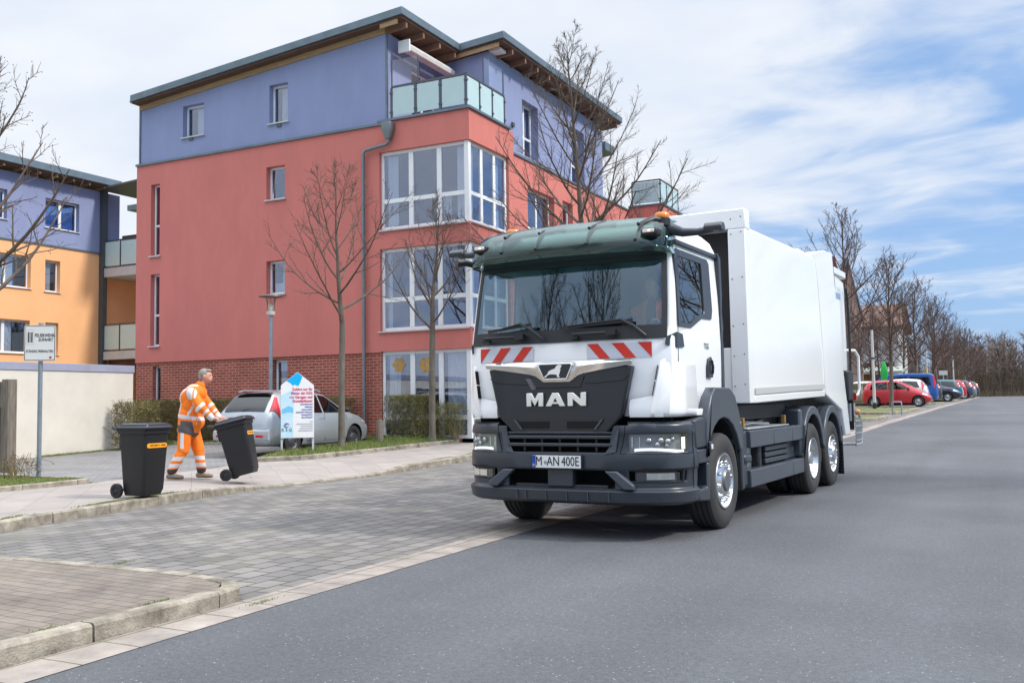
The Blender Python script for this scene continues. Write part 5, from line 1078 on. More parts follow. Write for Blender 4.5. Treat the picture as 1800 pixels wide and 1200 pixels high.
def car(name, label, kind, paint, loc, rotz, group=None, detail=1, sc=1., capm=None, wide=1.):
    K = CARS[kind]; st = K['st']; C = thing(name, label, 'car', loc, rotz, group); C.scale = (sc*wide, sc, sc)
    ys = []
    y = st[0][0]; dy = .06 if detail else .12
    while y < st[-1][0]: ys.append(y); y += dy if abs(y) < 1.6*st[-1][0]/2 else dy*.6
    ys.append(st[-1][0])
    m = MB(); rings = [car_ring(car_smooth(st, y), y) for y in ys]; m.loft(rings)
    o = m.build('body', [paint, M_TRIM], C, smooth=42)
    cut = MB(); cut.cur = 0; R_ = K['r']
    cuts = []
    for wy in K['wh']:
        for s in (-1, 1):
            c = MB(); c.lathe([(0, -.16), (R_+.055, -.16), (R_+.055, .35), (0, .35)], 'x', (s*.72 if s > 0 else -.72, wy, R_), 28)
            if s < 0: c = MB(); c.lathe([(0, -.35), (R_+.055, -.35), (R_+.055, .16), (0, .16)], 'x', (-.72*(1 if kind != 'van' else 1.1), wy, R_), 28)
            co = c.build('cut', [M_TRIM], None); co.matrix_world = Matrix(); cuts.append(co)
            md = o.modifiers.new('b', 'BOOLEAN'); md.operation = 'DIFFERENCE'; md.object = co; md.solver = 'EXACT'
            try: md.material_mode = 'TRANSFER'
            except Exception: pass
    par = o.parent; o.parent = None
    dg = bpy.context.evaluated_depsgraph_get(); me = bpy.data.meshes.new_from_object(o.evaluated_get(dg)); o.modifiers.clear(); old = o.data; o.data = me; bpy.data.meshes.remove(old); o.parent = par
    for c in cuts: bpy.data.objects.remove(c)
    for s in (-1, 1):
        for P in K['side']:
            q = MB(); q.add(*conform(P, lambda y, z: (s*(car_side_x(st, y, z)+.006), y, z), .12)); q.build('side_window', M_CGL, C, smooth=60, recalc=False)
        ya, yb_, yl = K['tl']; q = MB(); n_ = 9; ty = [ya+(yb_-ya)*i/n_ for i in range(n_+1)]
        def tp(y, j, o=.016):
            r = car_ring(car_smooth(st, y), y); i = int(j); f = j-i; p = Vector(r[i]).lerp(Vector(r[min(i+1, 10)]), f); return (s*(p.x+o), y-o*.8, p.z+o*.4)
        q.grid(lambda t, v: tp((yb_+(ya+.03-yb_)*t)*(1-v)+(yb_+.05+(yl-yb_)*t)*v, (8.3-.7*t)*(1-v)+(7.7-2.4*t**1.3)*v), [i/12 for i in range(13)], [0, .2, .4, .6, .8, 1])
        q.build('tail_light', M_TAIL, C, smooth=60, recalc=False)
        q = MB(); q.add(*conform(K['head'], lambda y, z: (s*(car_side_x(st, y, z)+.009), y+.004, z), .08)); q.build('headlight', M_HEADL, C, smooth=60, recalc=False)
    for n, (y0, y1), dy in (('windscreen', K['screen'], .006), ('rear_window', K['back'], -.008)):
        q = MB(); n_ = 8
        def f(t, y):
            p = car_smooth(st, y); h = p[5]; x = t*h*.88; return (x, y+dy, p[2]+.014-.012*abs(t)+.008)
        q.grid(f, [-1, -.6, -.2, .2, .6, 1], [y0+(y1-y0)*i/n_ for i in range(n_+1)]); q.build(n, M_CGL, C, smooth=60, recalc=False)
    for s in (-1, 1):
        for wy in K['wh']:
            W = bpy.data.objects.new('wheel', None); COL.objects.link(W); W.parent = C; W.location = (s*(.725 if kind != 'van' else .83), wy, R_)
            t = MB(); t.lathe([(R_*.62, -.085), (R_*.80, -.098), (R_*.95, -.09), (R_, -.065), (R_, .065), (R_*.95, .09), (R_*.80, .098), (R_*.62, .085)], 'x', (0, 0, 0), 32); t.build('tyre', M_RUB, W, smooth=40)
            t = MB(); t.lathe([(R_*.64, s*.06), (R_*.62, s*.078), (R_*.56, s*.06), (R_*.45, s*.045), (R_*.30, s*.075), (R_*.12, s*.082), (0, s*.082)], 'x', (0, 0, 0), 24); ri = t.build('rim', capm or M_HUBC, W, smooth=40, recalc=False)
            t = MB()
            for k in range(8): a = 2*math.pi*k/8; t.lathe([(R_*.07, s*.066), (0, s*.066)], 'x', (0, R_*.46*math.cos(a), R_*.46*math.sin(a)), 8)
            t.build('rim_holes', M_TRIM, ri, recalc=False)
        mr = MB(); sy = K['screen'][1]-.28; p = car_smooth(st, sy); mr.ball((s*(p[4]+.10), sy, p[1]+.10), (.09, .06, .065), 10, 8); mr.tube([(s*(p[4]-.04), sy, p[1]+.04), (s*(p[4]+.06), sy, p[1]+.07)], .025, 6); mr.build('wing_mirror', M_TRIM if detail == 0 else M_TRIM, C, smooth=60)
    return C
M_SILVER = mat('silver_paint', (.50, .535, .57), .32, .55, coat=.6)
cz = .2
SC = car('parked_car', 'silver estate car parked by the brick wall behind the house-shaped sign', 'estate', M_SILVER, (-15.55, 19.05, zg(19)+.12), R(1), 'cars parked along the street', capm=M_RIMD)
st = CARS['estate']['st']
m = MB()                                         # rear details: wiper, plate, handle bar, bumper lights, roof rails, aerial
m.tube([(-.05, -1.93, 1.02), (.10, -1.90, 1.06), (.33, -1.885, 1.075)], [.022, .014, .008], 6); m.build('rear_wiper', M_TRIM, SC, smooth=50)
m = MB(); m.box(-.27, .27, -2.035, -2.0, .70, .82); pl = m.build('number_plate', M_BLACK, SC); m = MB(); m.box(-.255, .255, -2.04, -2.02, .712, .808); m.build('plate_face', M_PLATE, pl)
m = MB(); text_mb(m, '32', .10, frame_mat((.165, -2.0425, .76), (1, 0, 0), (0, 0, 1)), .001); m.build('plate_lettering', M_INK, pl, recalc=False)
m = MB(); m.box(-.35, .35, -2.02, -1.97, .84, .875); m.build('boot_handle', M_SILVER, SC, bevel=.01)
m = MB(); m.loft([[(x, y-(0.06 if abs(x) < .7 else 0), z) for y, z in ((-1.98, .34), (-2.06, .36), (-2.075, .46), (-2.06, .56), (-1.97, .60))] for x in (-.80, -.7, -.3, .3, .7, .80)]); m.build('rear_bumper', M_SILVER, SC, smooth=50)
for x in (-.58, .58):
    m = MB(); m.box(x-.09, x+.09, -2.12, -2.05, .42, .47); m.build('fog_light', M_TAIL, SC)
    m = MB(); s = 1 if x > 0 else -1; m.tube([(s*.58, -1.45, 1.46), (s*.575, -1.30, 1.495), (s*.57, .0, 1.50), (s*.575, .15, 1.46)], .016, 6); m.build('roof_rail', M_SILVER, SC, smooth=50)
    for y in (-.66, .05):
        m = MB(); m.box(s*.825, s*.848, y-.30 if y > 0 else y+.05, y-.12 if y > 0 else y+.23, .80, .825); m.build('door_handle', M_SILVER, SC, bevel=.006)
    m = MB(); m.tube([(s*.838, y, z) for y, z in ((-.70, .93), (-.78, .62), (-.70, .30), (-.02, .25), (0, .55), (-.02, .93))], .004, 4); m.tube([(s*.836, y, z) for y, z in ((0, .60), (.02, .28), (.85, .26), (.92, .55), (.86, .90))], .004, 4); m.build('door_seam', M_TRIM, SC)
    m = MB(); m.box(min(s*.832, s*.848), max(s*.832, s*.848), -.75, .92, .52, .55); m.build('rubbing_strip', M_SILVER, SC, bevel=.006)
m = MB(); m.box(-.50, .50, -1.66, -1.50, 1.415, 1.435); m.build('brake_light_spoiler', mat('spoiler_dark', (.03, .012, .012), .2), SC, bevel=.01)
m = MB(); m.tube([(.10, .25, 1.42), (.10, .10, 1.62)], .006, 5); m.build('aerial', M_TRIM, SC)
# the row of cars parked nose or tail to the street further on
def paint(n, c, met=.2, r=.3): return mat(n+'_paint', c, r, met, coat=.7)
ROW = [  # label, kind, paint, nose px, depth Y, faces the road?, scale
 ('small bright red hatchback parked side-on, nearest of the row of cars behind the truck', 'hatch', paint('red', (.52, .02, .03)), 1638, 57.0, True, 1.0),
 ('cream coloured small car with its nose showing left of the red hatchback', 'hatch', paint('cream', (.62, .60, .54)), 1560, 62.0, False, 1.0),
 ('white hatchback with tall red tail lights seen over the red hatchback', 'hatch', paint('white', (.76, .77, .78), .0), 1633, 61.5, False, 1.06),
 ('bright blue van with roof bars and tall tail lights behind the white hatchback', 'van', paint('blue', (.012, .09, .36)), 1649, 66.5, False, 1.0),
 ('dark grey hatchback with its tail showing between the blue van and the black estate', 'hatch', paint('dark_grey', (.05, .055, .065)), 1657, 70.0, False, 1.02),
 ('black estate car with alloy wheels and its nose to the street', 'estate', paint('navy_black', (.018, .022, .045)), 1690, 74.0, True, 1.05),
 ('teal hatchback half hidden behind the black estate car', 'hatch', paint('teal', (.012, .14, .19)), 1692, 79.5, False, 1.08),
 ('light silver car low beside the teal hatchback', 'estate', paint('pale_silver', (.55, .57, .60), .5), 1695, 83.5, False, .95),
 ('red hatchback far down the row with its tail to the street', 'hatch', paint('scarlet', (.50, .02, .03)), 1700, 88.0, False, 1.12),
 ('dark blue hatchback far down the row beside the far red one', 'hatch', paint('slate', (.06, .075, .11)), 1712, 92.5, False, 1.12),
 ('grey silver estate second from the far end of the row', 'estate', paint('mid_silver', (.30, .31, .34), .5), 1718, 97.0, False, 1.0),
 ('dark hatchback parked at the far end of the row', 'hatch', paint('graphite', (.06, .065, .08)), 1723, 102.0, False, 1.1)]
for i, (lab, kind, pm, px_, Y, nose, sc) in enumerate(ROW):
    q = at_y(px_, 700, Y); L = CARS[kind]['st'][-1][0]*sc
    car('parked_car', lab, kind, pm, (q.x-L, Y, zg(Y)+.004 if i else zg(Y)+.006), R(-90 if nose else 90), 'cars parked along the street', detail=0, sc=sc)
# ================================================================== bins, signs, lamps, posts
M_BIN = mat('bin_plastic', (.011, .011, .013), .5, var=.12, vscale=4, bump=.08, bscale=300); M_LID = mat('bin_lid_plastic', (.020, .022, .030), .33, var=.1)
M_STK = mat('orange_sticker', (.85, .34, .01), .5); M_GALV = mat('galvanised_pole', (.27, .32, .37), .45, .6, var=.15, vscale=6); M_LGREY = mat('pale_grey_post', (.52, .53, .54), .5)
def rrect(hx, hy, r, z, n=4, cx=0, cy=0):
    P = []
    for sx_, sy_, a0 in ((1, 1, 0), (-1, 1, 90), (-1, -1, 180), (1, -1, 270)):
        for k in range(n+1): a = R(a0+90*k/n); P.append((cx+sx_*(hx-r)+r*math.cos(a), cy+sy_*(hy-r)+r*math.sin(a), z))
    return P
def wheelie_bin(label, loc, rotz, tilt=0., h=.94):      # local: +x = front, axle along y at the back
    B_ = thing('wheelie_bin', label, 'bin', loc, rotz, 'black wheelie bins on the pavement'); B_.rotation_euler = (0, tilt, rotz)
    k = h/.94; x0 = .10
    m = MB(); m.loft([rrect(.175, .18, .05, .03*k, cx=x0+.14), rrect(.20, .195, .05, .10*k, cx=x0+.15), rrect(.235, .225, .045, .72*k, cx=x0+.155), rrect(.245, .23, .045, .80*k, cx=x0+.155), rrect(.262, .245, .045, .805*k, cx=x0+.155), rrect(.265, .247, .045, .865*k, cx=x0+.155)])
    b = m.build('body', M_BIN, B_, smooth=40)
    m = MB(); m.box(x0-.105, x0-.06, -.20, .20, .62*k, .80*k); m.build('rear_rib', M_BIN, b, bevel=.015)
    m = MB(); m.loft([rrect(.285, .262, .05, .866*k, cx=x0+.165), rrect(.288, .265, .05, .885*k, cx=x0+.165), rrect(.275, .25, .05, .90*k, cx=x0+.165), rrect(.262, .238, .045, .902*k, cx=x0+.165), rrect(.255, .23, .04, .922*k, cx=x0+.165), rrect(.21, .185, .04, .938*k, cx=x0+.165), rrect(.20, .175, .04, .94*k, cx=x0+.165)])
    m.box(x0+.10, x0+.16, -.10, .10, .938*k, .955*k)
    l = m.build('lid', M_LID, B_, smooth=35)
    m = MB(); m.tube([(x0-.10, -.22, .855*k), (x0-.20, -.215, .885*k), (x0-.225, -.18, .895*k), (x0-.225, .18, .895*k), (x0-.20, .215, .885*k), (x0-.10, .22, .855*k)], .020, 8); m.build('handle', M_LID, l, smooth=50)
    for s in (-1, 1):
        m = MB(); yy = s*.235; m.lathe([(.055, -.028), (.085, -.03), (.098, -.022), (.10, 0), (.098, .022), (.085, .03), (.055, .028)], 'y', (0, yy, .10), 28); t = m.build('wheel', M_BIN, B_, smooth=40)
        m = MB(); m.lathe([(.066, s*.026), (.055, s*.014), (.03, s*.018), (.022, s*.03), (0, s*.03)], 'y', (0, yy, .10), 20)
        for q in range(6): a = 2*math.pi*q/6; bar(m, (.02*math.cos(a), yy+s*.022, .10+.02*math.sin(a)), (.06*math.cos(a), yy+s*.022, .10+.06*math.sin(a)), .012, .012)
        m.build('hub', M_LID, t, smooth=40, recalc=False)
    m = MB(); m.tube([(0, -.21, .10), (0, .21, .10)], .012, 8); m.build('axle', M_BIN, B_)
    xs = x0+.155+.236
    m = MB(); P = rrect(.0, .0, .0, 0); 
    pts = []
    for sy, a0 in ((1, -90), (-1, 90)):
        for q in range(9): a = R(a0+180*q/8); pts.append((sy*.155+.032*math.cos(a), .655*k+.032*math.sin(a)))
    m.add([(xs-.004+(z-.655*k)*.018+.004, y, z) for y, z in pts], [tuple(range(len(pts)))]); so = m.build('sticker', M_STK, B_, recalc=False)
    m = MB(); rnd = random.Random(4); y = -.15
    while y < .15:
        w = rnd.uniform(.006, .014)
        if rnd.random() > .18: m.add([(xs+.0025, y, .648*k), (xs+.0025, y+w, .648*k), (xs+.0028, y+w, .664*k), (xs+.0028, y, .664*k)], [(0, 1, 2, 3)])
        y += w+.004
    m.build('sticker_print', M_INK, so, recalc=False)
    return B_
wheelie_bin('upright black wheelie bin with an orange sticker standing at the kerb', (-10.89, 9.73, .124), R(3), h=1.02)
wheelie_bin('tilted black wheelie bin held by the man in orange', (-11.56, 12.46, .125), R(26), tilt=R(-13.5), h=1.0)

# fire access sign on its pole
q = gnd(68, 838, .19); FS = thing('road_sign', 'white fire brigade access sign with a ladder symbol on a grey pole', 'sign', q)
m = MB(); m.tube([(0, 0, -.1), (0, 0, 2.62)], .038, 16); m.lathe([(.042, 2.62), (.042, 2.66), (0, 2.665)], 'z', (0, 0, 0), 12); m.build('pole', M_GALV, FS, smooth=50)
SX = Matrix.Translation((0, 0, 0)) @ Matrix.Rotation(R(38), 4, 'Z')      # faces the street corner
def spanel(m, x0, x1, z0, z1, y0, y1): m.box(x0, x1, y0, y1, z0, z1)
pw, z0, z1 = .255, 2.0, 2.62
m = MB(); m.X = SX; m.prism([(x, z) for x, _, z in [(a, 0, b) for a, b, c in rrect(pw, (z1-z0)/2, .03, 0, cy=(z0+z1)/2)]], 'y', -.062, -.05); so = m.build('sign_panel', mat('sign_white', (.66, .68, .68), .5), FS)
m = MB(); m.X = SX
for a, b, c, d in ((-pw+.012, pw-.012, z0+.010, z0+.018), (-pw+.012, pw-.012, z1-.018, z1-.010), (-pw+.010, -pw+.018, z0+.02, z1-.02), (pw-.018, pw-.010, z0+.02, z1-.02)): m.box(a, b, -.0645, -.0615, c, d)
m.build('sign_border', M_INK, so)
m = MB(); m.X = SX
for x in (-.185, -.125): m.box(x-.008, x+.008, -.0650, -.061, 2.32, 2.50)
for z in (2.34, 2.375, 2.41, 2.445, 2.48): m.box(-.185, -.125, -.0645, -.061, z-.007, z+.007)
m.build('ladder_symbol', M_INK, so)
for (a, b, c, d) in ((-.215, -.095, 2.285, 2.29), (-.215, -.095, 2.535, 2.54), (-.217, -.213, 2.285, 2.54), (-.097, -.093, 2.285, 2.54)):
    m = MB(); m.X = SX; m.box(a, b, -.0642, -.061, c, d); m.build('symbol_frame', mat('soft_pink_line', (.55, .42, .42), .6), so)
m = MB(); FX = SX @ frame_mat((.085, -.0625, 2.44), (1, 0, 0), (0, 0, 1)); text_mb(m, 'FEUERWEHR-', .078, FX, .001, sx=.72, bold=.0022); m.build('sign_lettering', M_INK, so, recalc=False); m = MB(); text_mb(m, 'ZUFAHRT', .075, SX @ frame_mat((.095, -.0625, 2.365), (1, 0, 0), (0, 0, 1)), .001, sx=.72, bold=.0022)
m.build('sign_lettering', M_INK, so, recalc=False); m = MB(); text_mb(m, 'STÄNDIG FREIHALTEN', .062, SX @ frame_mat((.0, -.0625, 2.165), (1, 0, 0), (0, 0, 1)), .001, sx=.70, bold=.0016); m.build('sign_lettering', M_INK, so, recalc=False)
m = MB(); m.X = SX; m.lathe([(0, -.066), (.020, -.066), (.022, -.06)], 'y', (.175, 0, 2.06), 16); m.build('seal_dot', mat('brown_seal', (.28, .07, .03), .5), so)

# house-shaped tenants' sign
K = thing('notice_board', 'white and sky blue house-shaped sign for tenants standing on two short posts', 'sign', (-14.17, 17.36, zg(17.4)+.22), R(40))
M_SW = mat('board_white', (.78, .79, .80), .4); M_SKY = mat('board_sky', (.40, .66, .80), .4, col2=(.62, .78, .86), vscale=3); M_CY = mat('board_cyan', (.0, .42, .80), .4)
W2 = .365; zb, zs, zt = .34, 1.52, 1.82
m = MB(); m.prism([(-W2, zb), (W2, zb), (W2, zs), (0.0, zt), (-W2, zs)], 'y', -.012, .012); kb = m.build('board', M_SW, K, bevel=.004)
m = MB(); m.prism([(-W2+.003, zb+.003), (-.085, zb+.003), (-.10, .75), (-.085, 1.0), (-.05, 1.25), (-.03, 1.38), (-.16, 1.40), (-W2+.003, 1.30)], 'y', -.0145, -.011); m.build('printed_sky', M_SKY, kb)
m = MB(); m.prism([(-.24, zs+.10), (0, zt-.004), (.115, zt-.10), (.06, zs+.06), (.02, zs-.02), (-.06, zs+.02), (-.10, zs-.01), (-.15, zs+.05)], 'y', -.0148, -.011); m.build('printed_roof_sky', M_CY, kb)
m = MB(); m.prism([(-.34, .98), (-.20, 1.06), (-.09, 1.02), (-.09, .90), (-.2, .92), (-.34, .88)], 'y', -.0155, -.011); m.build('printed_cloud', mat('board_mid_sky', (.16, .52, .78), .4), kb)
m = MB()
for i, t_ in enumerate(('Zufahrt nur für', 'Mieter der KSG', 'von Garagen und', 'Einstellplätzen!')): text_mb(m, t_, .082, frame_mat((.335, -.0165, 1.43-.088*i), (1, 0, 0), (0, 0, 1)), .0008, 'RIGHT', .90, .0022)
m.build('red_lettering', mat('board_red', (.66, .03, .12), .5), kb, recalc=False)
m = MB()
for i, t_ in enumerate(('für Unbefugte ist', 'untersagt,', 'widerrechtlich', 'abgestellte Fahrzeuge', 'kostenpflichtig', 'abzuschleppen')[2:]): text_mb(m, t_, .05, frame_mat((.335, -.0165, .975-.058*i), (1, 0, 0), (0, 0, 1)), .0008, 'RIGHT', .85, .001)
rnd = random.Random(2)
for (n, z) in ((11, 1.09), (7, 1.032)):
    x = .335
    for i in range(n): w = rnd.uniform(.012, .024); m.add([(x-w, -.0168, z-.013), (x, -.0168, z-.013), (x, -.0168, z+.013), (x-w, -.0168, z+.013)], [(0, 1, 2, 3)]); x -= w+.006
m.build('blue_lettering', mat('board_blue', (.06, .07, .34), .5), kb, recalc=False)
m = MB()
for (n, z) in ((4, .70), (17, .65), (12, .60), (13, .55), (15, .50)):
    x = .335
    for i in range(n): w = rnd.uniform(.010, .020); m.add([(x-w, -.0168, z-.009), (x, -.0168, z-.009), (x, -.0168, z+.009), (x-w, -.0168, z+.009)], [(0, 1, 2, 3)]); x -= w+.006
m.build('small_print', mat('board_grey', (.25, .27, .36), .5), kb, recalc=False)
m = MB(); text_mb(m, 'K S G', .10, frame_mat((-.235, -.0175, .52), (1, 0, 0), (0, 0, 1)), .0008, sx=.95, bold=.002); m.build('logo_lettering', mat('board_teal', (.05, .16, .20), .5), kb, recalc=False)
for (col, a0, a1, r) in (((.60, .05, .10), 20, 160, .055), ((.06, .20, .50), 180, 330, .055), ((.06, .20, .50), 60, 250, .03)):
    m = MB(); m.tube([(-.235+r*math.cos(R(a)), -.018, .63+r*.8*math.sin(R(a))) for a in range(a0, a1+1, 20)], .009, 5); m.build('logo_swirl', mat('logo_%d' % a0, col, .5), kb)
for x in (-.345, .345):
    m = MB(); m.box(x-.022, x+.022, .013, .05, -.12, 1.45); m.build('post', M_LGREY, K)
# garden lamp by the gable
Lp = thing('street_lamp', 'tall grey lamp with a flat disc roof over a glass lantern by the brick wall', 'lamp', (-17.9, 20.8, zg(20.8)+.12))
m = MB(); m.tube([(0, 0, -.1), (0, 0, 3.58)], .052, 14); m.build('pole', M_GALV, Lp, smooth=50)
m = MB(); m.lathe([(.052, 3.55), (.11, 3.58), (.12, 3.66), (.10, 3.68), (0, 3.68)], 'z', (0, 0, 0), 20); m.build('lantern_base', M_LGREY, Lp, smooth=40)
m = MB(); m.lathe([(.10, 3.68), (.155, 4.06)], 'z', (0, 0, 0), 24); m.build('lantern_glass', glass('lantern_glass', (.86, .84, .80), .06), Lp, smooth=50, recalc=False)
m = MB(); m.lathe([(0, 3.68), (.06, 3.70), (.075, 3.84), (.05, 3.90), (0, 3.91)], 'z', (0, 0, 0), 16); m.build('bulb', mat('lamp_bulb', (.80, .74, .66), .5), Lp, smooth=50)
m = MB(); m.lathe([(0, 4.14), (.20, 4.13), (.33, 4.10), (.335, 4.085), (.30, 4.075), (0, 4.06)], 'z', (0, 0, 0), 32)
for a in (0, 90, 180, 270): m.tube([(.11*math.cos(R(a)), .11*math.sin(R(a)), 3.68), (.16*math.cos(R(a)), .16*math.sin(R(a)), 4.07)], .008, 5)
m.build('disc_roof', mat('lamp_roof', (.20, .20, .20), .45, .4), Lp, smooth=35)
# weathered timber posts of a carport at the left edge
M_OLDW = mat('weathered_timber', (.10, .085, .07), .9, col2=(.26, .22, .18), vscale=4, bump=.6, bscale=30, stretch=(6, 6, .6))
CPt = thing('carport', 'weathered timber posts of a carport at the left edge beside the cream wall', 'carport', (-17.82, 12.70, .2))
m = MB(); m.box(.14, .34, -.10, .10, -.15, 1.76); m.build('post', M_OLDW, CPt, bevel=.012)
m = MB(); m.box(-2.4, .34, -.07, .07, 1.762, 1.92) if False else m.box(-2.4, .14, -.06, .06, 1.20, 1.42); m.build('rail', M_OLDW, CPt, bevel=.01)
m = MB(); m.box(-2.4, -2.2, -.10, .10, -.15, 1.76); m.build('post', M_OLDW, CPt, bevel=.012)
m = MB()
for i in range(11): m.box(-2.2+.21*i, -2.01+.21*i, .065, .09, -.1, 1.72)
m.build('boarding', M_OLDW, CPt)
# low bollard by the car
q = gnd(668, 777, .27); Bo = thing('bollard', 'short dark weathered wooden bollard in the grass in front of the silver car', 'bollard', q)
m = MB(); m.lathe([(0, -.1), (.085, -.1), (.085, .52), (.07, .56), (0, .57)], 'z', (0, 0, 0), 14); m.build('post', M_OLDW, Bo, smooth=40)
# ---- far along the street
for i, (px_, top, Y, lab) in enumerate(((1537, 580, 48.5, 'thin pale street pole with a dark foot in front of the red hatchback'), (1631, 610, 82, 'pale street pole with a yellow band behind the blue van'), (1678, 632, 108, 'pale street pole furthest down the street'))):
    a = at_y(px_, 700, Y); h = at_y(px_, top, Y).z; P_ = thing('street_pole', lab, 'pole', (a.x, Y, zg(Y)+.1), 0, 'pale poles along the street')
    m = MB(); m.tube([(0, 0, 0), (0, 0, h-zg(Y)-.1)], [.075, .055], 10); m.build('pole', M_LGREY, P_, smooth=50)
    m = MB(); m.lathe([(.085, -.02), (.085, .28), (.076, .30)], 'z', (0, 0, 0), 10); m.build('foot', M_BLACK, P_)
    if i == 1: m = MB(); m.lathe([(.075, 2.0), (.085, 2.0), (.085, 2.3), (.07, 2.3)], 'z', (0, 0, 0), 10); m.build('band', mat('yellow_band', (.75, .55, .03), .5), P_)
    if i == 0: m = MB(); m.lathe([(.068, 2.35), (.085, 2.35), (.085, 2.43), (.068, 2.43)], 'z', (0, 0, 0), 10); m.build('band', M_BLACK, P_)
a = gnd(1577, 727, .115); Hp = thing('hoop_rail', 'small galvanised steel hoop rail on the grass island', 'rail', a)
m = MB(); m.tube([(-.17, 0, -.05), (-.17, 0, .44), (-.15, 0, .46), (.15, 0, .46), (.17, 0, .44), (.17, 0, -.05)], .026, 8); m.build('hoop', M_GALV, Hp, smooth=50)
a = at_y(1555, 676, 64); Gb = thing('litter_bin', 'bright green litter bin on a pale post beside the red hatchback', 'bin', (a.x, 64, zg(64)))
m = MB(); m.tube([(0, 0, 0), (0, 0, a.z-zg(64)+.1)], .05, 8); m.build('post', M_LGREY, Gb)
m = MB(); zz = a.z-zg(64); m.loft([rrect(.13, .12, .03, zz), rrect(.20, .18, .04, zz+.75), rrect(.21, .19, .04, zz+.80), rrect(.12, .12, .03, zz+1.2), rrect(.05, .05, .02, zz+1.45)]); m.build('container', mat('litter_green', (.02, .42, .07), .4), Gb, smooth=40)
a = at_y(1658, 655, 95); Ws = thing('road_sign', 'small plain white board on a thin post far down the row of cars', 'sign', (a.x, 95, zg(95)))
m = MB(); m.box(-.35, .35, -.02, .02, a.z-zg(95)-.2, a.z-zg(95)+.2); m.build('sign_panel', M_SW, Ws); m = MB(); m.tube([(0, .05, 0), (0, .05, a.z-zg(95)+.2)], .03, 6); m.build('post', M_LGREY, Ws)
# far fence and houses
M_TILE = brickmat('red_roof_tiles', (.28, .07, .04), (.22, .055, .035), (.10, .03, .02), .3, .2, .02, bump=.5)
M_PINKB = brickmat('pale_pink_brick', (.48, .35, .30), (.42, .31, .27), (.52, .46, .42), .5, .16, .012, bump=.2)
xr = at_y(1515, 600, 72).x; xa = at_y(1489, 452, 72).x; za = at_y(1489, 452, 72).z; ze = at_y(1513, 556, 72).z; hw = xr-xa
H1 = thing('house', 'tall house with a steep gable of pale pink brick rising behind the truck', 'house', (xa, 72, zg(72)), R(12))
za -= zg(72); ze -= zg(72)
m = MB(); m.prism([(-hw, -1), (hw, -1), (hw, ze), (0, za-.35), (-hw, ze)], 'y', 0, 12); m.build('wall', M_PINKB, H1)
m = MB(); m.prism([(hw+.12, ze-.35), (hw+.12, ze-.05), (0, za), (-hw-.12, ze-.05), (-hw-.12, ze-.35), (0, za-.3)], 'y', -.05, 12.2); m.build('roof', M_TILE, H1)
m = MB(); m.prism([(hw+.14, ze-.35), (hw+.14, ze), (0, za+.05), (-.5, za-.55), (-.35, za-1.1), (0, za-.42)], 'y', -.2, -.055); m.build('barge_board', M_ZINC, H1)
m = MB(); m.prism([(-7, za-2.6), (-.6, za-2.6), (-1.0, za-.25), (-6.6, za-.25)], 'y', -2.5, -.22); m.build('side_roof', M_TILE, H1); m = MB(); m.box(-6.8, -.8, -2.3, -.22, -1, za-2.61); m.build('side_wall', M_PINKB, H1)
for (x, z) in ((hw-1.7, 3.2), (hw-1.7, 5.6)):
    m = MB(); m.box(x, x+.9, -.05, -.0, z, z+1.3); w_ = m.build('window', M_UPVC, H1); m = MB(); m.box(x+.08, x+.82, -.07, -.05, z+.08, z+1.22); m.build('pane', M_CGL, w_)
H2 = thing('house', 'house with a low brown roof and white wall beyond the steep gabled one', 'house', (-16, 96, zg(96)))
x0, x1 = at_y(1500, 600, 92).x, at_y(1577, 600, 92).x; zt = at_y(1560, 575, 92).z; zr = at_y(1530, 556, 96).z
m = MB(); m.box(x0, x1, 92, 102, 0, zt); m.build('wall', mat('white_render', (.50, .52, .54), .9, var=.05), H2, world=True)
m = MB(); m.prism([(91.4, zt-.15), (97, zr+.9), (102.6, zt-.15), (102.6, zt+.1), (97, zr+1.15), (91.4, zt+.1)], 'x', x0-.4, x1+.5); m.build('roof', mat('brown_tiles', (.17, .10, .075), .8, var=.2, vscale=4), H2, world=True)
for xx in (x0+.8, x0+2.4): m = MB(); m.box(xx, xx+1.0, 91.95, 92.0, 3.0, 4.4); m.build('window', M_CGL, H2, world=True)
H3 = thing('shed', 'brown timber shed with a pale green roof under the trees', 'shed', (-11, 80, zg(80)))
x0, x1 = at_y(1518, 660, 78).x, at_y(1577, 660, 78).x; zt = at_y(1550, 657, 78).z
m = MB(); m.box(x0, x1, 78, 82, .5, zt); m.build('wall', mat('shed_boards', (.22, .115, .055), .8, var=.3, vscale=3, stretch=(8, 8, .3)), H3, world=True)
m = MB(); m.prism([(77.6, zt), (82.4, zt+.5), (82.4, zt+.65), (77.6, zt+.2)], 'x', x0-.3, x1+.4); m.build('roof', mat('shed_roof', (.42, .47, .42), .6), H3, world=True)
# ================================================================== trees, hedges, grass
M_BARK = mat('tree_bark', (.085, .073, .058), .95, col2=(.19, .165, .135), vscale=9, bump=.8, bscale=35, stretch=(1, 1, .35))
M_TWIG = mat('twig_bark', (.070, .052, .042), .9, col2=(.15, .115, .09), vscale=4)
M_TWIGR = mat('reddish_twigs', (.075, .046, .040), .9, col2=(.12, .078, .065), vscale=3)
def rv(rnd, a=1.): return Vector((rnd.uniform(-a, a), rnd.uniform(-a, a), rnd.uniform(-a, a)))
def limb(mb, rnd, p, d, L, r, n, up, wob, sides, tip=.25):
    pts, rs = [p.copy()], [r]; d = d.normalized()
    for i in range(1, n+1):
        d = (d+Vector((0, 0, up))+rv(rnd, wob)).normalized(); p = p+d*(L/n); pts.append(p.copy()); rs.append(r*(1-(1-tip)*i/n))
    mb.tube(pts, rs, sides, caps=False); return pts, rs
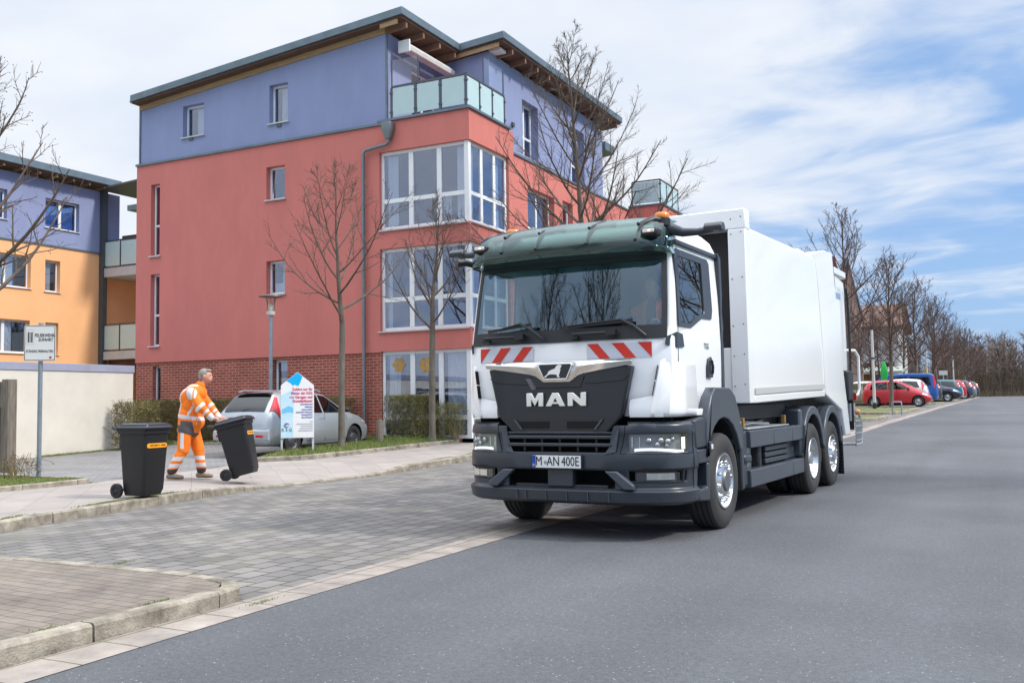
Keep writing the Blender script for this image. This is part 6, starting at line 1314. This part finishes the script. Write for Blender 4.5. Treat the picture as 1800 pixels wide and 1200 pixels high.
def along(pts, t):
    k = t*(len(pts)-1); i = min(int(k), len(pts)-2); return pts[i].lerp(pts[i+1], k-i), (pts[i+1]-pts[i]).normalized()
def bare_tree(seed, H, th, r0, spread, n1, n2, n3, lift=.16, twig=.007, leader=1.0, ang=(42, 68), spur=0, tw=M_TWIG, droop=0.):
    rnd = random.Random(seed); T_ = MB(); C_ = MB()
    trunk, tr = limb(T_, rnd, Vector((0, 0, -.15)), Vector((rnd.uniform(-.02, .02), rnd.uniform(-.02, .02), 1)), th+.15, r0, 7, .0, .012, 12, .82)
    T_.lathe([(r0*1.35, -.15), (r0*1.18, .04), (r0*.98, .22)], 'z', (0, 0, 0), 12)
    lead, lr = limb(C_, rnd, trunk[-1], Vector((rnd.uniform(-.05, .05), rnd.uniform(-.05, .05), 1)), (H-th)*leader, tr[-1], 12, .02, .06, 8, .08)
    az = rnd.uniform(0, 6.28)
    def sub(pts, rs, L, lev):
        n = n2 if lev == 1 else n3
        for j in range(n):
            t = .18+.80*(j+rnd.random())/n if lev == 1 else .12+.86*(j+rnd.random())/n
            p, d = along(pts, t); a = rnd.uniform(0, 6.28); o = d.orthogonal().normalized(); o2 = d.cross(o)
            side = (o*math.cos(a)+o2*math.sin(a)); an = R(rnd.uniform(28, 58)); dd = d*math.cos(an)+side*math.sin(an)
            dd.z += .12-droop
            l = L*rnd.uniform(.28, .50)*(1.08-.75*t)
            r = max(twig, (rs[0]*(1-t)+rs[-1]*t)*.55)
            if lev == 1:
                q, qr = limb(C_, rnd, p, dd, l, r, 5, lift*.5, .09, 4, .4); sub(q, qr, l, 2)
            else:
                l = max(.10, l*1.15) if not spur else rnd.uniform(.06, .22)
                limb(C_, rnd, p, dd, l, max(twig*.8, r*.8), 2, .05, .12, 3, .5)
                if spur and rnd.random() < .5: C_.ball(tuple(p+dd*l), twig*1.7, 4, 3)
    for i in range(n1):
        t = (i+.5*rnd.random())/n1; tt = .02+.93*t; p, d = along(lead, tt); az += 2.4+rnd.uniform(-.3, .3)
        an = R(ang[1]+(ang[0]-ang[1])*t+rnd.uniform(-7, 7)); dd = Vector((math.cos(az)*math.sin(an), math.sin(az)*math.sin(an), math.cos(an)))
        L = spread*(1-.80*t**1.15)*rnd.uniform(.82, 1.12); r = max(twig*1.5, tr[-1]*(.50-.36*t)*rnd.uniform(.8, 1.1))
        q, qr = limb(C_, rnd, p, dd, L, r, 8, lift, .075, 6, .22); sub(q, qr, L, 1)
    return T_.mesh('trunk', M_BARK, 60, recalc=False), C_.mesh('crown', tw, 60, recalc=False)
def place_tree(meshes, label, loc, rz=0., sc=1., group='bare trees along the street', szz=1.):
    t = thing('bare_tree', label, 'tree', loc, rz, group); t.scale = (sc, sc, sc*szz)
    for n, me in zip(('trunk', 'crown'), meshes):
        o = bpy.data.objects.new(n, me); COL.objects.link(o); o.parent = t
    return t
street = bare_tree(11, 5.9, 2.75, .076, 3.0, 17, 7, 6, lift=.07, twig=.006, ang=(30, 66), spur=1)
street2 = bare_tree(12, 6.0, 2.70, .088, 2.35, 15, 6, 6, lift=.13, twig=.0065, ang=(28, 56), spur=1)
place_tree(street, 'bare young tree in front of the silver car, with long spreading branches', at_x(600, 781, -13.9)-Vector((0, 0, .08)), R(20), 1.07)
place_tree(street2, 'bare young tree in front of the ground floor window with the two paper flowers', at_x(760, 772, -13.05)-Vector((0, 0, .06)), R(130), 1.02)
big = bare_tree(23, 10.2, 3.0, .125, 4.3, 36, 11, 12, lift=.10, twig=.0052, ang=(32, 80))
place_tree(big, 'tall bare tree spreading above the roof of the truck cab', (-9.15, 22.3, zg(22)), R(40), 1.0)
leftt = bare_tree(31, 6.6, 2.3, .11, 3.2, 18, 8, 7, lift=.10, twig=.006, ang=(30, 66), spur=1)
place_tree(leftt, 'bare tree whose knobbly branches reach in from the left edge', tuple(at_x(-75, 850, -14.3)*Vector((1, 1, 0)).to_3d() if False else (at_x(-75, 850, -14.3).x, at_x(-75, 850, -14.3).y, .19)), R(200), 1.0)
rowt = [bare_tree(41, 11.0, 2.8, .15, 5.6, 30, 10, 8, lift=.10, twig=.011, ang=(28, 70), tw=M_TWIGR), bare_tree(42, 9.0, 2.8, .13, 4.6, 28, 9, 8, lift=.11, twig=.012, ang=(28, 68), tw=M_TWIGR)]
RT = [  # px of trunk, top y px, depth, label
 (1492, 372, 52, 'tall bare tree rising behind the tail of the truck', 0), (1566, 458, 54.4, 'bare tree on the grass island in front of the red hatchback', 1), (1512, 560, 68, 'bare tree against the pale pink gable wall', 1),
 (1531, 545, 71, 'bare tree in front of the white wall of the brown-roofed house', 0), (1590, 520, 80, 'bare tree just right of the brown-roofed house', 0), (1548, 560, 75, 'bare tree in front of the timber shed', 0), (1610, 500, 72, 'bare tree standing just left of the pale pole with the yellow band', 1), (1641, 540, 86, 'bare tree behind the dark tail beside the blue van', 0), (1648, 528, 93, 'bare tree just right of the one behind the blue van', 1),
 (1666, 556, 101, 'bare tree beside the small white board', 1), (1686, 575, 110, 'bare tree just right of the furthest pale pole', 0), (1697, 580, 117, 'bare tree second from the end of the row', 1), (1706, 583, 124, 'bare tree at the far end of the row', 0)]
for i, (px_, top, Y, lab, k) in enumerate(RT):
    a = at_y(px_, 690, Y); h = at_y(px_, top, Y).z-zg(Y); H0 = (11.0, 9.0)[k]
    place_tree(rowt[k], lab, (a.x, Y, zg(Y)), i*1.37, h/H0, szz=1.0)
# trees on the near side of the street behind the photographer (seen mirrored in the windscreen)
place_tree(big, 'bare tree behind the viewpoint, seen only as a reflection in the windscreen', (-8.6, -2.6, .1), 2.0, 1.08)
place_tree(big, 'bare tree further back, seen only as a reflection in the windscreen', (-13.5, -4.5, .1), 4.0, 1.1)
place_tree(big, 'bare tree right of the street, outside the picture, seen only by its shadow', (6.6, 17.7, zg(17.7)), 1.0, 1.0)
place_tree(big, 'further bare tree on the right of the street, seen only by its far shadow', (7.0, 36, zg(36)), 5.0, 1.05)

M_HEDGE = mat('hedge_twigs', (.14, .115, .05), .95, col2=(.27, .22, .11), vscale=3); M_HLEAF = mat('hedge_leaf', (.17, .165, .045), .8, col2=(.28, .25, .09), vscale=5); M_GLEAF = mat('young_leaf', (.14, .165, .035), .7, col2=(.26, .27, .08), vscale=5)
def hedge(label, loc, sx, sy, h, n, seed, leaf=M_HLEAF, group=None, ragged=.05, rz=0, name='hedge', leaves=1.2):
    rnd = random.Random(seed); t = thing(name, label, 'hedge', loc, rz, group); m = MB(); l = MB()
    ns = max(6, int(sx*5))
    for i in range(ns):
        x = rnd.uniform(-sx/2, sx/2); y = rnd.uniform(-sy*.25, sy*.25); p = Vector((x, y, -.05))
        for j in range(3): limb(m, rnd, p, Vector((rnd.uniform(-.5, .5), rnd.uniform(-.4, .4), 1)), h*rnd.uniform(.7, .95), .012, 4, .05, .22, 4, .4)
    for i in range(n):
        x = rnd.uniform(-sx/2, sx/2); u = rnd.random(); y = rnd.choice((-1, 1))*sy/2*(1-.35*u*u) if rnd.random() < .55 else rnd.uniform(-sy/2, sy/2)
        z = h*(1-rnd.random()**1.5*.95) if rnd.random() < .8 else rnd.uniform(.05, h); p = Vector((x, y, z))
        d = Vector((rnd.uniform(-.7, .7), rnd.uniform(-.7, .7), rnd.uniform(.1, 1))).normalized(); L = rnd.uniform(.08, .22); e = p+d*L
        e.z = min(e.z, h+rnd.uniform(-ragged, ragged)); q = d.orthogonal().normalized()*.0035
        m.add([p-q, p+q, e+q*.6, e-q*.6], [(0, 1, 2, 3)]); q2 = d.cross(q).normalized()*.0035; m.add([p-q2, p+q2, e+q2*.6, e-q2*.6], [(0, 1, 2, 3)])
        if rnd.random() < leaves*.6:
            for k in range(2):
                c = p.lerp(e, rnd.random())+rv(rnd, .02); a = rv(rnd).normalized()*rnd.uniform(.012, .026); b = a.cross(rv(rnd)).normalized()*a.length*.6
                l.add([c-a, c+b, c+a, c-b], [(0, 1, 2, 3)])
    m.build('twigs', M_HEDGE, t, recalc=False); l.build('leaves', leaf, t, recalc=False); return t
hedge('clipped brown-green hedge along the foot of the brick wall', (-20.25, 21.7, zg(21.7)+.16), 8.6, .75, 1.22, 17000, 3)
hedge('loose bush at the left end of the hedge by the cream wall', (-21.1, 19.05, zg(19)+.12), .7, 1.0, 1.25, 2200, 4, ragged=.25)
hedge('leggy olive-green hedge below the window with the paper flowers', (-14.05, 21.75, zg(21.7)+.27), 1.25, .5, 1.12, 2600, 5, M_GLEAF, ragged=.05)
hedge('thin sprawling olive bush right of the leggy hedge', (-13.0, 22.0, zg(22)+.27), .9, .4, .85, 900, 6, M_GLEAF, ragged=.2)
q = at_y(1497, 700, 60); hedge('clipped green hedge behind the tail of the truck', (q.x-1.6, 60, zg(60)), 7, 1.0, 1.3, 9000, 8, M_GLEAF)
q = gnd(28, 840, .19); b_ = hedge('small reddish dry shrub beside the carport post', tuple(q), .9, .35, .34, 200, 9, mat('dry_leaf', (.16, .05, .03), .8), ragged=.2, name='shrub', leaves=.45); b_['category'] = 'shrub'
# grass: far too many blades to count
def blades(name, pts_fn, n, seed, h=(.03, .09), m=M_BLADE, w=.006):
    rnd = random.Random(seed); mb = MB()
    for i in range(n):
        p = pts_fn(rnd)
        if p is None: continue
        a = rnd.uniform(0, 6.28); H = rnd.uniform(*h); dx, dy = math.cos(a)*w, math.sin(a)*w; lx, ly = rnd.uniform(-.5, .5)*H, rnd.uniform(-.5, .5)*H
        mb.add([(p[0]-dx, p[1]-dy, p[2]), (p[0]+dx, p[1]+dy, p[2]), (p[0]+lx, p[1]+ly, p[2]+H)], [(0, 1, 2)])
    o = mb.build(name, m, recalc=False); o['kind'] = 'stuff'; return o
def inpoly(x, y, P):
    c = False
    for (a, b), (d, e) in zip(P, P[1:]+P[:1]):
        if (b > y) != (e > y) and x < (d-a)*(y-b)/(e-b)+a: c = not c
    return c
VRp = [(-14.35, 16.3), (-13.6, 16.95), (-13.42, 17.8), (-13.26, 18.8), (-13.08, 20.15), (-12.86, 22.0), (-13.0, 22.2), (-16.1, 22.1), (-16.1, 21.5), (-14.35, 21.4), (-14.25, 19)]
def pv(rnd):
    x, y = rnd.uniform(-16.2, -12.8), rnd.uniform(16.2, 22.2)
    return (x, y, zverge(x, y)) if inpoly(x, y, VRp) else None
blades('verge_grass', pv, 26000, 1, (.03, .10))
VLq = [(-13.58, 7.3), (-13.58, 11.27), (-17.5, 11.34), (-19.5, 11.36), (-19.5, 7.3)]
def pl2(rnd):
    x, y = rnd.uniform(-19.5, -13.5), rnd.uniform(7.3, 11.4); return (x, y, .184) if inpoly(x, y, VLq) else None
blades('verge_grass.001', pl2, 30000, 2, (.012, .045))
def pk(rnd):                                       # tufts along the kerb joints and in the paving
    y = rnd.choice((8.9, 9.5, 9.2, 10.3, 9.75, 7.3, 19, 17.6))+rnd.gauss(0, .22); return (kx(y)-.14-abs(rnd.gauss(0, .03)), y, zpav(kx(y)-.15, y)-.002)
blades('kerb_tufts', pk, 2200, 3, (.008, .028))
def pk2(rnd):
    c = rnd.choice(((-4.9, 3.8), (-4.9, 4.6), (-4.92, 3.35), (-5.0, 3.0), (-4.60, 5.25), (-5.0, 2.9), (-6.9, 6.1))); return (c[0]+rnd.gauss(0, .02), c[1]+rnd.gauss(0, .07), .100 if c[0] < -4.8 and c[1] < 5.3 else .004)
blades('kerb_tufts.001', pk2, 900, 4, (.005, .018), w=.003)
def pb(rnd): return (rnd.uniform(-24, -16.3), 20.98+abs(rnd.gauss(0, .25)), zg(21)+.16)
blades('bed_grass', pb, 9000, 5, (.03, .10))
def pw(rnd): 
    y = rnd.uniform(16.4, 20.8); return (-21.56+abs(rnd.gauss(0, .10)), y, zg(y)+.12)
blades('wall_foot_grass', pw, 3500, 6, (.02, .07))
# the far wood: a mass of bare crowns
def wood():
    rnd = random.Random(77); mb = MB()
    for i in range(480):
        x = rnd.uniform(-60, 60); y = rnd.uniform(133, 172); z = zg(y)-.1; H = rnd.uniform(5.0, 8.0)+(y-133)*.06+max(0, -x-8)*.05
        mb.tube([(x, y, z), (x+rnd.uniform(-.3, .3), y, z+H*.5), (x+rnd.uniform(-.6, .6), y, z+H)], [.16, .10, .03], 4, caps=False)
        for j in range(26):
            t = rnd.uniform(.08, .95); p = Vector((x, y, z+H*t)); a = rnd.uniform(0, 6.28); L = (1.15-t)*2.6*rnd.uniform(.5, 1)
            d = Vector((math.cos(a), math.sin(a), rnd.uniform(.5, 1.6))).normalized(); q = p+d*L; mb.tube([p, p+d*L*.5+Vector((0, 0, .05)), q], [.05, .035, .02], 3, caps=False)
            for k in range(6):
                s = p.lerp(q, rnd.uniform(.2, 1)); e = s+(d+rv(rnd, .9)).normalized()*rnd.uniform(.5, 1.2); w_ = (e-s).orthogonal().normalized()*.026
                mb.add([s-w_, s+w_, e+w_*.4, e-w_*.4], [(0, 1, 2, 3)])
    o = mb.build('wood', mat('wood_brush', (.085, .062, .052), .95, col2=(.16, .115, .095), vscale=.25), recalc=False); o['kind'] = 'stuff'
    rnd = random.Random(5); mb = MB()
    for i in range(56000):
        x = rnd.uniform(-60, 60); y = rnd.uniform(131, 165) if i < 42000 else rnd.uniform(127, 130); z = zg(y); h = rnd.uniform(.8, 2.6) if rnd.random() < .4 else rnd.uniform(2, 6.5)
        if i >= 42000: h = rnd.uniform(.3, 1.0)
        h = h; d = Vector((rnd.uniform(-.4, .4), rnd.uniform(-.4, .4), 1)).normalized()*h; a = rnd.uniform(0, 6.28); w_ = Vector((math.cos(a), math.sin(a), 0))*.03
        p = Vector((x, y, z)); mb.add([p-w_, p+w_, p+d], [(0, 1, 2)])
    o = mb.build('undergrowth', mat('undergrowth_brush', (.075, .055, .042), .95, col2=(.13, .10, .07), vscale=.3), recalc=False); o['kind'] = 'stuff'
wood()
# ================================================================== people
M_SKIN = mat('skin', (.62, .30, .20), .55, var=.06, vscale=8); M_HAIR = mat('grey_hair', (.25, .23, .21), .8, var=.3, vscale=30)
M_HIV = mat('hivis_orange', (.95, .20, .008), .75, var=.10, vscale=4, bump=.9, bscale=9); M_REFL = mat('reflective_band', (.66, .66, .68), .45, var=.05); M_WGREY = mat('workwear_grey', (.105, .095, .10), .85, var=.15)
M_SHOE = mat('tan_shoe', (.30, .23, .16), .8, var=.25, vscale=8); M_SOLE = mat('dark_sole', (.05, .045, .04), .8); M_CUFF = mat('dark_cuff', (.05, .047, .05), .85)
def capsule(mb, a, b, ra, rb, n=14):
    a, b = Vector(a), Vector(b); d = (b-a); L = d.length; d = d/L if L > 1e-6 else Vector((0, 0, 1)); pts, rs = [], []
    for k in range(5): an = math.pi/2*k/4; pts.append(a-d*ra*math.cos(an)); rs.append(max(.0015, ra*math.sin(an)))
    for k in range(5): an = math.pi/2*k/4; pts.append(b+d*rb*math.sin(an)); rs.append(max(.0015, rb*math.cos(an)))
    mb.tube(pts, rs, n)
def organic(name, prims, voxel, smooth, mats, fn, parent):       # one continuous surface grown round a set of limbs
    m = MB()
    for p in prims:
        if p[0] == 'c': capsule(m, *p[1:])
        else: m.ball(p[1], p[2], 18, 12)
    o = m.build(name, mats, None)
    md = o.modifiers.new('r', 'REMESH'); md.mode = 'VOXEL'; md.voxel_size = voxel
    if smooth: md = o.modifiers.new('s', 'SMOOTH'); md.factor = .5; md.iterations = smooth
    me = bpy.data.meshes.new_from_object(o.evaluated_get(bpy.context.evaluated_depsgraph_get())); o.modifiers.clear(); old = o.data; o.data = me; bpy.data.meshes.remove(old)
    me.materials.clear()
    for x in mats: me.materials.append(x)
    for p in me.polygons: p.material_index = fn(p.center, p.normal) if fn else 0
    me.shade_smooth(); o.parent = parent; return o
# refuse collector: local +x = the way he walks, +y = his left
PM = thing('person', 'man in orange high visibility workwear with grey hair, leaning forward and wheeling a black bin', 'person', (-12.50, 12.50, .125), R(27))
sh = (.07, .0, 1.50); hip = (-.06, 0, .93); nk = (.15, 0, 1.575)
hR, hL = (.47, -.17, 1.00), (.49, .17, 1.01)                    # fists round the bin handle
body = [('c', hip, (.02, 0, 1.22), .12, .12), ('c', (.02, 0, 1.22), sh, .12, .11), ('c', (.09, 0, 1.50), (.19, 0, 1.66), .062, .058),
        ('b', (.235, 0, 1.76), (.098, .078, .118)), ('b', (.275, 0, 1.705), (.066, .056, .062)), ('c', (.322, 0, 1.765), (.340, 0, 1.738), .013, .016), ('b', (.318, 0, 1.79), (.02, .05, .014)), ('c', (.322, -.022, 1.703), (.322, .022, 1.703), .010, .010),
        ('b', (.225, -.080, 1.752), (.026, .012, .034)), ('b', (.225, .080, 1.752), (.026, .012, .034)), ('b', (.315, -.034, 1.705), (.022, .018, .02)), ('b', (.315, .034, 1.705), (.022, .018, .02))]
for s, h in ((-1, hR), (1, hL)):
    el = (.24, s*.245, 1.215); body += [('c', (.07, s*.17, 1.46), el, .055, .045), ('c', el, (h[0]-.07, h[1], h[2]+.035), .043, .030)]
    body += [('c', (h[0]-.07, h[1], h[2]+.035), (h[0]-.01, h[1], h[2]+.02), .030, .034)]
    for k in range(4):                                           # four fingers closing over the bar, each a little different
        y = h[1]+(k-1.5)*.021; L = (.9, 1.0, .95, .78)[k]
        body += [('c', (h[0]-.005, y, h[2]+.032), (h[0]+.030*L, y, h[2]+.022), .0115, .0105), ('c', (h[0]+.030*L, y, h[2]+.022), (h[0]+.034*L, y, h[2]-.012*L), .0105, .0095), ('c', (h[0]+.034*L, y, h[2]-.012*L), (h[0]+.012, y, h[2]-.024*L), .0095, .009)]
    body += [('c', (h[0]-.03, h[1]-s*.036, h[2]+.015), (h[0]+.0, h[1]-s*.042, h[2]-.012), .013, .011), ('c', (h[0]+.0, h[1]-s*.042, h[2]-.012), (h[0]+.02, h[1]-s*.022, h[2]-.022), .011, .010)]
# legs: right one trails, left one leads
LEG = {-1: ((-.07, -.10, .93), (-.11, -.12, .50), (-.30, -.13, .10)), 1: ((-.05, .10, .93), (.075, .11, .50), (.13, .11, .10))}
for s, (a, k, f) in LEG.items(): body += [('c', a, k, .085, .06), ('c', k, f, .055, .04), ('c', f, (f[0]+.10, f[1], .05), .04, .035)]
organic('body', body, .0095, 3, [M_SKIN, M_SHOE], None, PM)
eye = MB()
for s in (-1, 1): eye.ball((.318, s*.034, 1.772), (.008, .012, .008), 8, 6)
eye.build('eyes', mat('eye_dark', (.06, .05, .045), .3), PM, smooth=60)
organic('hair', [('b', (.205, 0, 1.790), (.105, .088, .105)), ('b', (.165, 0, 1.745), (.062, .080, .085)), ('b', (.285, 0, 1.855), (.05, .065, .028))], .011, 2, [M_HAIR], None, PM)
jk = [('c', (-.07, -.085, .84), (-.05, -.08, 1.08), .150, .155), ('c', (-.07, .085, .84), (-.05, .08, 1.08), .150, .155), ('c', (-.06, 0, .86), (-.03, 0, 1.05), .185, .19), ('c', (-.085, -.07, .84), (-.06, -.06, 1.1), .13, .14), ('c', (-.085, .07, .84), (-.06, .06, 1.1), .13, .14), ('c', (-.03, 0, 1.05), (.02, 0, 1.30), .208, .205), ('c', (.0, -.09, 1.25), (.05, -.10, 1.42), .14, .125), ('c', (.0, .09, 1.25), (.05, .10, 1.42), .14, .125), ('c', (.055, -.15, 1.475), (.055, .15, 1.475), .118, .118), ('b', (.06, 0, 1.47), (.19, .20, .165)), ('b', (-.02, 0, 1.38), (.19, .21, .2)), ('c', (.08, 0, 1.50), (.145, 0, 1.605), .125, .088), ('b', (.06, 0, .98), (.15, .20, .16)), ('c', (.08, -.05, .80), (.09, -.06, 1.0), .07, .10)]
for s, h in ((-1, hR), (1, hL)):
    el = (.24, s*.255, 1.215); jk += [('c', (.06, s*.20, 1.46), el, .098, .080), ('c', el, (h[0]-.085, h[1]*1.02, h[2]+.042), .078, .056), ('c', (.235, s*.25, 1.23), (.20, s*.25, 1.2), .085, .08)]
def jmat(c, n):
    x, y, z = c
    arm = abs(y) > .165 and x > .12 or x > .27
    if arm:
        t = (Vector((.47, 0, 1.0))-Vector((x, 0, z))).dot(Vector((.55, 0, -.5)).normalized())
        if t < .145: return 1
        if .185 < t < .225: return 1
        if .30 < t < .36 : return 1
        if z > 1.38 and .0 < x < .16 and abs(y) > .22: return 1
        return 0
    zt = z+.16*x
    if 1.02 < zt < 1.085: return 1
    if zt < .985 and zt > .72:
        if x > .075: return 0 if zt > .80 else 2
        return 2 if not (x < -.13 and zt > .90) else 0
    if z > 1.085 and abs(abs(y)-.115) < .024 and n.x < .35: return 1
    if 1.085 < z < 1.30 and abs((z-1.085)-(x+.02)*1.5) < .035 and y < 0 and x > -.01: return 1
    if z > 1.36 and -.02 < x < .10 and abs(y) > .225 : return 1
    return 0
organic('jacket', jk, .0085, 7, [M_HIV, M_REFL, M_WGREY], jmat, PM)
tr = [('c', (-.06, 0, .97), (-.06, 0, .90), .15, .15)]
for s, (a, k, f) in LEG.items():
    a2 = (a[0], a[1]*.95, a[2]); f2 = (f[0], f[1], .145)
    tr += [('c', a2, k, .128, .104), ('c', k, f2, .095, .080), ('b', (a[0]-.02, a[1]*.9, .84), (.135, .115, .13)), ('b', (k[0]+.005, k[1], k[2]), (.092, .088, .11))]
def tmat(c, n):
    x, y, z = c
    if z < .175: return 2
    if .20 < z < .265 or .315 < z < .385: return 1
    if .52 < z < .88 and y < -.19 and abs(x+.10) < .03: return 1
    return 0
organic('trousers', tr, .0085, 7, [M_HIV, M_REFL, M_CUFF], tmat, PM)
for s, (a, k, f) in LEG.items():
    fx, fy = f[0], f[1]; lift = .0
    organic('shoe', [('c', (fx-.05, fy, .055), (fx+.05, fy, .055), .050, .050), ('c', (fx+.05, fy, .05), (fx+.175, fy-.0, .036), .048, .034), ('c', (fx-.01, fy, .06), (fx-.0, fy, .14), .05, .05)], .009, 3, [M_SHOE, M_SOLE], lambda c, n: 1 if c.z < .022 else 0, PM)
# the driver behind the wheel
DL = Matrix.Rotation(-TH, 4, 'Z'); dp = DL @ Vector((.62, 1.10, 1.86))
PD = thing('person', 'driver in an orange and navy jacket sitting behind the wheel of the truck', 'person', T.location+dp, -TH-math.pi/2)   # +x = forwards (towards -y of the truck)
b = [('c', (-.02, 0, .10), (-.04, 0, .42), .13, .15), ('c', (-.03, 0, .48), (.0, 0, .60), .06, .055), ('b', (.02, 0, .70), (.095, .078, .115)), ('b', (.06, 0, .645), (.06, .055, .06)), ('c', (.115, 0, .70), (.13, 0, .68), .012, .016)]
for s in (-1, 1):
    el = (.16, s*.27, .22); hd = (.40, s*.17, .30); b += [('c', (-.03, s*.19, .43), el, .055, .045), ('c', el, hd, .042, .03)]
    for k in range(4): b += [('c', (hd[0], hd[1]+(k-1.5)*.02, hd[2]+.02), (hd[0]+.04, hd[1]+(k-1.5)*.02, hd[2]+.005), .0105, .009)]
    b += [('c', (hd[0]-.01, hd[1]-s*.03, hd[2]), (hd[0]+.03, hd[1]-s*.035, hd[2]+.0), .012, .010), ('c', (.0, s*.09, .05), (.45, s*.12, .06), .085, .06), ('c', (.45, s*.12, .06), (.50, s*.12, -.40), .055, .045)]
organic('body', b, .012, 3, [M_SKIN], None, PD)
organic('hair', [('b', (.0, 0, .735), (.10, .085, .095)), ('b', (-.04, 0, .69), (.06, .075, .08))], .013, 2, [mat('dark_hair', (.03, .022, .018), .7)], None, PD)
j = [('c', (-.02, 0, .08), (-.03, 0, .42), .165, .18), ('c', (-.03, -.14, .44), (-.03, .14, .44), .10, .10)]
for s in (-1, 1): el = (.16, s*.28, .22); j += [('c', (-.03, s*.20, .43), el, .085, .07), ('c', el, (.34, s*.19, .28), .068, .05)]
organic('jacket', j, .014, 3, [M_HIV, mat('navy_cloth', (.02, .03, .09), .8)], lambda c, n: 1 if (abs(c.y) > .17 and c.z < .40) or c.z < .14 or abs(c.y-.02) < .05 else 0, PD)
tt = []
for s in (-1, 1): tt += [('c', (.0, s*.09, .06), (.45, s*.12, .07), .105, .08), ('c', (.45, s*.12, .07), (.50, s*.12, -.38), .07, .06)]
organic('trousers', tt, .015, 2, [mat('navy_cloth', (.02, .03, .09), .8)], None, PD)
